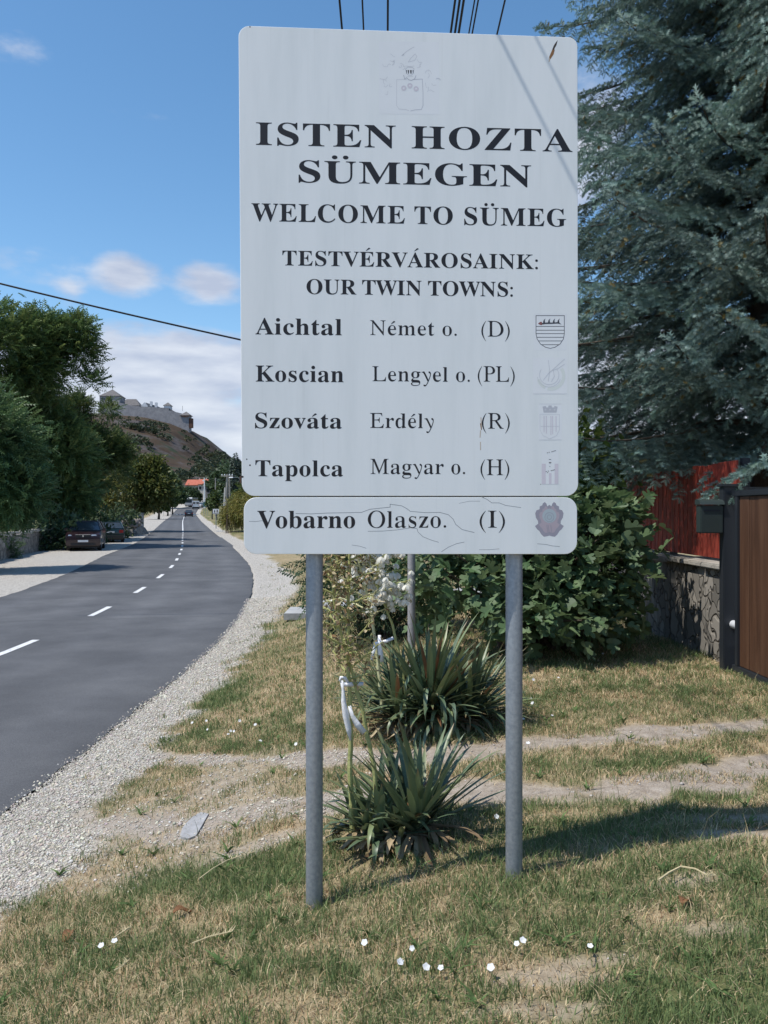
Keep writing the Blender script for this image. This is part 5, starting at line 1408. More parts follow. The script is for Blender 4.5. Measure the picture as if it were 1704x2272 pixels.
tq = lambda x, y, d=-.02: yf(x, y, d)
kn = tq(755, 1475)
tape('plastic_tape', 'white plastic tape knotted round a stalk of the near yucca', [
    ('knot_band', [yf(742, 1478, -.015), yf(750, 1480, -.025), yf(758, 1479, -.02), yf(765, 1477, .0), yf(785, 1478, .01)], [.010, .012, .012, .010, .008]),
    ('loose_end', [tq(738, 1470), tq(741, 1490), tq(742, 1515), tq(747, 1545), tq(753, 1575), tq(757, 1600)], [.008, .008, .012, .015, .013, .004]),
    ('loose_end', [tq(755, 1525), tq(760, 1545), tq(772, 1565), tq(787, 1583)], [.007, .013, .017, .013]),
    ('bow', [tq(734, 1472), tq(737, 1464), tq(745, 1465), tq(752, 1476)], [.006, .010, .010, .006])], .012, tuple(kn), 'plastic tapes on the yuccas')
tr = lambda x, y, d=-.05: yr(x, y, d)
tape('plastic_tape', 'white plastic tape tied at the pale stalk of the rear yucca', [
    ('knot_band', [tr(806, 1392), tr(820, 1389), tr(835, 1385), tr(850, 1378)], [.012, .013, .012, .010]),
    ('loose_end', [tr(820, 1372), tr(819, 1392), tr(822, 1412), tr(826, 1430)], [.010, .016, .020, .012]),
    ('loose_end', [tr(812, 1392), tr(806, 1410), tr(803, 1425)], [.011, .013, .008])], .012, tuple(tr(820, 1390)), 'plastic tapes on the yuccas')

# ------------------------------------------------------------------ slim pole behind the rear yucca
pb = P(913, 1440, 8.0); pb.z = g1(pb.x, pb.y) - .05
pt_ = thing('metal_pole', 'slim grey metal pole standing behind the yuccas and beside the fig bush', 'pole', pb)
mb = MB(); mb.lathe([(.038, -.2), (.038, 2.75), (.034, 2.78)], 20)
mb.build('tube', pmat('grey_pole', [(.3, (.28, .27, .27)), (.7, (.36, .35, .35))], 30, .55, .1, .3), pt_, smooth=True)
mb = MB(); mb.lathe([(.045, 2.74), (.047, 2.79), (.02, 2.81)], 20); mb.build('cap', M['dark'], pt_, smooth=True)

# ------------------------------------------------------------------ fig bush
def fig_leaf():
    """deeply lobed leaf outline, folded along the midrib"""
    half = [(0, 0), (-.02, .12), (.04, .30), (.16, .44), (.30, .42), (.36, .30), (.34, .17), (.44, .20), (.58, .36), (.72, .36), (.78, .22), (.70, .12), (.66, .09), (.80, .13), (.92, .10), (1.0, 0)]
    V = []; F3 = []
    mid = [(0, 0), (.34, 0), (.66, 0), (1.0, 0)]
    for s in (-1, 1):
        b = len(V)
        V += [(x, s * y, .30 * abs(y) - .18 * x * x) for x, y in half]
        m0 = len(V); V += [(x, 0, -.18 * x * x) for x, _ in ((.15, 0), (.36, 0), (.66, 0))]
        n = len(half)
        hubs = [m0] * 6 + [m0 + 1] * 3 + [m0 + 2] * 6
        for i in range(n - 1):
            h = hubs[min(i, len(hubs) - 1)]
            f = (h, b + i, b + i + 1)
            F3.append(f if s < 0 else (h, b + i + 1, b + i))
            if i < n - 2 and hubs[min(i + 1, len(hubs) - 1)] != h:
                h2 = hubs[min(i + 1, len(hubs) - 1)]; g = (h, b + i + 1, h2)
                F3.append(g if s < 0 else (h, h2, b + i + 1))
    return np.array(V), [np.array(F3)]


FIG, FIG_F = fig_leaf()


def fig_bush():
    gx, gy = 1.55, 8.6
    loc = (gx, gy, g1(gx, gy))
    t = thing('fig_bush', 'big fig bush with lobed grey-green leaves beside the stone garden wall', 'bush', loc)
    ells = [((1.05, 8.3, .95), (.78, .75, .72)), ((1.75, 8.1, .95), (.95, .8, .85)), ((1.92, 8.3, 1.2), (.8, .8, .66)), ((1.5, 8.8, 1.4), (1.1, .9, .9)), ((.55, 8.7, .95), (.45, .6, .6)), ((1.5, 7.65, .62), (.55, .4, .42)), ((2.25, 8.5, 1.05), (.42, .6, .45))]
    tips, dirs = crown_tips(ells, 360, (.6, 1.0), .40, 1.9, 8, zmin=.42)
    mb = MB(); r = random.Random(5); L0 = Vector(loc)
    for k in range(26):
        e = Vector(tips[r.randrange(len(tips))]); s = L0 + Vector((r.uniform(-.35, .35), r.uniform(-.3, .3), -.05))
        m = s.lerp(e, .55) + Vector((0, 0, .15))
        mb.tube([p - L0 for p in (s, s.lerp(m, .5), m, m.lerp(e, .6), e)], [.03, .025, .018, .012, .006], 6, caps=False)
    mb.build('stems', M['bark'], t, smooth=True)
    n_per = 3
    foliage('foliage', tips, dirs, n_per, .10, .158, (FIG, FIG_F), [(.066, .122, .050), (.105, .170, .076), (.145, .205, .10), (.105, .155, .085)], LEAFM, t, loc, up=-.05, out=.75, rnd=.75, wide=1.0)


fig_bush()


def shrub(name, label, cat, c, ells, per, leaf, size, stops, gap=.40, scale=1.2, seed=3, n_per=5, spread=.16, nst=14, rs=.02, wide=.55, up=.2, group=None, zmin=None):
    loc = (c[0], c[1], g1(c[0], c[1]))
    t = thing(name, label, cat, loc, 0, group)
    tips, dirs = crown_tips(ells, per, (.5, 1.0), gap, scale, seed, zmin)
    mb = MB(); r = random.Random(seed); L0 = Vector(loc)
    for k in range(nst):
        e = Vector(tips[r.randrange(len(tips))]); s = L0 + Vector((r.uniform(-.2, .2), r.uniform(-.2, .2), -.05))
        m = s.lerp(e, .55) + Vector((0, 0, .1))
        mb.tube([p - L0 for p in (s, s.lerp(m, .5), m, m.lerp(e, .6), e)], [rs, rs * .8, rs * .6, rs * .4, rs * .15], 5, caps=False)
    mb.build('stems', M['bark'], t, smooth=True)
    foliage('foliage', tips, dirs, n_per, spread, size, leaf, stops, LEAFM, t, loc, up=up, wide=wide)
    return t


LF = (LEAF, LEAF_F); DF = (DIAM, DIAM_F); PF = (PINN, PINN_F)
shrub('leafy_shrub', 'dark feathery-leaved shrub behind the yucca flower stalks', 'shrub', (-.15, 10.2), [((-.30, 10.1, .85), (.75, .7, .8)), ((.35, 10.3, .85), (.6, .6, .8)), ((-.1, 10.3, 1.4), (.7, .6, .6))], 420, PF, .22, [(.022, .05, .026), (.04, .075, .034), (.055, .095, .04)], .36, 1.4, 13, 4, .12, 16, wide=.8)
shrub('tall_shrub', 'tall yellow-green broad-leaved shrub rising behind the fig bush', 'shrub', (2.15, 8.95), [((2.1, 8.95, 1.6), (.42, .45, 1.05)), ((2.3, 9.0, 1.3), (.4, .45, .8)), ((1.98, 8.95, 2.25), (.28, .35, .5))], 420, LF, .12, [(.04, .075, .02), (.08, .13, .03), (.13, .18, .045)], .38, 1.5, 17, 6, .14, 18, wide=.7)
# ------------------------------------------------------------------ garden boundary on the right
GX = 3.12


def stone_mat():
    m = bpy.data.materials.new('rubble_stone'); m.use_nodes = True
    N, L = m.node_tree.nodes, m.node_tree.links
    b = N['Principled BSDF']; b.inputs['Roughness'].default_value = .9
    tc = N.new('ShaderNodeTexCoord')
    nz = N.new('ShaderNodeTexNoise'); nz.inputs['Scale'].default_value = 3; L.new(tc.outputs['Object'], nz.inputs['Vector'])
    mx = N.new('ShaderNodeVectorMath'); mx.operation = 'MULTIPLY_ADD'
    L.new(nz.outputs['Color'], mx.inputs[0]); mx.inputs[1].default_value = (.45, .45, .45); L.new(tc.outputs['Object'], mx.inputs[2])
    v = N.new('ShaderNodeTexVoronoi'); v.inputs['Scale'].default_value = 5.5; L.new(mx.outputs[0], v.inputs['Vector'])
    e = N.new('ShaderNodeTexVoronoi'); e.feature = 'DISTANCE_TO_EDGE'; e.inputs['Scale'].default_value = 5.5; L.new(mx.outputs[0], e.inputs['Vector'])
    s = N.new('ShaderNodeSeparateColor'); L.new(v.outputs['Color'], s.inputs[0])
    r = N.new('ShaderNodeValToRGB')
    for k, (p, c) in zip(r.color_ramp.elements, [(0, (.13, .12, .105)), (1, (.31, .285, .25))]): k.position = p; k.color = c + (1,)
    L.new(s.outputs[0], r.inputs[0])
    mm = N.new('ShaderNodeValToRGB')
    for k, (p, c) in zip(mm.color_ramp.elements, [(.01, (.45, .43, .40)), (.07, (1, 1, 1))]): k.position = p; k.color = c + (1,)
    L.new(e.outputs['Distance'], mm.inputs[0])
    x = N.new('ShaderNodeMix'); x.data_type = 'RGBA'; x.blend_type = 'MULTIPLY'; x.inputs[0].default_value = .8
    L.new(r.outputs[0], x.inputs[6]); L.new(mm.outputs[0], x.inputs[7]); L.new(x.outputs[2], b.inputs['Base Color'])
    bp = N.new('ShaderNodeBump'); bp.inputs['Strength'].default_value = .9; bp.inputs['Distance'].default_value = .05
    L.new(mm.outputs[0], bp.inputs['Height']); L.new(bp.outputs[0], b.inputs['Normal'])
    return m


M['stone'] = stone_mat()
M['coping'] = pmat('stone_coping', [(.3, (.28, .26, .23)), (.7, (.40, .38, .34))], 8, .9, .5)
wl = (GX, 7.5, g1(GX, 9))
gw = thing('garden_wall', 'low rubble stone wall carrying the red plank fence', 'wall', wl)
mb = MB(); r = random.Random(4)
n = 16
for i in range(n):
    y0, y1 = 7.46 + i * .5, 7.46 + (i + 1) * .5
    mb.box(-.02 + r.uniform(-.015, .015), .30, y0 - 7.5, y1 - 7.5 - .002, -.4, 1.06 - wl[2])
mb.build('wall_body', M['stone'], gw)
mb = MB()
for i in range(n):
    y0 = 7.46 + i * .5; dz = r.uniform(-.012, .012)
    mb.box(-.08, .34, y0 - 7.5, y0 + .49 - 7.5, 1.062 - wl[2] + dz, 1.115 - wl[2] + dz)
mb.build('coping', M['coping'], gw, bevel=.012)

M['redwood'] = pmat('red_stained_wood', [(.25, (.15, .02, .013)), (.5, (.24, .034, .02)), (.8, (.31, .055, .032))], 3, .65, .4, stretch=(6, 6, .6), bscale=20)
fl = (GX + .13, 7.5, 1.12)
rf = thing('plank_fence', 'red stained upright plank fence on top of the stone wall', 'fence', fl)
mb = MB()
y = 7.62
while y < 15.3:
    w = r.uniform(.115, .135); h = .95 + r.uniform(-.01, .01)
    mb.box(-.012 + r.uniform(-.003, .003), .012, y - 7.5, y + w - 7.5, .03, h); y += w + .012
mb.build('plank_panel', M['redwood'], rf, bevel=.003, seg=1)
mb = MB()
for zz in (.2, .75): mb.box(.013, .05, .1, 7.8, zz, zz + .07)
mb.build('rail', M['redwood'], rf)
for yy in (7.62, 9.5, 11.4, 13.3, 15.2):
    mb = MB(); mb.box(.051, .12, yy - 7.5, yy - 7.43, -.02, .98); mb.build('fence_post', M['dark'], rf, bevel=.004)

gz = g1(GX - .05, 7.25)
gpst = thing('gate_post', 'dark steel gate post beside the letterbox and brown gate', 'post', (3.02, 7.28, gz))
mb = MB(); mb.box(-.055, .055, -.05, .05, -.2, 1.62); mb.build('column', M['dark'], gpst, bevel=.006)
mb = MB(); mb.box(-.07, .07, -.065, .065, 1.621, 1.645); mb.build('cap', M['dark'], gpst, bevel=.004)
mb = MB(); mb.box(.056, .55, -.02, .04, 1.58, 1.62); mb.build('guide_arm', M['dark'], gpst, bevel=.004)
M['pvc'] = flat('grey_plastic', (.55, .56, .58), .4)
ps = thing('pipe_stub', 'short pale pipe end sticking out low on the dark gate post', 'pipe', (3.05, 7.20, gz + .42))
mb = MB()
mb.tube([(0, .03, 0), (0, -.10, .0)], .036, 14); mb.tube([(0, -.085, 0), (0, -.105, 0)], .041, 14)
mb.build('pipe_end', M['pvc'], ps, smooth=True)
mb = MB(); mb.tube([(.02, -.02, -.03), (.03, -.03, -.15), (.02, -.02, -.2), (.03, -.03, -.36)], .007, 6); mb.build('chain', M['galv'], ps, smooth=True)
mb = MB(); mb.box(-.01, .06, -.05, -.02, -.215, -.195); mb.build('clip', M['white'], ps, bevel=.003)

M['boxgreen'] = flat('letterbox_green', (.03, .042, .04), .45)
lb = thing('letterbox', 'dark green metal letterbox with a curved lid on the gate post', 'letterbox', (2.862, 7.28, 1.415))
mb = MB(); mb.box(-.098, .098, -.055, .06, 0, .245); mb.build('body', M['boxgreen'], lb, bevel=.008)
mb = MB()
prof = [(-.062 - .012, .248)] + [(-.068 * math.cos(a), .25 + .045 * math.sin(a)) for a in (.2, .6, 1.0, 1.57)] + [(.064, .295), (.064, .248)]
mb.prism(prof, -.108, .108, 'x'); mb.build('lid', M['boxgreen'], lb, bevel=.003)
mb = MB(); mb.box(-.07, .07, -.058, -.0555, .19, .205); mb.build('slot_flap', M['dark'], lb)
mb = MB(); mb.box(.0985, .104, -.02, .02, .1, .14); mb.build('bracket', M['dark'], lb)

M['brownwood'] = pmat('brown_plank_wood', [(.25, (.045, .021, .012)), (.5, (.08, .038, .021)), (.8, (.12, .062, .035))], 2.5, .55, .3, stretch=(5, 5, .45), bscale=18)
gt = thing('sliding_gate', 'brown upright plank gate in a dark steel frame', 'gate', (3.035, 7.16, gz))
mb = MB(); y = 0
k = 0
while y < 3.9:
    w = .175; mb.box(-.012 + .003 * (k % 2), .012, -.12 - y - w, -.12 - y, .09, 1.53); y += w + .006; k += 1
mb.build('plank_panel', M['brownwood'], gt, bevel=.003, seg=1)
mb = MB()
mb.box(-.03, .03, -4.1, 0, 1.535, 1.585); mb.box(-.03, .03, -4.1, 0, .035, .085)
mb.box(-.03, .03, -.115, -.06, .0855, 1.5345)
mb.build('gate_frame', M['dark'], gt, bevel=.004)


# ------------------------------------------------------------------ blue spruce
def spruce(base, H=13.5):
    loc = (base[0], base[1], g1(base[0], base[1]))
    t = thing('blue_spruce', 'tall blue spruce with drooping silvery-green branches behind the red fence', 'tree', loc)
    r = random.Random(21)
    b0 = np.array(loc)
    mb = MB()
    mb.tube([(0, 0, -.3), (0, 0, .4), (.03, 0, 3), (0, .02, 7), (.02, 0, 10), (0, 0, H)], [.27, .22, .19, .14, .08, .01], 12)
    mb.build('trunk', M['bark'], t, smooth=True)
    wood = MB()
    SO_, SD_, SS_, SC_ = [], [], [], []          # shoots
    z = 2.15
    while z < H - .4:
        nb = 8 if z < 9 else 5
        L0 = (3.9 if z < 4.5 else 3.5) * max(.05, 1 - ((z - .6) / (H - .2)) ** 1.7) ** .9
        a0 = r.uniform(0, 6.28)
        for k in range(nb):
            a = a0 + 6.283 * k / nb + r.uniform(-.22, .22)
            L = L0 * r.uniform(.78, 1.12)
            d = np.array([math.cos(a), math.sin(a)])
            facing = -d[1] * .8 - d[0] * .6                  # towards the open road side
            dens = 1.0 if facing > -.3 else .55
            # branch line: rises a little, sags, tip lifts
            nseg = 14; pts = []
            sag = r.uniform(.22, .40) * (1.15 - .5 * z / H)
            zz = z + r.uniform(-.12, .12)
            bend = r.uniform(-.12, .12)
            for i in range(nseg + 1):
                s = i / nseg
                ca = a + bend * s
                pts.append(np.array([math.cos(ca) * L * s, math.sin(ca) * L * s, zz + L * (.10 * s - sag * s ** 1.6 + .16 * s ** 4)]))
            pts = np.array(pts)
            if dens == 1 or r.random() < .5:
                wood.tube([tuple(p) for p in pts[::2]], [.035 * (1 - .85 * i / 7) * (.5 + L / 6) for i in range(8)], 5, caps=False)
            tang = np.gradient(pts, axis=0); tang /= np.linalg.norm(tang, axis=1, keepdims=True)
            tone = r.uniform(.6, 1.25)
            s = .12
            while s < 1.0:
                x = s * nseg; i = min(int(x), nseg - 1); p = pts[i] + (pts[i + 1] - pts[i]) * (x - i); T = tang[i]
                B = np.cross(T, [0, 0, 1.0]); B /= np.linalg.norm(B)
                for side in (-1, 1):
                    if r.random() > dens: continue
                    l2 = L * .30 * (1 - s) ** .7 * r.uniform(.7, 1.2) + .20
                    D = T * .55 + B * side * .75 + np.array([0, 0, -.05 - .45 * r.random()])
                    D /= np.linalg.norm(D)
                    drop = r.uniform(.35, 1.1)
                    m = max(2, int(l2 / .042)); q = p.copy(); dd = D.copy()
                    for j in range(m):
                        f = (j + 1) / m
                        q = q + dd * l2 / m
                        dd = dd + np.array([0, 0, -drop / m * .85]); dd /= np.linalg.norm(dd)
                        B2 = np.cross(dd, [0, 0, 1.0]); B2 /= (np.linalg.norm(B2) + 1e-9)
                        for sd in ((-1, 1) if j < m - 1 else (-1, 0, 1)):
                            SO_.append(q); SD_.append(dd * (.6 if sd else 1.0) + B2 * sd * r.uniform(.4, 1.1) + np.array([0, 0, r.uniform(-.6, .55)]))
                            SS_.append(r.uniform(.055, .095)); SC_.append(tone * r.uniform(.8, 1.15) * (1.25 if j >= m - 2 else .95))  # shoots at side-twig ends lighter: sunlit tips put into the needle colour
                s += .043 if L > 1.5 else .08
            for j in range(3):
                SO_.append(pts[-1] - tang[-1] * .05 * j); SD_.append(tang[-1] + rng.normal(0, .25, 3)); SS_.append(.13); SC_.append(tone * 1.1)
        z += .33 if z < 9 else .38
    wood.build('branches', M['bark'], t, smooth=True)
    O = np.array(SO_); D = np.array(SD_); S = np.array(SS_); tn = np.array(SC_)
    n = len(O)
    T, B, Nn = frames(n, D, rng.uniform(0, 6.28, n))
    # shoot template: needles all round a short twig
    NV, NF = [], []
    nn = 22
    for i in range(nn):
        s = (i + .5) / nn; a = i * 2.4; L = .36 * (1.05 - .3 * s)
        ca, sa = math.cos(a), math.sin(a); b = len(NV); w = .055
        px, py = -sa * w, ca * w
        NV += [(s * .95, px, py), (s * .95, -px, -py), (s * .95 + .15, ca * L, sa * L)]
        NF.append((b, b + 1, b + 2))
    NV = np.array(NV); NF = np.array(NF)
    base_c = colors(n, [(.085, .145, .128), (.15, .23, .205), (.225, .31, .285), (.125, .19, .15)], .12) * tn[:, None]
    old = rng.uniform(0, 1, n) < .03
    base_c[old] = np.array([.15, .125, .045]) * rng.uniform(.7, 1.2, (old.sum(), 1))
    V, F_ = place(NV, [NF], O, T, B, Nn, S)
    C_ = np.repeat(base_c, len(NV), 0)
    pass
    link('needles', npmesh('needles', V, F_, NEEDLEM, C_), t)


spruce((4.55, 9.9))
# ------------------------------------------------------------------ overhead cables
CAB = flat('cable_rubber', (.012, .012, .014), .6)


def cable(label, a, b, sag, rad, n=40, group='overhead cables above the sign'):
    a, b = Vector(a), Vector(b); mid = a
    mb = MB(); pts = []
    for i in range(n + 1):
        t = i / n; p = a.lerp(b, t); p.z -= 4 * sag * t * (1 - t); pts.append(p - mid)
    mb.tube(pts, rad, 6)
    o = mb.build('overhead_cable', CAB, None, smooth=True, loc=tuple(mid))
    return tag(o, label, 'cable', group)


ORD = ['first', 'second', 'third', 'fourth', 'fifth', 'sixth', 'seventh', 'eighth', 'ninth']
# the three on the left hang low and shade the sign; the others run higher
for i, (px, zc, rr) in enumerate([(748, 5.06, .0075), (797, 5.06, .006), (852, 5.10, .0075), (1003, 7.2, .013), (1013, 7.2, .013), (1022, 7.2, .014), (1046, 7.1, .008), (1054, 7.1, .009), (1113, 7.1, .010)]):
    X = (px - CX) / 1136 * (zc - EYE)
    cable('%s black overhead cable, counted from the left, running away above the sign' % ORD[i], (X, -14, zc + .12), (X + .10, 62, zc + .25), .35 if i < 3 else .22, rr)
up = thing('utility_pole', 'concrete utility pole far behind the welcome sign holding the overhead cables', 'pole', (.65, 62, g1(.65, 62)))
mb = MB(); mb.tube([(0, 0, -.3), (0, 0, 7.4)], [.16, .10], 12); mb.build('shaft', M['coping'], up, smooth=True)
mb = MB(); mb.box(-1.3, 1.3, -.05, .05, 6.9, 7.0); mb.build('crossarm', M['coping'], up, bevel=.01)
cable('thick black service cable slanting down across the sky over the road to the sign', P(-330, 545, 15.0), P(1000, 850, 16.5), .10, .017, group=None)

# ------------------------------------------------------------------ hill and castle
HT = [(-1500, 40), (-900, 55), (-600, 68), (-430, 84), (-330, 93), (-270, 97), (-224, 93), (-205, 89), (-188, 82), (-182, 77), (-171, 68), (-160, 58.5), (-143, 50), (-118, 44), (-90, 38), (-60, 33), (0, 27), (120, 24), (500, 22), (1500, 22)]


def Hh(x, y):
    hx = np.interp(x, [p[0] for p in HT], [p[1] for p in HT])
    base = zr(y)
    f = np.where(y < 800, 1 - sstep(0, 1, np.clip((800 - y) / 330, 0, 1)) * .5 - .5 * np.clip((800 - y) / 330, 0, 1), 1 - .7 * sstep(0, 500, y - 800))
    w = f * np.clip(hx - base, 0, None)
    steep = np.clip(w / 95, 0, 1)
    n = (fbm(x, y, .012, 51, 5) - .5) * 13 * steep * np.clip(1 - steep, 0, 1) * 2.2 + (fbm(x, y, .06, 61, 4) - .5) * 2.4 * steep * np.clip(1.25 - steep, 0, 1)
    return base + w + n - .4 + 0.0 * x


def hill():
    xs = np.concatenate([np.arange(-1500, -480, 40), np.arange(-480, 60, 4.0), np.arange(60, 1500, 40)])
    ys = np.concatenate([np.arange(455, 820, 4.0), np.arange(820, 1500, 30)])
    X, Y = np.meshgrid(xs, ys)
    Z = Hh(X, Y)
    V = np.stack([X, Y, Z], -1).reshape(-1, 3); nx = len(xs)
    i = np.arange(len(ys) - 1)[:, None] * nx + np.arange(nx - 1)[None, :]
    m = bpy.data.materials.new('dry_hillside'); m.use_nodes = True
    N, L = m.node_tree.nodes, m.node_tree.links
    b = N['Principled BSDF']; b.inputs['Roughness'].default_value = .95; b.inputs['Specular IOR Level'].default_value = .1
    tc = N.new('ShaderNodeTexCoord')
    def ramp(scale, cols, detail=8, st=(1, 1, 1)):
        mp = N.new('ShaderNodeMapping'); mp.inputs['Scale'].default_value = st; L.new(tc.outputs['Object'], mp.inputs[0])
        n = N.new('ShaderNodeTexNoise'); n.inputs['Scale'].default_value = scale; n.inputs['Detail'].default_value = detail; n.inputs['Roughness'].default_value = .65
        L.new(mp.outputs[0], n.inputs['Vector'])
        r = N.new('ShaderNodeValToRGB')
        while len(r.color_ramp.elements) < len(cols): r.color_ramp.elements.new(.5)
        for e, (p, c) in zip(r.color_ramp.elements, cols): e.position = p; e.color = tuple(c) + (1,)
        L.new(n.outputs['Fac'], r.inputs[0]); return r.outputs[0]
    dry = ramp(.05, [(.3, (.042, .031, .024)), (.5, (.064, .046, .032)), (.7, (.09, .066, .042))])
    rock = ramp(.25, [(.3, (.06, .054, .056)), (.7, (.115, .105, .105))], 8, (1, 1, 2.5))
    scrub = ramp(.3, [(.3, (.02, .032, .024)), (.7, (.045, .06, .035))])
    mk = ramp(.035, [(.50, (0, 0, 0)), (.60, (.85, .85, .85))], 9, (.7, .7, 2.2))
    mk2 = ramp(.05, [(.54, (0, 0, 0)), (.60, (.9, .9, .9))], 9)
    def mixc(f, a, c):
        x = N.new('ShaderNodeMix'); x.data_type = 'RGBA'; L.new(f, x.inputs[0]); L.new(a, x.inputs[6]); L.new(c, x.inputs[7]); return x.outputs[2]
    L.new(mixc(mk2, mixc(mk, dry, rock), scrub), b.inputs['Base Color'])
    return tag(link('hill', npmesh('hill', V, [np.stack([i, i + 1, i + nx + 1, i + nx], -1).reshape(-1, 4)], m, smooth=True)), kind='structure')


hill()

# scrub on the slope: a mass nobody would count
def scrub():
    n = 2600
    x = rng.uniform(-420, 40, n); y = rng.uniform(520, 800, n)
    k = (fbm(x, y, .02, 71, 4) + .42 * sstep(-175, -120, x) + .20 * sstep(600, 540, y) - .12 * sstep(700, 760, y)) > .64
    x, y = x[k], y[k]
    # lone bushes and the bumpy dark flank on the right
    xa = rng.uniform(-330, -100, 75); ya = rng.uniform(590, 770, 75)
    xb = rng.uniform(-166, -60, 150); yb = rng.uniform(720, 806, 150)
    x = np.concatenate([x, xa, xb]); y = np.concatenate([y, ya, yb]); z = Hh(x, y)
    tips = np.stack([x, y, z + .9], -1)
    V, F_ = [], []
    per = 34; N_ = len(tips)
    sc_ = np.repeat(rng.uniform(.7, 1.7, N_), per)[:, None]
    d = unit(N_ * per); d[:, 2] = np.abs(d[:, 2]) * 1.1
    O = np.repeat(tips, per, 0) + d * sc_ * np.array([1.9, 1.9, 1.7]) * rng.uniform(.5, 1, (N_ * per, 1))
    T, B, Nn = frames(N_ * per, d + .7 * unit(N_ * per), rng.uniform(0, 6, N_ * per))
    V, F_ = place(DIAM, DIAM_F, O, T, B, Nn, 1.3 * sc_[:, 0])
    c = np.repeat(colors(N_, [(.03, .046, .028), (.05, .068, .036), (.072, .082, .042)], .2), per * 4, 0)
    return tag(link('hillside_scrub', npmesh('hillside_scrub', V, F_, LEAFM, c)), 'dark scrub scattered over the dry castle hill', 'scrub', kind='stuff')


scrub()
M['castle'] = pmat('castle_stone', [(.3, (.22, .215, .225)), (.5, (.29, .28, .285)), (.75, (.37, .36, .355))], .25, .95, .4, bscale=1.5, bdist=.4)
M['castle2'] = pmat('castle_render', [(.3, (.55, .56, .58)), (.7, (.68, .69, .70))], .3, .9)
M['croof'] = pmat('castle_roof_shingle', [(.3, (.11, .105, .105)), (.7, (.17, .16, .158))], .5, .9)
M['slate'] = flat('dark_slate', (.035, .045, .06), .6)
M['timber'] = flat('brown_timber', (.12, .06, .04), .8)
CD = 790.0
cst = thing('castle', 'grey stone hilltop castle with towers and long curtain wall', 'castle', tuple(P(300, 910, CD)))
CO = Vector(cst.location)
def cp(px, py, d=0.0): return P(px, py, CD + d) - CO


def curtain(name, pts, depth, mat, foot=9):
    """wall following (px, py top) points; reaches below the ground"""
    mb = MB()
    for (ax, ay), (bx, by) in zip(pts[:-1], pts[1:]):
        a, b = cp(ax, ay), cp(bx, by)
        mb.hull8([(a.x, a.y, a.z - foot - 12), (b.x, b.y, b.z - foot - 12), (b.x, b.y + depth, b.z - foot - 12), (a.x, a.y + depth, a.z - foot - 12)],
                 [(a.x, a.y, a.z), (b.x, b.y, b.z), (b.x, b.y + depth, b.z), (a.x, a.y + depth, a.z)])
    return mb.build(name, mat, cst)


# crop scale: 340 px wide region shown at 1659
q = lambda x, y: (200 + x / 4.879, 840 + y / 4.879)
curtain('curtain_wall', [q(100, 300), q(230, 280), q(330, 262), q(440, 290), q(560, 303), q(700, 310), q(850, 318)], 4, M['castle'])
curtain('curtain_wall', [q(850, 345), q(900, 355), q(985, 375)], 4, M['castle'])
curtain('curtain_wall', [q(985, 395), q(1010, 420)], 5, M['castle'])


def tower(name, px0, px1, ptop, pbot, depth, rtop, mat, roofm, d=0.0, over=.8, ridge=None, rname='roof'):
    a, b = cp(px0, ptop, d), cp(px1, ptop, d)
    zb = cp(px0, pbot, d).z
    mb = MB(); mb.box(a.x, b.x, a.y, a.y + depth, zb - 10, a.z)
    w = mb.build('tower_wall', mat, cst)
    mb = MB(); zt = cp(px0, rtop, d).z; mx = (a.x + b.x) / 2; my = a.y + depth / 2
    base = [(a.x - over, a.y - over, a.z + .02), (b.x + over, a.y - over, a.z + .02), (b.x + over, a.y + depth + over, a.z + .02), (a.x - over, a.y + depth + over, a.z + .02)]
    if ridge is None: mb.add(base + [(mx, my, zt)], [(3, 2, 1, 0), (0, 1, 4), (1, 2, 4), (2, 3, 4), (3, 0, 4)])
    else:
        r0, r1 = cp(ridge[0], rtop, d).x, cp(ridge[1], rtop, d).x
        mb.add(base + [(r0, my, zt), (r1, my, zt)], [(3, 2, 1, 0), (0, 1, 5, 4), (1, 2, 5), (2, 3, 4, 5), (3, 0, 4)])
    mb.build(rname, roofm, w)
    return w


X_ = lambda x: 200 + x / 4.879
Y_ = lambda y: 840 + y / 4.879
kp = tower('keep', X_(102), X_(318), Y_(188), Y_(300), 18, Y_(102), M['castle'], M['croof'], 4)
mb = MB(); t_ = cp(X_(210), Y_(104), 4); mb.tube([(t_.x, t_.y + 9, t_.z - 1), (t_.x, t_.y + 9, t_.z + 6)], .18, 5); mb.build('finial', M['dark'], kp)
tower('hall', X_(348), X_(530), Y_(292), Y_(330), 12, Y_(213), M['castle'], M['croof'], 6, ridge=(X_(372), X_(480)))
# white chapel with dark slate roof and chimneys
mb = MB(); a = cp(X_(545), Y_(300), 10); b = cp(X_(622), Y_(300), 10)
gz0 = cp(0, Y_(340), 10).z; gz1 = cp(0, Y_(298), 10).z; gz2 = cp(0, Y_(256), 10).z
mb.prism([(a.x, gz0), (b.x, gz0), (b.x, gz1), ((a.x * .45 + b.x * .55), gz2), (a.x, gz1)], a.y, a.y + 10, 'y')
cw = mb.build('chapel_wall', M['castle2'], cst)
mb = MB(); e = cp(X_(795), Y_(312), 10)
mb.hull8([(b.x - .5, a.y - .8, gz1 - 1.5), (e.x, a.y - .8, gz1 - 3), (e.x, a.y + 10, gz1 - 3), (b.x - .5, a.y + 10, gz1 - 1.5)], [(a.x * .45 + b.x * .55, a.y + 4, gz2 + .3), (cp(X_(735), 0, 10).x, a.y + 4, gz2 - 4.0), (cp(X_(735), 0, 10).x, a.y + 5, gz2 - 4.0), (a.x * .45 + b.x * .55, a.y + 5, gz2 + .3)])
mb.build('chapel_roof', M['slate'], cw)
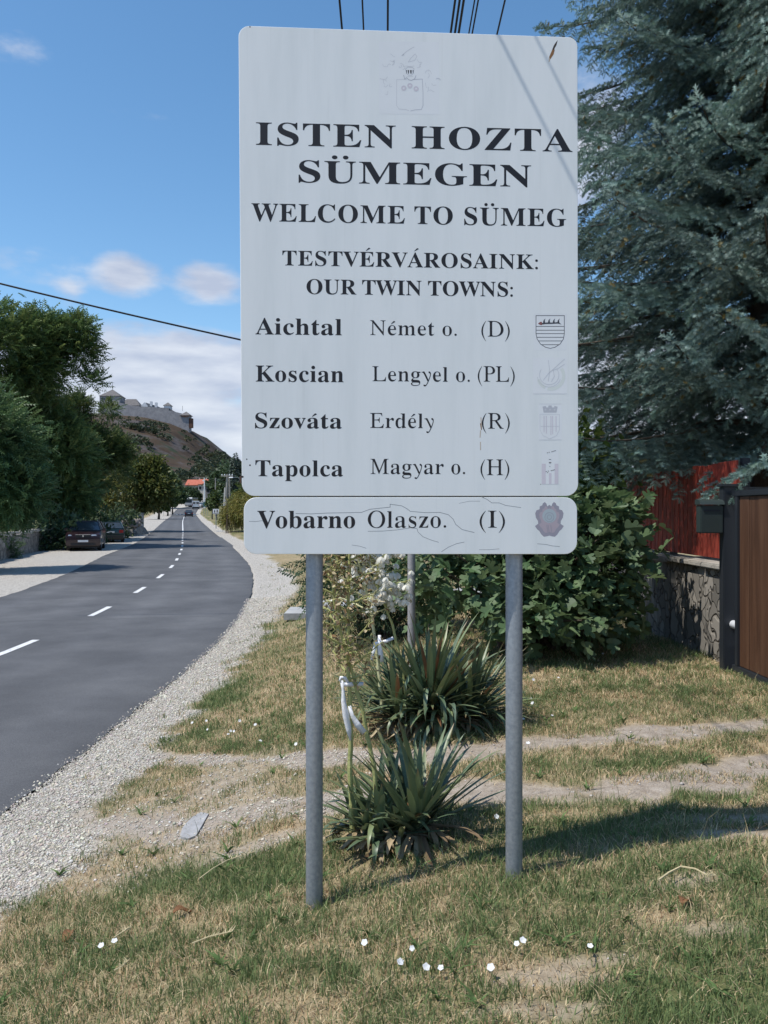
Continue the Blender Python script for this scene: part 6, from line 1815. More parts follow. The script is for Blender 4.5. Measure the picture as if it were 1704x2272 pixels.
for xx, yt in ((658, 246), (712, 258)):
    c = cp(X_(xx), Y_(yt), 12); mb = MB(); mb.box(c.x - 1.1, c.x + 1.1, c.y, c.y + 2, c.z - 5, c.z); mb.build('chimney', M['castle2'], cw)
tower('watch_turret', X_(798), X_(868), Y_(292), Y_(318), 7, Y_(252), M['castle2'], M['croof'], 6)
mb = MB(); a = cp(X_(845), Y_(318), 2); b = cp(X_(925), Y_(362), 2)
mb.hull8([(a.x, a.y, a.z - 4), (b.x, b.y, b.z - 4), (b.x, b.y + 6, b.z - 4), (a.x, a.y + 6, a.z - 4)], [(a.x, a.y, a.z), (b.x, b.y, b.z), (b.x, b.y + 6, b.z), (a.x, a.y + 6, a.z)])
mb.build('wall_roof', M['croof'], cst)
gtw = tower('gate_tower', X_(985), X_(1072), Y_(398), Y_(470), 10, Y_(350), M['castle'], M['croof'], -1, over=1.4)
mb = MB(); a = cp(X_(990), Y_(402), -2); b = cp(X_(1068), Y_(410), -2); mb.box(a.x, b.x, a.y - .3, a.y + .8, b.z, a.z); mb.build('timber_gallery', M['timber'], gtw)
mb = MB(); a = cp(X_(1068), Y_(430), -1); mb.box(a.x, a.x + 3.5, a.y, a.y + 4, a.z - 9, a.z); mb.build('timber_frame', M['timber'], gtw)
mb = MB(); t_ = cp(X_(1000), Y_(352), 4); mb.tube([(t_.x, t_.y, t_.z), (t_.x, t_.y, t_.z + 5)], .15, 5); mb.build('finial', M['dark'], gtw)

# ------------------------------------------------------------------ trees along the road
ASHC = [(.046, .092, .036), (.075, .14, .048), (.115, .18, .06), (.155, .20, .066)]


def tree(name, label, base, ells, per, leaf, size, stops, n_per, spread, r0=.2, nl=26, gap=.40, scale=.5, seed=3, up=.2, wide=.55, group=None, shell=(.5, 1.0), top=.65):
    loc = (base[0], base[1], g1(base[0], base[1]) if base[1] < 440 else base[2])
    t = thing(name, label, 'tree', loc, 0, group)
    tips, dirs = crown_tips(ells, per, shell, gap, scale, seed)
    limbs('trunk', loc, ells, tips, nl, r0, M['bark'], t, loc, seed=seed, top=top)
    tone = .75 + .5 * fbm(tips[:, 0], tips[:, 1] + tips[:, 2], .8, seed + 3, 2)
    foliage('crown', tips, dirs, n_per, spread, size, leaf, stops, LEAFM, t, loc, up=up, wide=wide, tone=tone)
    return t


def el(px, py, D, rx, ry, rz):
    """crown ellipsoid centred where the photograph shows it, radii in metres"""
    return (tuple(P(px, py, D)), (rx, ry, rz))


ROADTREES = 'trees along the left side of the road'
tree('ash_tree', 'tall dark feathery-leaved tree overhanging the wall behind the parked maroon car', (-23.5, 49), [el(35, 805, 47, 2.6, 3.4, 2.0), el(90, 750, 47, 1.4, 2, 1.1), el(-20, 760, 46, 2.6, 3, 2.1), el(95, 830, 47, 1.0, 2.2, 1.5), el(10, 930, 47, 3.2, 3.4, 2.4), el(75, 950, 48, 1.9, 3, 2.0), el(150, 1000, 49, 1.3, 2.6, 1.6), el(50, 1050, 49.5, 3.2, 2.8, 2.0), el(130, 1085, 50, 2.0, 2.6, 1.5), el(175, 735, 47, .5, .7, .6), el(185, 780, 47, .45, .6, .55), el(205, 850, 47, .25, .5, .3)],
     150, PF, .72, ASHC, 6, .36, .30, 80, .44, .5, 31, .28, .85, ROADTREES)
tree('ash_tree', 'lighter green feathery-leaved tree at the near end of the left roadside', (-14.6, 29.0), [el(5, 1000, 29, 1.0, 1.6, 1.5), el(35, 1080, 29, .8, 1.4, 1.1), el(-60, 960, 29, 1.4, 2.0, 1.8), el(-60, 1080, 29, 1.6, 2.0, 1.6)],
     190, PF, .50, [(.055, .115, .046), (.09, .165, .062), (.135, .205, .08)], 7, .30, .16, 40, .38, .7, 37, .2, .9, ROADTREES)
tree('ash_tree', 'dark tree with yellowish sprays just left of the castle hill', (-22.5, 58), [el(135, 955, 59, 1.5, 3, 2.0), el(225, 1000, 59, .95, 2, 1.2), el(225, 1045, 60, 1.5, 2.6, 1.5), el(160, 1080, 60, 2.6, 2.6, 1.8), el(172, 905, 58, .5, 1.0, .7), el(240, 908, 58, .25, .5, .2), el(268, 1000, 60, .5, .8, .5)],
     150, PF, .70, [(.035, .075, .028), (.06, .11, .035), (.10, .14, .045), (.14, .165, .05)], 6, .36, .26, 50, .40, .6, 33, .2, .9, ROADTREES)
BRN = [(.045, .070, .020), (.075, .10, .026), (.105, .125, .034), (.12, .12, .038)]
tree('linden_tree', 'rounded olive-green tree leaning over the footpath before the brick gate pillars', (-25.0, 80), [el(330, 1080, 80, 2.3, 2.6, 2.2), el(300, 1055, 80, 1.7, 2.2, 1.8), el(360, 1085, 79, .8, 1.4, 1.2), el(300, 1110, 82, 2.2, 2.2, 1.0), el(340, 1040, 80, 1.2, 1.5, 1.2)],
     130, LF, .36, BRN, 8, .34, .2, 36, .36, .7, 41, .1, .6, ROADTREES)
tree('linden_tree', 'small yellowish tree glimpsed by the white pillar behind the parked cars', (-24.2, 69), [el(248, 1095, 69, 1.1, 1.3, 1.6), el(262, 1120, 69, .9, 1, .8)], 110, LF, .30, [(.07, .09, .02), (.13, .13, .03), (.18, .16, .04)], 7, .3, .1, 16, .4, .8, 43, .1, .6, ROADTREES)

FAR = 'trees far down the road'
def far_tree(label, px, py, D, rx, rz, stops, seed, gx=None, name='roadside_tree', k=None):
    c = P(px, py, D)
    ells = [(tuple(c), (rx, rx, rz)), ((c.x - rx * .5, c.y, c.z - rz * .35), (rx * .75, rx * .8, rz * .65)), ((c.x + rx * .5, c.y, c.z - rz * .3), (rx * .7, rx * .8, rz * .7))]
    return tree(name, label, (c.x, c.y), ells, 46 if k is None else k, LF, .16 * rx + .22, stops, 8, rx * .12, .05 * rx + .06, 14, .36, 1.6 / rx, seed, .1, .7, FAR)


DG = [(.034, .065, .032), (.052, .09, .04), (.075, .11, .048)]
MG = [(.04, .07, .022), (.065, .10, .03), (.09, .12, .04)]
far_tree('dark bushy tree before the red-roofed house', 383, 1096, 205, 2.8, 2.2, DG, 51)
far_tree('bushy tree before the grey direction sign', 372, 1100, 190, 2.4, 2.4, MG, 52)
far_tree('round dark tree left of the white mast', 431, 1099, 285, 2.3, 2.4, DG, 53)
far_tree('dark tree between the bus and the red roof', 410, 1098, 290, 3.6, 2.6, DG, 54)
far_tree('mid green tree beyond the olive linden', 352, 1098, 150, 2.8, 2.6, MG, 56)
far_tree('dark tree behind the olive linden at the hill foot', 325, 1068, 240, 7.5, 5.0, DG, 57)
far_tree('spreading dark tree at the foot of the castle hill', 362, 1064, 345, 5.5, 3.6, DG, 58)
far_tree('low green tree before the leaning wooden pole', 471, 1113, 140, 1.0, 1.3, MG, 59)
far_tree('bright green tree at the right of the road before the grey house', 481, 1106, 132, 1.0, 1.7, MG, 60)
far_tree('dark tree behind the double utility pole', 516, 1088, 128, 1.3, 2.2, DG, 61)
far_tree('green bush tree at the edge of the sign behind the yellowing hedge', 552, 1095, 88, 1.5, 2.2, MG, 62)
for i, (px, py, D, rx, rz) in enumerate([(455, 1074, 385, 6, 2.6), (497, 1066, 335, 3.6, 4.2), (512, 1066, 300, 7, 6), (540, 1070, 280, 7, 6), (290, 1075, 300, 9, 5), (600, 1080, 260, 9, 7), (700, 1085, 250, 9, 7), (800, 1085, 260, 9, 7), (900, 1085, 250, 9, 7), (1000, 1085, 240, 9, 7), (1120, 1090, 200, 9, 7), (1300, 1090, 180, 9, 7), (1500, 1090, 170, 9, 7), (1700, 1090, 160, 9, 7)]):
    far_tree(['hazy green tree behind the grey house', 'hazy tree up behind the wooden poles', 'dark tree mass left of the conifer', 'dark tree behind the conifer at the edge of the sign', 'wide dark tree behind the roadside linden'][i] if i < 5 else 'big dark tree standing behind the welcome sign', px, py, D, rx, rz, DG, 70 + i, k=20)


def conifer(label, base, H, rad, stops, seed):
    loc = (base[0], base[1], g1(base[0], base[1]))
    t = thing('conifer', label, 'tree', loc)
    mb = MB(); mb.tube([(0, 0, -.3), (0, 0, H * .6), (0, 0, H * .98)], [.16, .09, .01], 7); mb.build('trunk', M['bark'], t)
    n = 5200
    z = H * (1 - rng.uniform(0, 1, n) ** .55) * .93 + H * .07
    lay = np.sin(z / H * 46) * .12 + .88
    rr = rad * (1 - z / H) ** .85 * lay * rng.uniform(.35, 1.0, n) ** .5; a = rng.uniform(0, 6.283, n)
    a = a + .25 * np.sin(a * 5 + z * 2)
    O = np.stack([rr * np.cos(a), rr * np.sin(a), z - rr * .22], -1)
    D = np.stack([np.cos(a), np.sin(a), -.25 + rng.normal(0, .25, n)], -1) + .4 * unit(n)
    T, B, Nn = frames(n, D, rng.normal(0, .5, n))
    V, F_ = place(DIAM, DIAM_F, O, T, B, Nn, rng.uniform(.25, .6, n), rng.uniform(.12, .25, n))
    link('crown', npmesh('crown', V, F_, NEEDLEM, np.repeat(colors(n, stops, .2), 4, 0)), t)


cb = P(522, 1150, 112)
conifer('grey-green conifer at the edge of the sign beside the utility poles', (cb.x, cb.y), 9.5, 2.3, [(.04, .06, .05), (.08, .11, .09), (.11, .14, .12)], 3)

# yellowing hedge by the road at the edge of the sign
def hedge():
    cs = [P(518, 1135, 76), P(532, 1130, 74), P(545, 1128, 72), P(508, 1150, 77), P(560, 1128, 70)]
    loc = (cs[1].x, cs[1].y, g1(cs[1].x, cs[1].y))
    t = thing('hedge', 'yellowing bamboo-like hedge at the roadside behind the small white sign', 'hedge', loc)
    ells = [(tuple(c), (.85, 1.3, 1.5 if i != 3 else .9)) for i, c in enumerate(cs)]
    tips, dirs = crown_tips(ells, 190, (.4, 1.0), .3, .9, 81, zmin=loc[2] + .1)
    mb = MB(); r = random.Random(9)
    for k in range(20):
        x = r.uniform(-1.2, 1.2); mb.tube([(x, r.uniform(-.8, .8), -.1), (x + r.uniform(-.2, .2), r.uniform(-.8, .8), 2.6)], [.02, .008], 5)
    mb.build('stems', M['bark'], t)
    foliage('foliage', tips, dirs, 7, .22, .34, LF, [(.08, .11, .02), (.16, .16, .035), (.26, .22, .06), (.10, .13, .03)], LEAFM, t, loc, up=-.35, wide=.22)


hedge()
bl = gp(8, 1238)
shrub('small_shrub', 'small green shrub at the near end of the left stone wall', 'shrub', (bl.x - .2, bl.y), [((bl.x - .2, bl.y, bl.z + .55), (.75, .8, .7)), ((bl.x + .25, bl.y - .2, bl.z + .3), (.5, .5, .4))], 150, PF, .32, [(.03, .07, .03), (.05, .10, .04), (.075, .12, .05)], .35, 1.3, 87, 5, .14, 10, wide=.8)

# ------------------------------------------------------------------ left wall, boulders, pillars
lw = thing('roadside_wall', 'long low rubble wall under the trees left of the road', 'wall', (float(xc(40)) - 7.6, 40, -.5))
mb = MB(); mc = MB(); r = random.Random(8)
ys = list(np.arange(26, 84, 1.6))
for a_, b_ in zip(ys[:-1], ys[1:]):
    ua = -7.6 + max(0, (a_ - 52)) * .075; ub = -7.6 + max(0, (b_ - 52)) * .075
    xa, xb = float(xc(a_)) + ua - lw.location.x, float(xc(b_)) + ub - lw.location.x
    h = 1.05 + r.uniform(-.05, .05)
    mb.hull8([(xa - .4, a_ - 40, -.4), (xa, a_ - 40, -.4), (xb, b_ - 40, -.4), (xb - .4, b_ - 40, -.4)], [(xa - .4, a_ - 40, h), (xa, a_ - 40, h), (xb, b_ - 40, h), (xb - .4, b_ - 40, h)])
    if r.random() < .8: mc.box((xa + xb) / 2 - .45, (xa + xb) / 2 + .06, a_ - 39.95, b_ - 40.15, h + .004, h + .10 + r.uniform(0, .05))
mb.build('wall_body', M['stone'], lw)
mc.build('coping', M['coping'], lw, bevel=.03)
M['boulder'] = pmat('boulder_stone', [(.3, (.15, .125, .11)), (.7, (.26, .22, .20))], 3, .9, .5)
for i, (px, py, D, s) in enumerate([(268, 1152, 69, .42), (279, 1160, 68, .44), (291, 1156, 70, .34), (299, 1160, 71, .36), (298, 1167, 69, .32), (306, 1156, 73, .34), (306, 1163, 72, .30), (269, 1163, 67, .36)]):
    bm = bmesh.new(); bmesh.ops.create_icosphere(bm, subdivisions=2, radius=1)
    for v in bm.verts:
        k = 1 + .22 * (fnoise(v.co.x * 1.5 + i * 7, v.co.y * 1.5 + v.co.z, 1.3, 9) - .5)
        v.co *= float(k); v.co.x *= s; v.co.y *= s; v.co.z *= s * .8
    for f in bm.faces: f.smooth = True
    me = bpy.data.meshes.new('boulder'); bm.to_mesh(me); bm.free(); me.materials.append(M['boulder'])
    tag(link('boulder', me, None, tuple(P(px, py, D))), 'rounded brown boulder heaped along the wall before the brick gate pillars', 'boulder', 'boulders by the left wall')
mb = MB()     # bank that carries the boulders
c = P(288, 1172, 71)
bk = thing('rubble_bank', 'grey-brown rubble bank under the boulders beside the rear parked car', 'bank', (c.x, c.y, g1(c.x, c.y)))
mb.hull8([(-2.4, -2.5, -.3), (1.2, -1.0, -.3), (.9, 3.5, -.3), (-2.4, 3.5, -.3)], [(-1.8, -1.9, .75), (.5, -.5, .8), (.4, 3, .75), (-1.8, 3, .75)])
mb.build('bank_body', M['stone'], bk, bevel=.12)

M['brick'] = pmat('pale_brick', [(.3, (.30, .28, .27)), (.7, (.48, .46, .44))], 4, .9, .3, stretch=(.6, .6, 4))
for px0, px1, ptop, lab in ((278, 289, 1140, 'pale capped gate pillar with a white notice, beside the boulders'), (308.5, 318, 1138, 'pale brick gate pillar with a cap, nearest the footpath')):
    D = 79
    a, b = P(px0, ptop, D), P(px1, ptop, D); zg = g1((a.x + b.x) / 2, D)
    p_ = thing('gate_pillar', lab, 'pillar', ((a.x + b.x) / 2, D, zg), 0, 'pillars of the left gate')
    w = (b.x - a.x) / 2
    mb = MB(); mb.box(-w, w, -w, w, -.2, a.z - zg - .1); mb.build('shaft', M['brick'] if 'brick' in lab else M['coping'], p_, bevel=.01)
    mb = MB(); k = w + (.07 if 'brick' in lab else .3); zc = a.z - zg - .098
    mb.hull8([(-k, -k, zc), (k, -k, zc), (k, k, zc), (-k, k, zc)], [(-k * .7, -k * .7, zc + .12), (k * .7, -k * .7, zc + .12), (k * .7, k * .7, zc + .12), (-k * .7, k * .7, zc + .12)])
    mb.build('cap', M['coping'], p_, bevel=.01)
    if 'notice' in lab: mb = MB(); mb.box(-.12, .12, -w - .03, -w - .006, .75, 1.25); mb.build('notice', M['white'], p_)
gt2 = thing('iron_gate', 'dark brown iron gate between the two pale pillars', 'gate', tuple(P(298, 1170, 79)))
mb = MB(); gzz = g1(gt2.location.x, 79) - gt2.location.z
for k in range(9): mb.box(-.42 + k * .1, -.385 + k * .1, -.015, .015, gzz + .05, gzz + 1.25)
for zz in (.2, 1.1): mb.box(-.44, .47, -.012, .012, gzz + zz, gzz + zz + .05)
mb.build('bars', M['timber'], gt2)

D = 86
a, b = P(264, 1088, D), P(276, 1100, D); zg = g1((a.x + b.x) / 2, D)
wp_ = thing('white_pillar', 'tall white pillar with a notched wider head under the dark trees', 'pillar', ((a.x + b.x) / 2, D, zg))
h = a.z - zg; M['lime'] = flat('limewash', (.66, .66, .65), .8)
mb = MB(); mb.box(-.2, .2, -.2, .2, -.2, h - 1.0); mb.build('shaft', M['lime'], wp_, bevel=.01)
mb = MB(); mb.box(-.24, .24, -.24, .24, h - .995, h - .56); mb.build('collar', M['lime'], wp_, bevel=.01)
mb = MB(); mb.box(-.31, .31, -.31, .31, h - .555, h - .08)
for sx in (-1, 0, 1):
    for sy in (-1, 1): mb.box(sx * .23 - .07, sx * .23 + .07, sy * .23 - .07, sy * .23 + .07, h - .079, h)
mb.build('head', M['lime'], wp_)

for i, (px, D, rx, h, lab) in enumerate([(150, 50.5, 2.2, 1.0, 'dark bush behind the wall beside the maroon car'), (205, 57, 1.8, 1.1, 'dark bush behind the wall between the two parked cars'), (235, 64, 2.0, 1.2, 'dark bush above the rear of the dark green car'), (60, 45, 2.6, 1.1, 'dark bush over the wall at the left of the maroon car'), (255, 75, 2.0, 1.2, 'dark bush behind the boulders and the white pillar'), (105, 47, 2.2, 1.0, 'dark bush overhanging the wall under the tall ash')]):
    x = (px - CX) / F * D; z0 = g1(x, D)
    shrub('wall_bush', lab, 'bush', (x, D), [((x, D, z0 + h), (rx, 1.2, h + .3)), ((x + rx * .6, D, z0 + h * .8), (rx * .6, 1, h))], 60, LF, .26, DG, .34, .8, 120 + i, 8, .3, 10, .04, group='bushes behind the left wall')
# ------------------------------------------------------------------ vehicles
def paint(name, rgb): return flat(name, rgb, .28, .15, .5, .6)


M['redlamp'] = flat('tail_lamp_red', (.28, .015, .012), .25)
M['lampglass'] = flat('headlamp_glass', (.50, .53, .56), .12, .2, .8)
M['plate'] = flat('number_plate', (.62, .63, .64), .5)
M['trim'] = flat('black_trim', (.02, .02, .022), .6)


def arch(cx, r, n=8): return [(cx + r * math.cos(math.pi * k / n), .28 + r * .98 * math.sin(math.pi * k / n)) for k in range(n + 1)]


def car(label, loc, heading, pm, kind='suv', s=1.0, group=None, cat='car', name='parked_car'):
    t = thing(name, label, cat, loc, heading, group)
    t.scale = (s, s, s)
    if kind == 'suv': L, W, Ht, belt, hood = 2.12, .88, 1.58, 1.06, .98
    else: L, W, Ht, belt, hood = 2.15, .86, 1.43, .95, .86
    fa = 1.30; r = .37
    low = [(L - .06, .27)] + [] + arch(fa, r) + arch(-fa, r) + [(-L + .08, .27), (-L, .45), (-L + .02, .78), (-L + .10, belt), (.95, belt), (L - .32, hood), (L - .06, hood - .14), (L, .55)]
    mb = MB(); mb.prism(low, -W, W, 'y')
    body = mb.build('body', pm, t, smooth=True, bevel=.045)
    mb = MB(); mb.box(-L + .3, L - .3, -W + .1, W - .1, .16, .40); mb.build('underbody', M['trim'], t)
    gb = [(.98, -W + .07), (.98, W - .07), (-L + .12, W - .07), (-L + .12, -W + .07)]
    rb = -L + .48 if kind == 'suv' else -L + .62
    gt_ = [(.22, -.60), (.22, .60), (rb, .60), (rb, -.60)]
    mb = MB(); mb.hull8([(x, y, belt + .003) for x, y in gb], [(x, y, Ht - .05) for x, y in gt_])
    mb.build('windows', M['glass'], t, bevel=.02)
    mb = MB(); mb.hull8([(x + (.03 if x > 0 else -.06), y * 1.03, Ht - .052) for x, y in gt_], [(x * .96, y * .93, Ht) for x, y in gt_])
    roof = mb.build('roof', pm, t, smooth=True, bevel=.02)
    mb = MB()
    for sgn in (-1, 1):
        for (xb, xt, w) in ((.98, .22, .05), (-.35, -.38, .06), (-L + .14, rb, .09)):
            mb.tube([(xb, sgn * (W - .068), belt), (xt, sgn * .605, Ht - .05)], w * .55, 6, caps=False)
    mb.build('pillars', pm, t, smooth=True)
    if kind == 'suv':
        for sgn in (-1, 1):
            mb = MB(); mb.tube([(.05, sgn * .58, Ht + .0), (-.05, sgn * .58, Ht + .045), (rb + .2, sgn * .58, Ht + .045), (rb + .1, sgn * .58, Ht)], .016, 6); mb.build('roof_rail', M['chrome'], roof, smooth=True)
    for sx in (fa, -fa):
        for sgn in (-1, 1):
            Mx = Matrix.Translation((sx, sgn * (W - .10), .33)) @ Matrix.Rotation(R(90), 4, 'X')
            mb = MB(); mb.lathe([(.20, -.10), (.31, -.10), (.335, -.07), (.335, .07), (.31, .10), (.20, .10)], 24, M=Mx)
            wh = mb.build('wheel', M['rubber'], t, smooth=True)
            mb = MB(); mb.lathe([(.05, -.105), (.20, -.098), (.205, .098), (.05, .105)], 24, M=Mx)
            mb.build('rim', M['rim'], wh, smooth=True)
    for sgn in (-1, 1):
        mb = MB(); mb.hull8([(L - .34, sgn * .60 - .17, hood - .25), (L - .03, sgn * .58 - .17, hood - .27), (L - .10, sgn * .66 + .17, hood - .25), (L - .40, sgn * .66 + .21, hood - .23)],
                            [(L - .36, sgn * .60 - .17, hood - .10), (L - .07, sgn * .58 - .17, hood - .12), (L - .13, sgn * .66 + .17, hood - .10), (L - .42, sgn * .66 + .21, hood - .08)])
        mb.build('headlight', M['lampglass'], t, bevel=.01)
        mb = MB(); mb.box(-L - .01, -L + .16, sgn * .70 - .13, sgn * .70 + .15, belt - .30, belt - .10); mb.build('tail_light', M['redlamp'], t, bevel=.015)
        mb = MB(); mb.box(.62, .80, sgn * (W + .10) - .09, sgn * (W + .10) + .09, belt - .02, belt + .13); mb.box(.68, .74, sgn * (W + .0) - .05, sgn * W + .05, belt, belt + .04); mb.build('mirror', pm, t, bevel=.02)
    mb = MB(); mb.box(L - .05, L + .012, -.36, .36, hood - .27, hood - .12)
    g = mb.build('grille', M['trim'], t, bevel=.01)
    mb = MB()
    mb.box(L + .0125, L + .02, -.38, .38, hood - .125, hood - .10); mb.lathe([(.045, 0), (.045, .012)], 12, M=Matrix.Translation((L + .0125, 0, hood - .19)) @ Matrix.Rotation(R(90), 4, 'Y'))
    mb.build('chrome_bar', M['chrome'], g)
    mb = MB(); mb.box(L - .04, L + .008, -.62, .62, .30, .42); mb.build('lower_intake', M['trim'], t, bevel=.01)
    mb = MB(); mb.box(L + .01, L + .022, -.26, .26, .47, .58); mb.build('number_plate', M['plate'], t)
    mb = MB(); mb.box(-L - .022, -L - .008, -.26, .26, belt - .30, belt - .19); mb.build('number_plate', M['plate'], t)
    mb = MB(); mb.box(-L - .015, -L + .05, -W + .06, W - .06, .30, .44); mb.build('rear_bumper', M['trim'], t, bevel=.015)
    return t


def road_angle(y, away=True):
    dx = float(xc(y + 1) - xc(y - 1)) / 2
    a = math.atan2(1, dx)
    return a if away else a + math.pi


def at(px, D):
    x = (px - CX) / F * D
    return (x, D, g1(x, D) + .012)


car('dark maroon car with roof rails parked facing us by the wall', at(192, 46), road_angle(46, False) + R(2), paint('maroon_paint', (.022, .009, .013)), 'suv')
car('dark green car parked nose away behind the maroon car', at(247, 57.5), road_angle(57, True) + R(3), paint('dark_green_paint', (.006, .022, .022)), 'hatch', group=None)
car('dark car with red tail lamps driving away in the distance', at(419, 179), road_angle(179, True), paint('dark_blue_paint', (.012, .014, .022)), 'hatch', name='moving_car')
car('small white car far off right of the white van', at(448.5, 247), road_angle(240, False) - R(30), paint('white_car_paint', (.62, .63, .64)), 'suv', 1.05, name='moving_car')


def van(label, loc, rz):
    t = thing('delivery_van', label, 'van', loc, rz)
    pm = paint('white_van_paint', (.64, .65, .66))
    side = [(2.4, .35), (2.45, .9), (2.2, 1.15), (1.5, 1.95), (1.2, 2.2), (-2.35, 2.25), (-2.42, .4)]
    mb = MB(); mb.prism(side, -.98, .98, 'y'); mb.build('body', pm, t, smooth=True, bevel=.06)
    for sgn in (-1, 1):
        mb = MB(); mb.box(-2.436, -2.424, sgn * .46 - .36, sgn * .46 + .36, 1.35, 1.95); mb.build('rear_window', M['glass'], t)
        mb = MB(); mb.box(-2.45, -2.40, sgn * .9 - .07, sgn * .9 + .06, .9, 1.5); mb.build('tail_light', M['redlamp'], t)
        for sx in (1.5, -1.5):
            Mx = Matrix.Translation((sx, sgn * .86, .35)) @ Matrix.Rotation(R(90), 4, 'X')
            mb = MB(); mb.lathe([(.2, -.13), (.35, -.11), (.35, .11), (.2, .13)], 18, M=Mx); w = mb.build('wheel', M['rubber'], t, smooth=True)
            mb = MB(); mb.lathe([(.05, -.14), (.2, -.13), (.2, .13), (.05, .14)], 18, M=Mx); mb.build('rim', M['rim'], w, smooth=True)
    mb = MB(); mb.hull8([(2.19, -.8, 1.2), (2.19, .8, 1.2), (2.21, .8, 1.2), (2.21, -.8, 1.2)], [(1.53, -.7, 1.93), (1.53, .7, 1.93), (1.56, .7, 1.93), (1.56, -.7, 1.93)]); mb.build('windscreen', M['glass'], t)
    mb = MB(); mb.box(-2.50, -2.425, -.95, .95, .32, .58); mb.build('rear_bumper', M['trim'], t, bevel=.02)
    mb = MB(); mb.box(-2.2, 2.2, -.9, .9, .18, .36); mb.build('underbody', M['trim'], t)
    return t


van('white delivery van seen from behind on the far road', at(434.5, 234), road_angle(232, True) + R(2))


def bus(label, loc, rz):
    t = thing('coach_bus', label, 'bus', loc, rz)
    pm = paint('white_bus_paint', (.64, .65, .66))
    mb = MB(); mb.prism([(5.6, .35), (5.72, .9), (5.66, 2.6), (5.45, 2.85), (-5.6, 2.85), (-5.65, .4)], -1.22, 1.22, 'y'); mb.build('body', pm, t, smooth=True, bevel=.08)
    mb = MB(); mb.hull8([(5.69, -1.1, 1.2), (5.69, 1.1, 1.2), (5.735, 1.1, 1.2), (5.735, -1.1, 1.2)], [(5.65, -1.08, 2.3), (5.65, 1.08, 2.3), (5.70, 1.08, 2.3), (5.70, -1.08, 2.3)]); mb.build('windscreen', M['glass'], t)
    for sgn in (-1, 1):
        for k in range(5): mb = MB(); mb.box(-5.2 + k * 2.05, -3.3 + k * 2.05, sgn * 1.225 - .01, sgn * 1.225 + .01, 1.4, 2.35); mb.build('side_window', M['glass'], t)
        mb = MB(); mb.box(5.68, 5.75, sgn * .9 - .16, sgn * .9 + .16, .72, .92); mb.build('headlight', M['lampglass'], t)
        mb = MB(); mb.box(5.4, 5.6, sgn * 1.38 - .12, sgn * 1.38 + .12, 1.9, 2.3); mb.box(5.45, 5.52, sgn * 1.25 - .06, sgn * 1.25 + .06, 2.3, 2.36); mb.build('mirror', M['trim'], t)
        for sx in (3.4, -3.2):
            Mx = Matrix.Translation((sx, sgn * 1.08, .46)) @ Matrix.Rotation(R(90), 4, 'X')
            mb = MB(); mb.lathe([(.25, -.15), (.46, -.13), (.46, .13), (.25, .15)], 18, M=Mx); mb.build('wheel', M['rubber'], t, smooth=True)
    mb = MB(); mb.box(-5.3, 5.3, -1.1, 1.1, .2, .36); mb.build('underbody', M['trim'], t)
    return t


bus('white bus with a dark windscreen coming towards us far down the road', at(424.5, 264), road_angle(262, False) - R(4))

# ------------------------------------------------------------------ poles, lamps, signs far along the road
M['polewood'] = pmat('weathered_pole_wood', [(.3, (.22, .20, .18)), (.7, (.38, .36, .33))], 5, .9, .4, stretch=(3, 3, .3))
b = P(499.5, 1160, 105); top = P(504.5, 1052, 105); zg = g1(b.x, 105)
pl = thing('utility_pole', 'braced double wooden utility pole right of the road with white insulators', 'pole', (b.x, b.y, zg))
o = Vector(pl.location)
mb = MB(); mb.tube([Vector((b.x, b.y, zg - .3)) - o, top - o], [.17, .12], 8); mb.build('shaft', M['polewood'], pl, smooth=True)
mb = MB(); mb.tube([P(495.5, 1150, 104.0) - o + Vector((0, 0, -.6)), P(499.5, 1082, 104.6) - o], [.12, .10], 8); mb.build('brace', M['white'] if False else pmat('pale_pole', [(.3, (.34, .33, .31)), (.7, (.45, .44, .42))], 5, .9), pl, smooth=True)
mb = MB(); mb.tube([Vector((b.x + .55, b.y + .5, zg - .3)) - o, P(509, 1060, 105.5) - o], [.14, .10], 8); mb.build('shaft', M['polewood'], pl, smooth=True)
mb = MB(); c = P(504, 1056, 104.8) - o; mb.box(c.x - .75, c.x + .75, c.y - .05, c.y + .05, c.z - .06, c.z + .06); ca = mb.build('crossarm', M['polewood'], pl)
for dx in (-.65, -.3, .3, .65):
    mb = MB(); mb.lathe([(.05, .06), (.07, .12), (.05, .2), (.02, .24)], 8, M=Matrix.Translation((c.x + dx, c.y, c.z))); mb.build('insulator', M['white'], ca, smooth=True)
pt2 = P(504, 1056, 104.8)
for i, dx in enumerate((-.65, -.3, .3, .65)):
    a = Vector((pt2.x + dx, pt2.y, pt2.z + .22)); e = Vector((float(xc(170)) + 6.5 + dx, 170, 8.4))
    cable('thin wire running on from the double wooden pole, ' + ['farthest left', 'second from the left', 'second from the right', 'farthest right'][i], a, e, .5, .012, 16, 'wires on the wooden poles')
pl2 = thing('utility_pole', 'single brown wooden pole behind the double pole beside the conifer', 'pole', (P(534, 1150, 96).x, 96, g1(P(534, 1150, 96).x, 96)))
mb = MB(); mb.tube([(0, 0, -.3), (0, 0, 5.7)], [.14, .10], 8); mb.build('shaft', M['timber'], pl2, smooth=True)
mb = MB(); mb.tube([(0, 0, 5.2), (-.3, -.1, 5.55), (-.95, -.2, 5.55)], .03, 6); mb.build('lamp_arm', M['galv'], pl2, smooth=True)
mb = MB(); mb.hull8([(-1.35, -.32, 5.48), (-.85, -.32, 5.48), (-.85, -.08, 5.48), (-1.35, -.08, 5.48)], [(-1.3, -.28, 5.6), (-.85, -.28, 5.62), (-.85, -.12, 5.62), (-1.3, -.12, 5.6)]); mb.build('lamp_head', M['white'], pl2, bevel=.02)
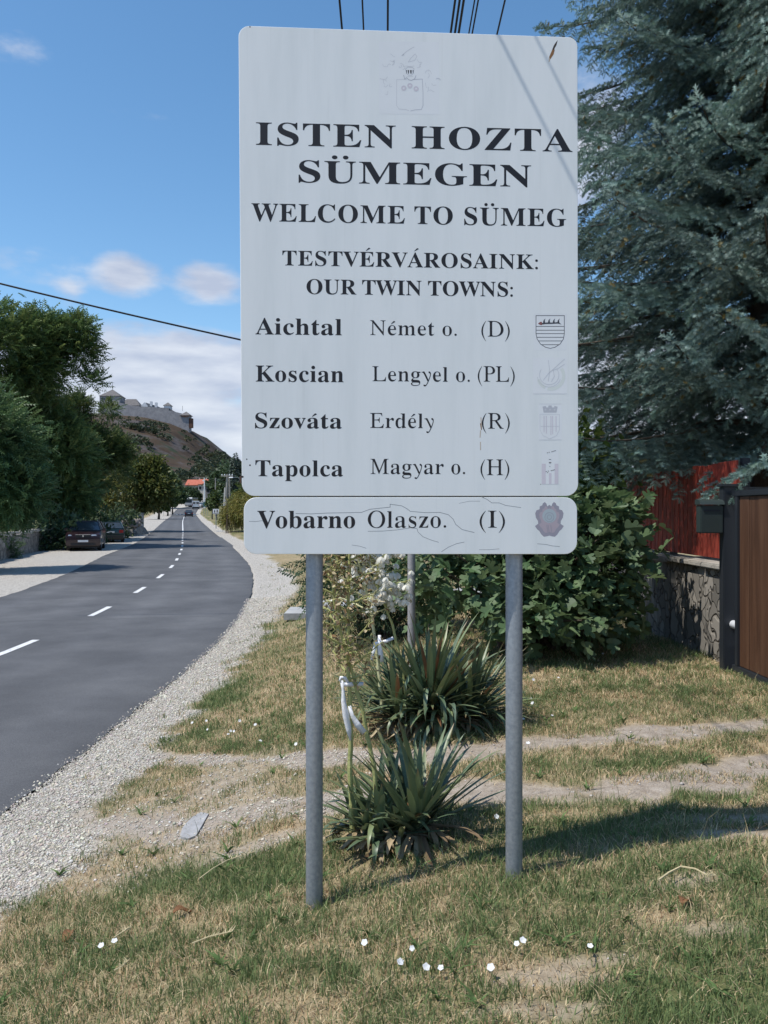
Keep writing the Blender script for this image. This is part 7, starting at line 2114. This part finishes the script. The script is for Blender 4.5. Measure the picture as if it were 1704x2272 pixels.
ep = thing('utility_pole', 'distant wooden pole at the far end of the wires', 'pole', (float(xc(170)) + 6.5, 170, g1(float(xc(170)) + 6.5, 170)))
mb = MB(); mb.tube([(0, 0, -.3), (0, 0, 8.6 - ep.location.z)], [.15, .1], 8); mb.build('shaft', M['polewood'], ep, smooth=True)

mx_ = P(453.5, 1106, 238); zg = g1(mx_.x, 238); tp = P(452.5, 1060, 238)
ms = thing('white_mast', 'tall white mast standing by the road before the red-roofed house', 'mast', (mx_.x, 238, zg))
mb = MB(); mb.tube([(0, 0, -.3), (0, 0, tp.z - zg)], [.24, .14], 10); mb.build('shaft', M['white'], ms, smooth=True)
mb = MB(); mb.box(-.55, .02, -.1, .1, tp.z - zg - 1.0, tp.z - zg - .7); mb.build('lamp_head', M['white'], ms)


def road_sign(label, px0, px1, py0, py1, D, foot, face, mark=None, posts=(.5,), group=None):
    a, b_ = P(px0, py1, D), P(px1, py0, D); cx_ = (a.x + b_.x) / 2; zg = g1(cx_, D)
    t = thing('road_sign', label, 'sign', (cx_, D, zg), 0, group)
    w = (b_.x - a.x) / 2
    mb = MB(); mb.box(-w, w, -.03, .0, a.z - zg, b_.z - zg); s_ = mb.build('sign_board', face, t, bevel=.01)
    for f in posts:
        mb = MB(); mb.tube([(-w + 2 * w * f, .045, -.2), (-w + 2 * w * f, .045, b_.z - zg - .05)], .04, 8); mb.build('post', M['galv'], t, smooth=True)
    if mark: mark(s_, w, a.z - zg, b_.z - zg)
    return t


def town_mark(s_, w, z0, z1):
    h = z1 - z0; mb = MB()
    mb.box(-w * .85, w * .85, -.034, -.031, z0 + h * .1, z0 + h * .17)
    mb.box(-w * .55, -w * .25, -.034, -.031, z0 + h * .3, z0 + h * .62); mb.prism([(-w * .62, z0 + h * .62), (-w * .18, z0 + h * .62), (-w * .4, z0 + h * .82)], -.034, -.031, 'y')
    mb.box(w * .25, w * .55, -.034, -.031, z0 + h * .3, z0 + h * .85)
    mb.build('pictogram', M['black'], s_)


M['signback'] = flat('sign_back_grey', (.20, .24, .26), .5); M['tealsign'] = flat('teal_sign', (.05, .12, .12), .5)
road_sign('small white sign with dark pictograms in front of the yellowing hedge', 472.3, 486, 1129.3, 1140.5, 90, 0, M['white'], town_mark)
road_sign('grey double-post direction sign on the left verge in the distance', 376.5, 392, 1109, 1118.5, 200, 0, M['signback'], None, (.15, .85))
road_sign('narrow grey sign left of the double-post direction sign', 359.5, 366, 1112, 1121, 196, 0, M['signback'])
road_sign('teal direction board on thin posts at the right verge before the van', 450, 462.5, 1113.5, 1124.5, 188, 0, M['tealsign'], None, (.15, .5, .85))
kb = P(490, 1176, 80); kz = g1(kb.x, 80)
kt = thing('culvert_kerb', 'pale concrete culvert edge on the right verge before the hedge', 'kerb', (kb.x, 80, kz))
mb = MB(); mb.box(-.42, .42, -.12, .12, -.2, .10); mb.build('block', M['lime'], kt, bevel=.02)

# ------------------------------------------------------------------ far houses
M['tile'] = pmat('red_roof_tile', [(.3, (.36, .10, .06)), (.7, (.48, .15, .10))], 1.2, .8)
M['hwall'] = flat('pale_house_render', (.46, .44, .41), .9); M['gwall'] = flat('grey_house_render', (.24, .23, .23), .9)
M['groof'] = flat('grey_house_roof', (.20, .17, .16), .9)


def house(label, px0, px1, pyr, pye, D, depth, rm, wm, gable=False):
    a, b_ = P(px0, pye, D), P(px1, pye, D); rz_ = P(px0, pyr, D).z; cx_ = (a.x + b_.x) / 2; zg = g1(cx_, D)
    t = thing('house', label, 'house', (cx_, D, zg)); w = (b_.x - a.x) / 2; he = a.z - zg; hr = rz_ - zg
    mb = MB()
    if gable: mb.prism([(-w, -1), (w, -1), (w, he), (0, hr - .2), (-w, he)], 0, depth, 'y')
    else: mb.box(-w, w, 0, depth, -1, he); mb.prism([(0, he), (depth, he), (depth / 2, hr - .2)], -w, w, 'x')
    wl_ = mb.build('wall', wm, t)
    mb = MB()
    if gable:
        for sgn in (-1, 1): mb.hull8([(sgn * (w + .4), -.5, he - .25), (0, -.5, hr - .15), (0, depth + .5, hr - .15), (sgn * (w + .4), depth + .5, he - .25)], [(sgn * (w + .4), -.5, he - .05), (0, -.5, hr + .05), (0, depth + .5, hr + .05), (sgn * (w + .4), depth + .5, he - .05)])
    else:
        mb.hull8([(-w - .4, -.5, he - .2), (w + .4, -.5, he - .2), (w + .4, depth / 2, hr - .15), (-w - .4, depth / 2, hr - .15)], [(-w - .4, -.5, he), (w + .4, -.5, he), (w + .4, depth / 2, hr + .05), (-w - .4, depth / 2, hr + .05)])
        mb.hull8([(-w - .4, depth + .5, he - .2), (w + .4, depth + .5, he - .2), (w + .4, depth / 2 + .01, hr - .15), (-w - .4, depth / 2 + .01, hr - .15)], [(-w - .4, depth + .5, he), (w + .4, depth + .5, he), (w + .4, depth / 2 + .01, hr + .05), (-w - .4, depth / 2 + .01, hr + .05)])
    rf_ = mb.build('roof', rm, t)
    mb = MB(); mb.box(w * .3, w * .3 + .5, depth * .55, depth * .55 + .5, hr - 1.0, hr + .7); mb.build('chimney', wm, rf_)
    for k in (-.5, .5):
        mb = MB(); mb.box(w * k - .5, w * k + .5, -.03, -.005, he - 2.2, he - 1.0); mb.build('window', M['glass'], wl_)
    return t


house('house with a bright red tiled roof below the castle hill', 413, 447, 1063.5, 1076, 350, 9, M['tile'], M['hwall'])
house('smaller red-roofed house with a pale end right of the bright red roof', 440, 457, 1062.5, 1074, 340, 8, M['tile'], M['hwall'])
house('grey-walled gabled house right of the white mast', 456, 476, 1066, 1078, 300, 9, M['groof'], M['gwall'], True)
house('pale gabled house peeping up over the wooden poles', 476, 492, 1058, 1066, 330, 9, M['groof'], M['hwall'])
house('grey-roofed house half hidden behind the far left trees', 348, 368, 1058, 1066, 335, 9, M['groof'], M['hwall'])

# ------------------------------------------------------------------ small things on the verge
PETW = pmat('white_petal', [(.3, (.56, .57, .57)), (.7, (.66, .66, .66))], 60, .6)
EYE_ = flat('pale_yellow_eye', (.55, .50, .25), .6)
STEMM = flat('thin_green_stem', (.08, .13, .04), .7)


def flower(loc, r_, tilt, az):
    o = thing('bindweed_flower', 'small white bindweed flower open in the dry grass', 'flower', tuple(loc), az, 'white flowers in the grass')
    n = 20; vs = [(0, 0, -.35 * r_)]; fs = []
    for k in range(n):
        a = 6.283 * k / n; rr = r_ * (1 + .08 * math.cos(5 * a)); vs.append((rr * .55 * math.cos(a), rr * .55 * math.sin(a), -.05 * r_))
    for k in range(n):
        a = 6.283 * k / n; rr = r_ * (1 + .10 * math.cos(5 * a)); vs.append((rr * math.cos(a), rr * math.sin(a), .08 * r_ * math.cos(5 * a)))
    for k in range(n):
        k2 = (k + 1) % n; fs.append((0, 1 + k, 1 + k2)); fs.append((1 + k, 1 + n + k, 1 + n + k2, 1 + k2))
    Mt = Matrix.Rotation(tilt, 4, 'X')
    mb = MB(); mb.add(vs, fs, 0, Mt); mb.build('petals', PETW, o, smooth=True)
    mb = MB(); mb.tube([(0, 0, -.35 * r_), (.003, .004, -.04)], .0011, 5); mb.build('stem', STEMM, o)
    return o


rf_ = random.Random(77)
FL = [(x * K, y * K) for x, y in ((218, 2060), (247, 2050), (787, 2058), (865, 2100), (890, 2072), (921, 2113), (952, 2113), (1060, 2115), (1275, 2068), (1130, 2055), (1125, 1877), (1073, 1777), (1116, 2060))]
FL += [(x / 2.37, 1500 + y / 2.37) for x, y in ((1010, 255), (1085, 245), (1090, 292), (1260, 247), (1342, 268), (1213, 302), (1230, 303), (1200, 318), (1370, 355), (1555, 375))]
FL += [(1130 + x / 2.89, 1050 + y / 2.89) for x, y in ((600, 1167), (315, 1325), (155, 1338), (140, 1465), (148, 1493), (275, 1575), (90, 1597), (120, 1755))]
for px, py in FL:
    g_ = gp(px, py + 6)
    flower((g_.x, g_.y, g_.z + .042), rf_.uniform(.009, .013), R(rf_.uniform(15, 60)), rf_.uniform(-.6, .6))

DRYL = pmat('brown_dead_leaf', [(.3, (.14, .065, .03)), (.7, (.26, .13, .06))], 40, .8, .3)
for i, (px, py, lab) in enumerate([(150, 2090, 'curled brown dead leaf left of the two white flowers'), (405, 2034, 'small brown dead leaf in the green grass left of the near post'), (1520, 2014, 'brown dead leaf on the bare patch at the right')]):
    g_ = gp(px, py); o = thing('dead_leaf', lab, 'leaf', (g_.x, g_.y, g_.z + .02), rf_.uniform(0, 6), 'dead leaves in the grass')
    V, F_ = [], []
    for k in range(7):
        t = k / 6; w = .022 * math.sin(math.pi * (.1 + .85 * t)); z = .012 * math.sin(t * 5)
        V += [(t * .08 - .04, -w, z + .01), (t * .08 - .04, 0, z), (t * .08 - .04, w, z + .012)]
    for k in range(6):
        for q_ in (0, 1): F_.append((k * 3 + q_, k * 3 + q_ + 1, k * 3 + q_ + 4, k * 3 + q_ + 3))
    link('blade', npmesh('blade', np.array(V), [np.array(F_)], DRYL, smooth=True), o)
STRAW = flat('straw_stalk', (.50, .42, .25), .7)


def ground_stalk(label, pix, r_, lift=.035):
    pts = [gp(*p) for p in pix]; o = pts[len(pts) // 2].copy()
    t = thing('dry_stalk', label, 'stalk', tuple(o), 0, 'dry stalks lying in the grass')
    mb = MB(); mb.tube([p - o + Vector((0, 0, lift)) for p in pts], [r_ * (1 - .6 * i / len(pts)) for i in range(len(pts))], 5); mb.build('stem', STRAW, t, smooth=True)
    mb = MB()
    for k in range(7):
        p = pts[-1].lerp(pts[-2], k / 7) - o + Vector((0, 0, lift)); mb.tube([p, p + Vector((rf_.uniform(-.02, .02), rf_.uniform(-.01, .02), .012))], [.0028, .0006], 4, caps=False)
    mb.build('seed_head', STRAW, t)


c7 = lambda x, y: (1050 + x / 2.537, 1500 + y / 2.537)
ground_stalk('pale bent dry stalk lying at the right beyond the far post', [c7(*p) for p in ((1045, 1225), (1100, 1180), (1170, 1145), (1250, 1160), (1310, 1195), (1365, 1203))], .0045, .05)
c6 = lambda x, y: (x / 2.37, 1500 + y / 2.37)
ground_stalk('long thin straw stalk in the green grass left of the near post', [c6(*p) for p in ((1045, 1140), (1120, 1080), (1200, 1035), (1340, 990))], .003, .06)
ground_stalk('straw stalk lying above the two white flowers', [c6(*p) for p in ((600, 1440), (640, 1415), (690, 1388))], .003, .05)
ground_stalk('thin straw stalk left of the near post foot', [c6(*p) for p in ((1010, 1475), (1100, 1440), (1220, 1410))], .003, .05)
ground_stalk('short straw stalk in the grass right of the two white flowers', [c6(*p) for p in ((600, 1620), (640, 1598), (675, 1568))], .003, .05)
pts = [gp(*c6(*p)) for p in ((940, 862), (958, 800), (1005, 748), (1058, 722), (1108, 728), (1075, 790), (1040, 850), (985, 872))]
c = sum(pts, Vector()) / len(pts)
sl = thing('concrete_slab', 'smooth pale grey concrete patch sunk in the gravelly earth', 'slab', tuple(c))
mb = MB(); mb.add([tuple(p - c + Vector((0, 0, .012))) for p in pts] + [tuple(p - c + Vector((0, 0, -.08))) for p in pts], [tuple(range(8)), tuple(range(15, 7, -1))] + [(i, i + 8, (i + 1) % 8 + 8, (i + 1) % 8) for i in range(8)])
mb.build('slab_body', pmat('weathered_concrete', [(.3, (.25, .25, .255)), (.7, (.36, .36, .37))], 14, .9, .4), sl, bevel=.012)
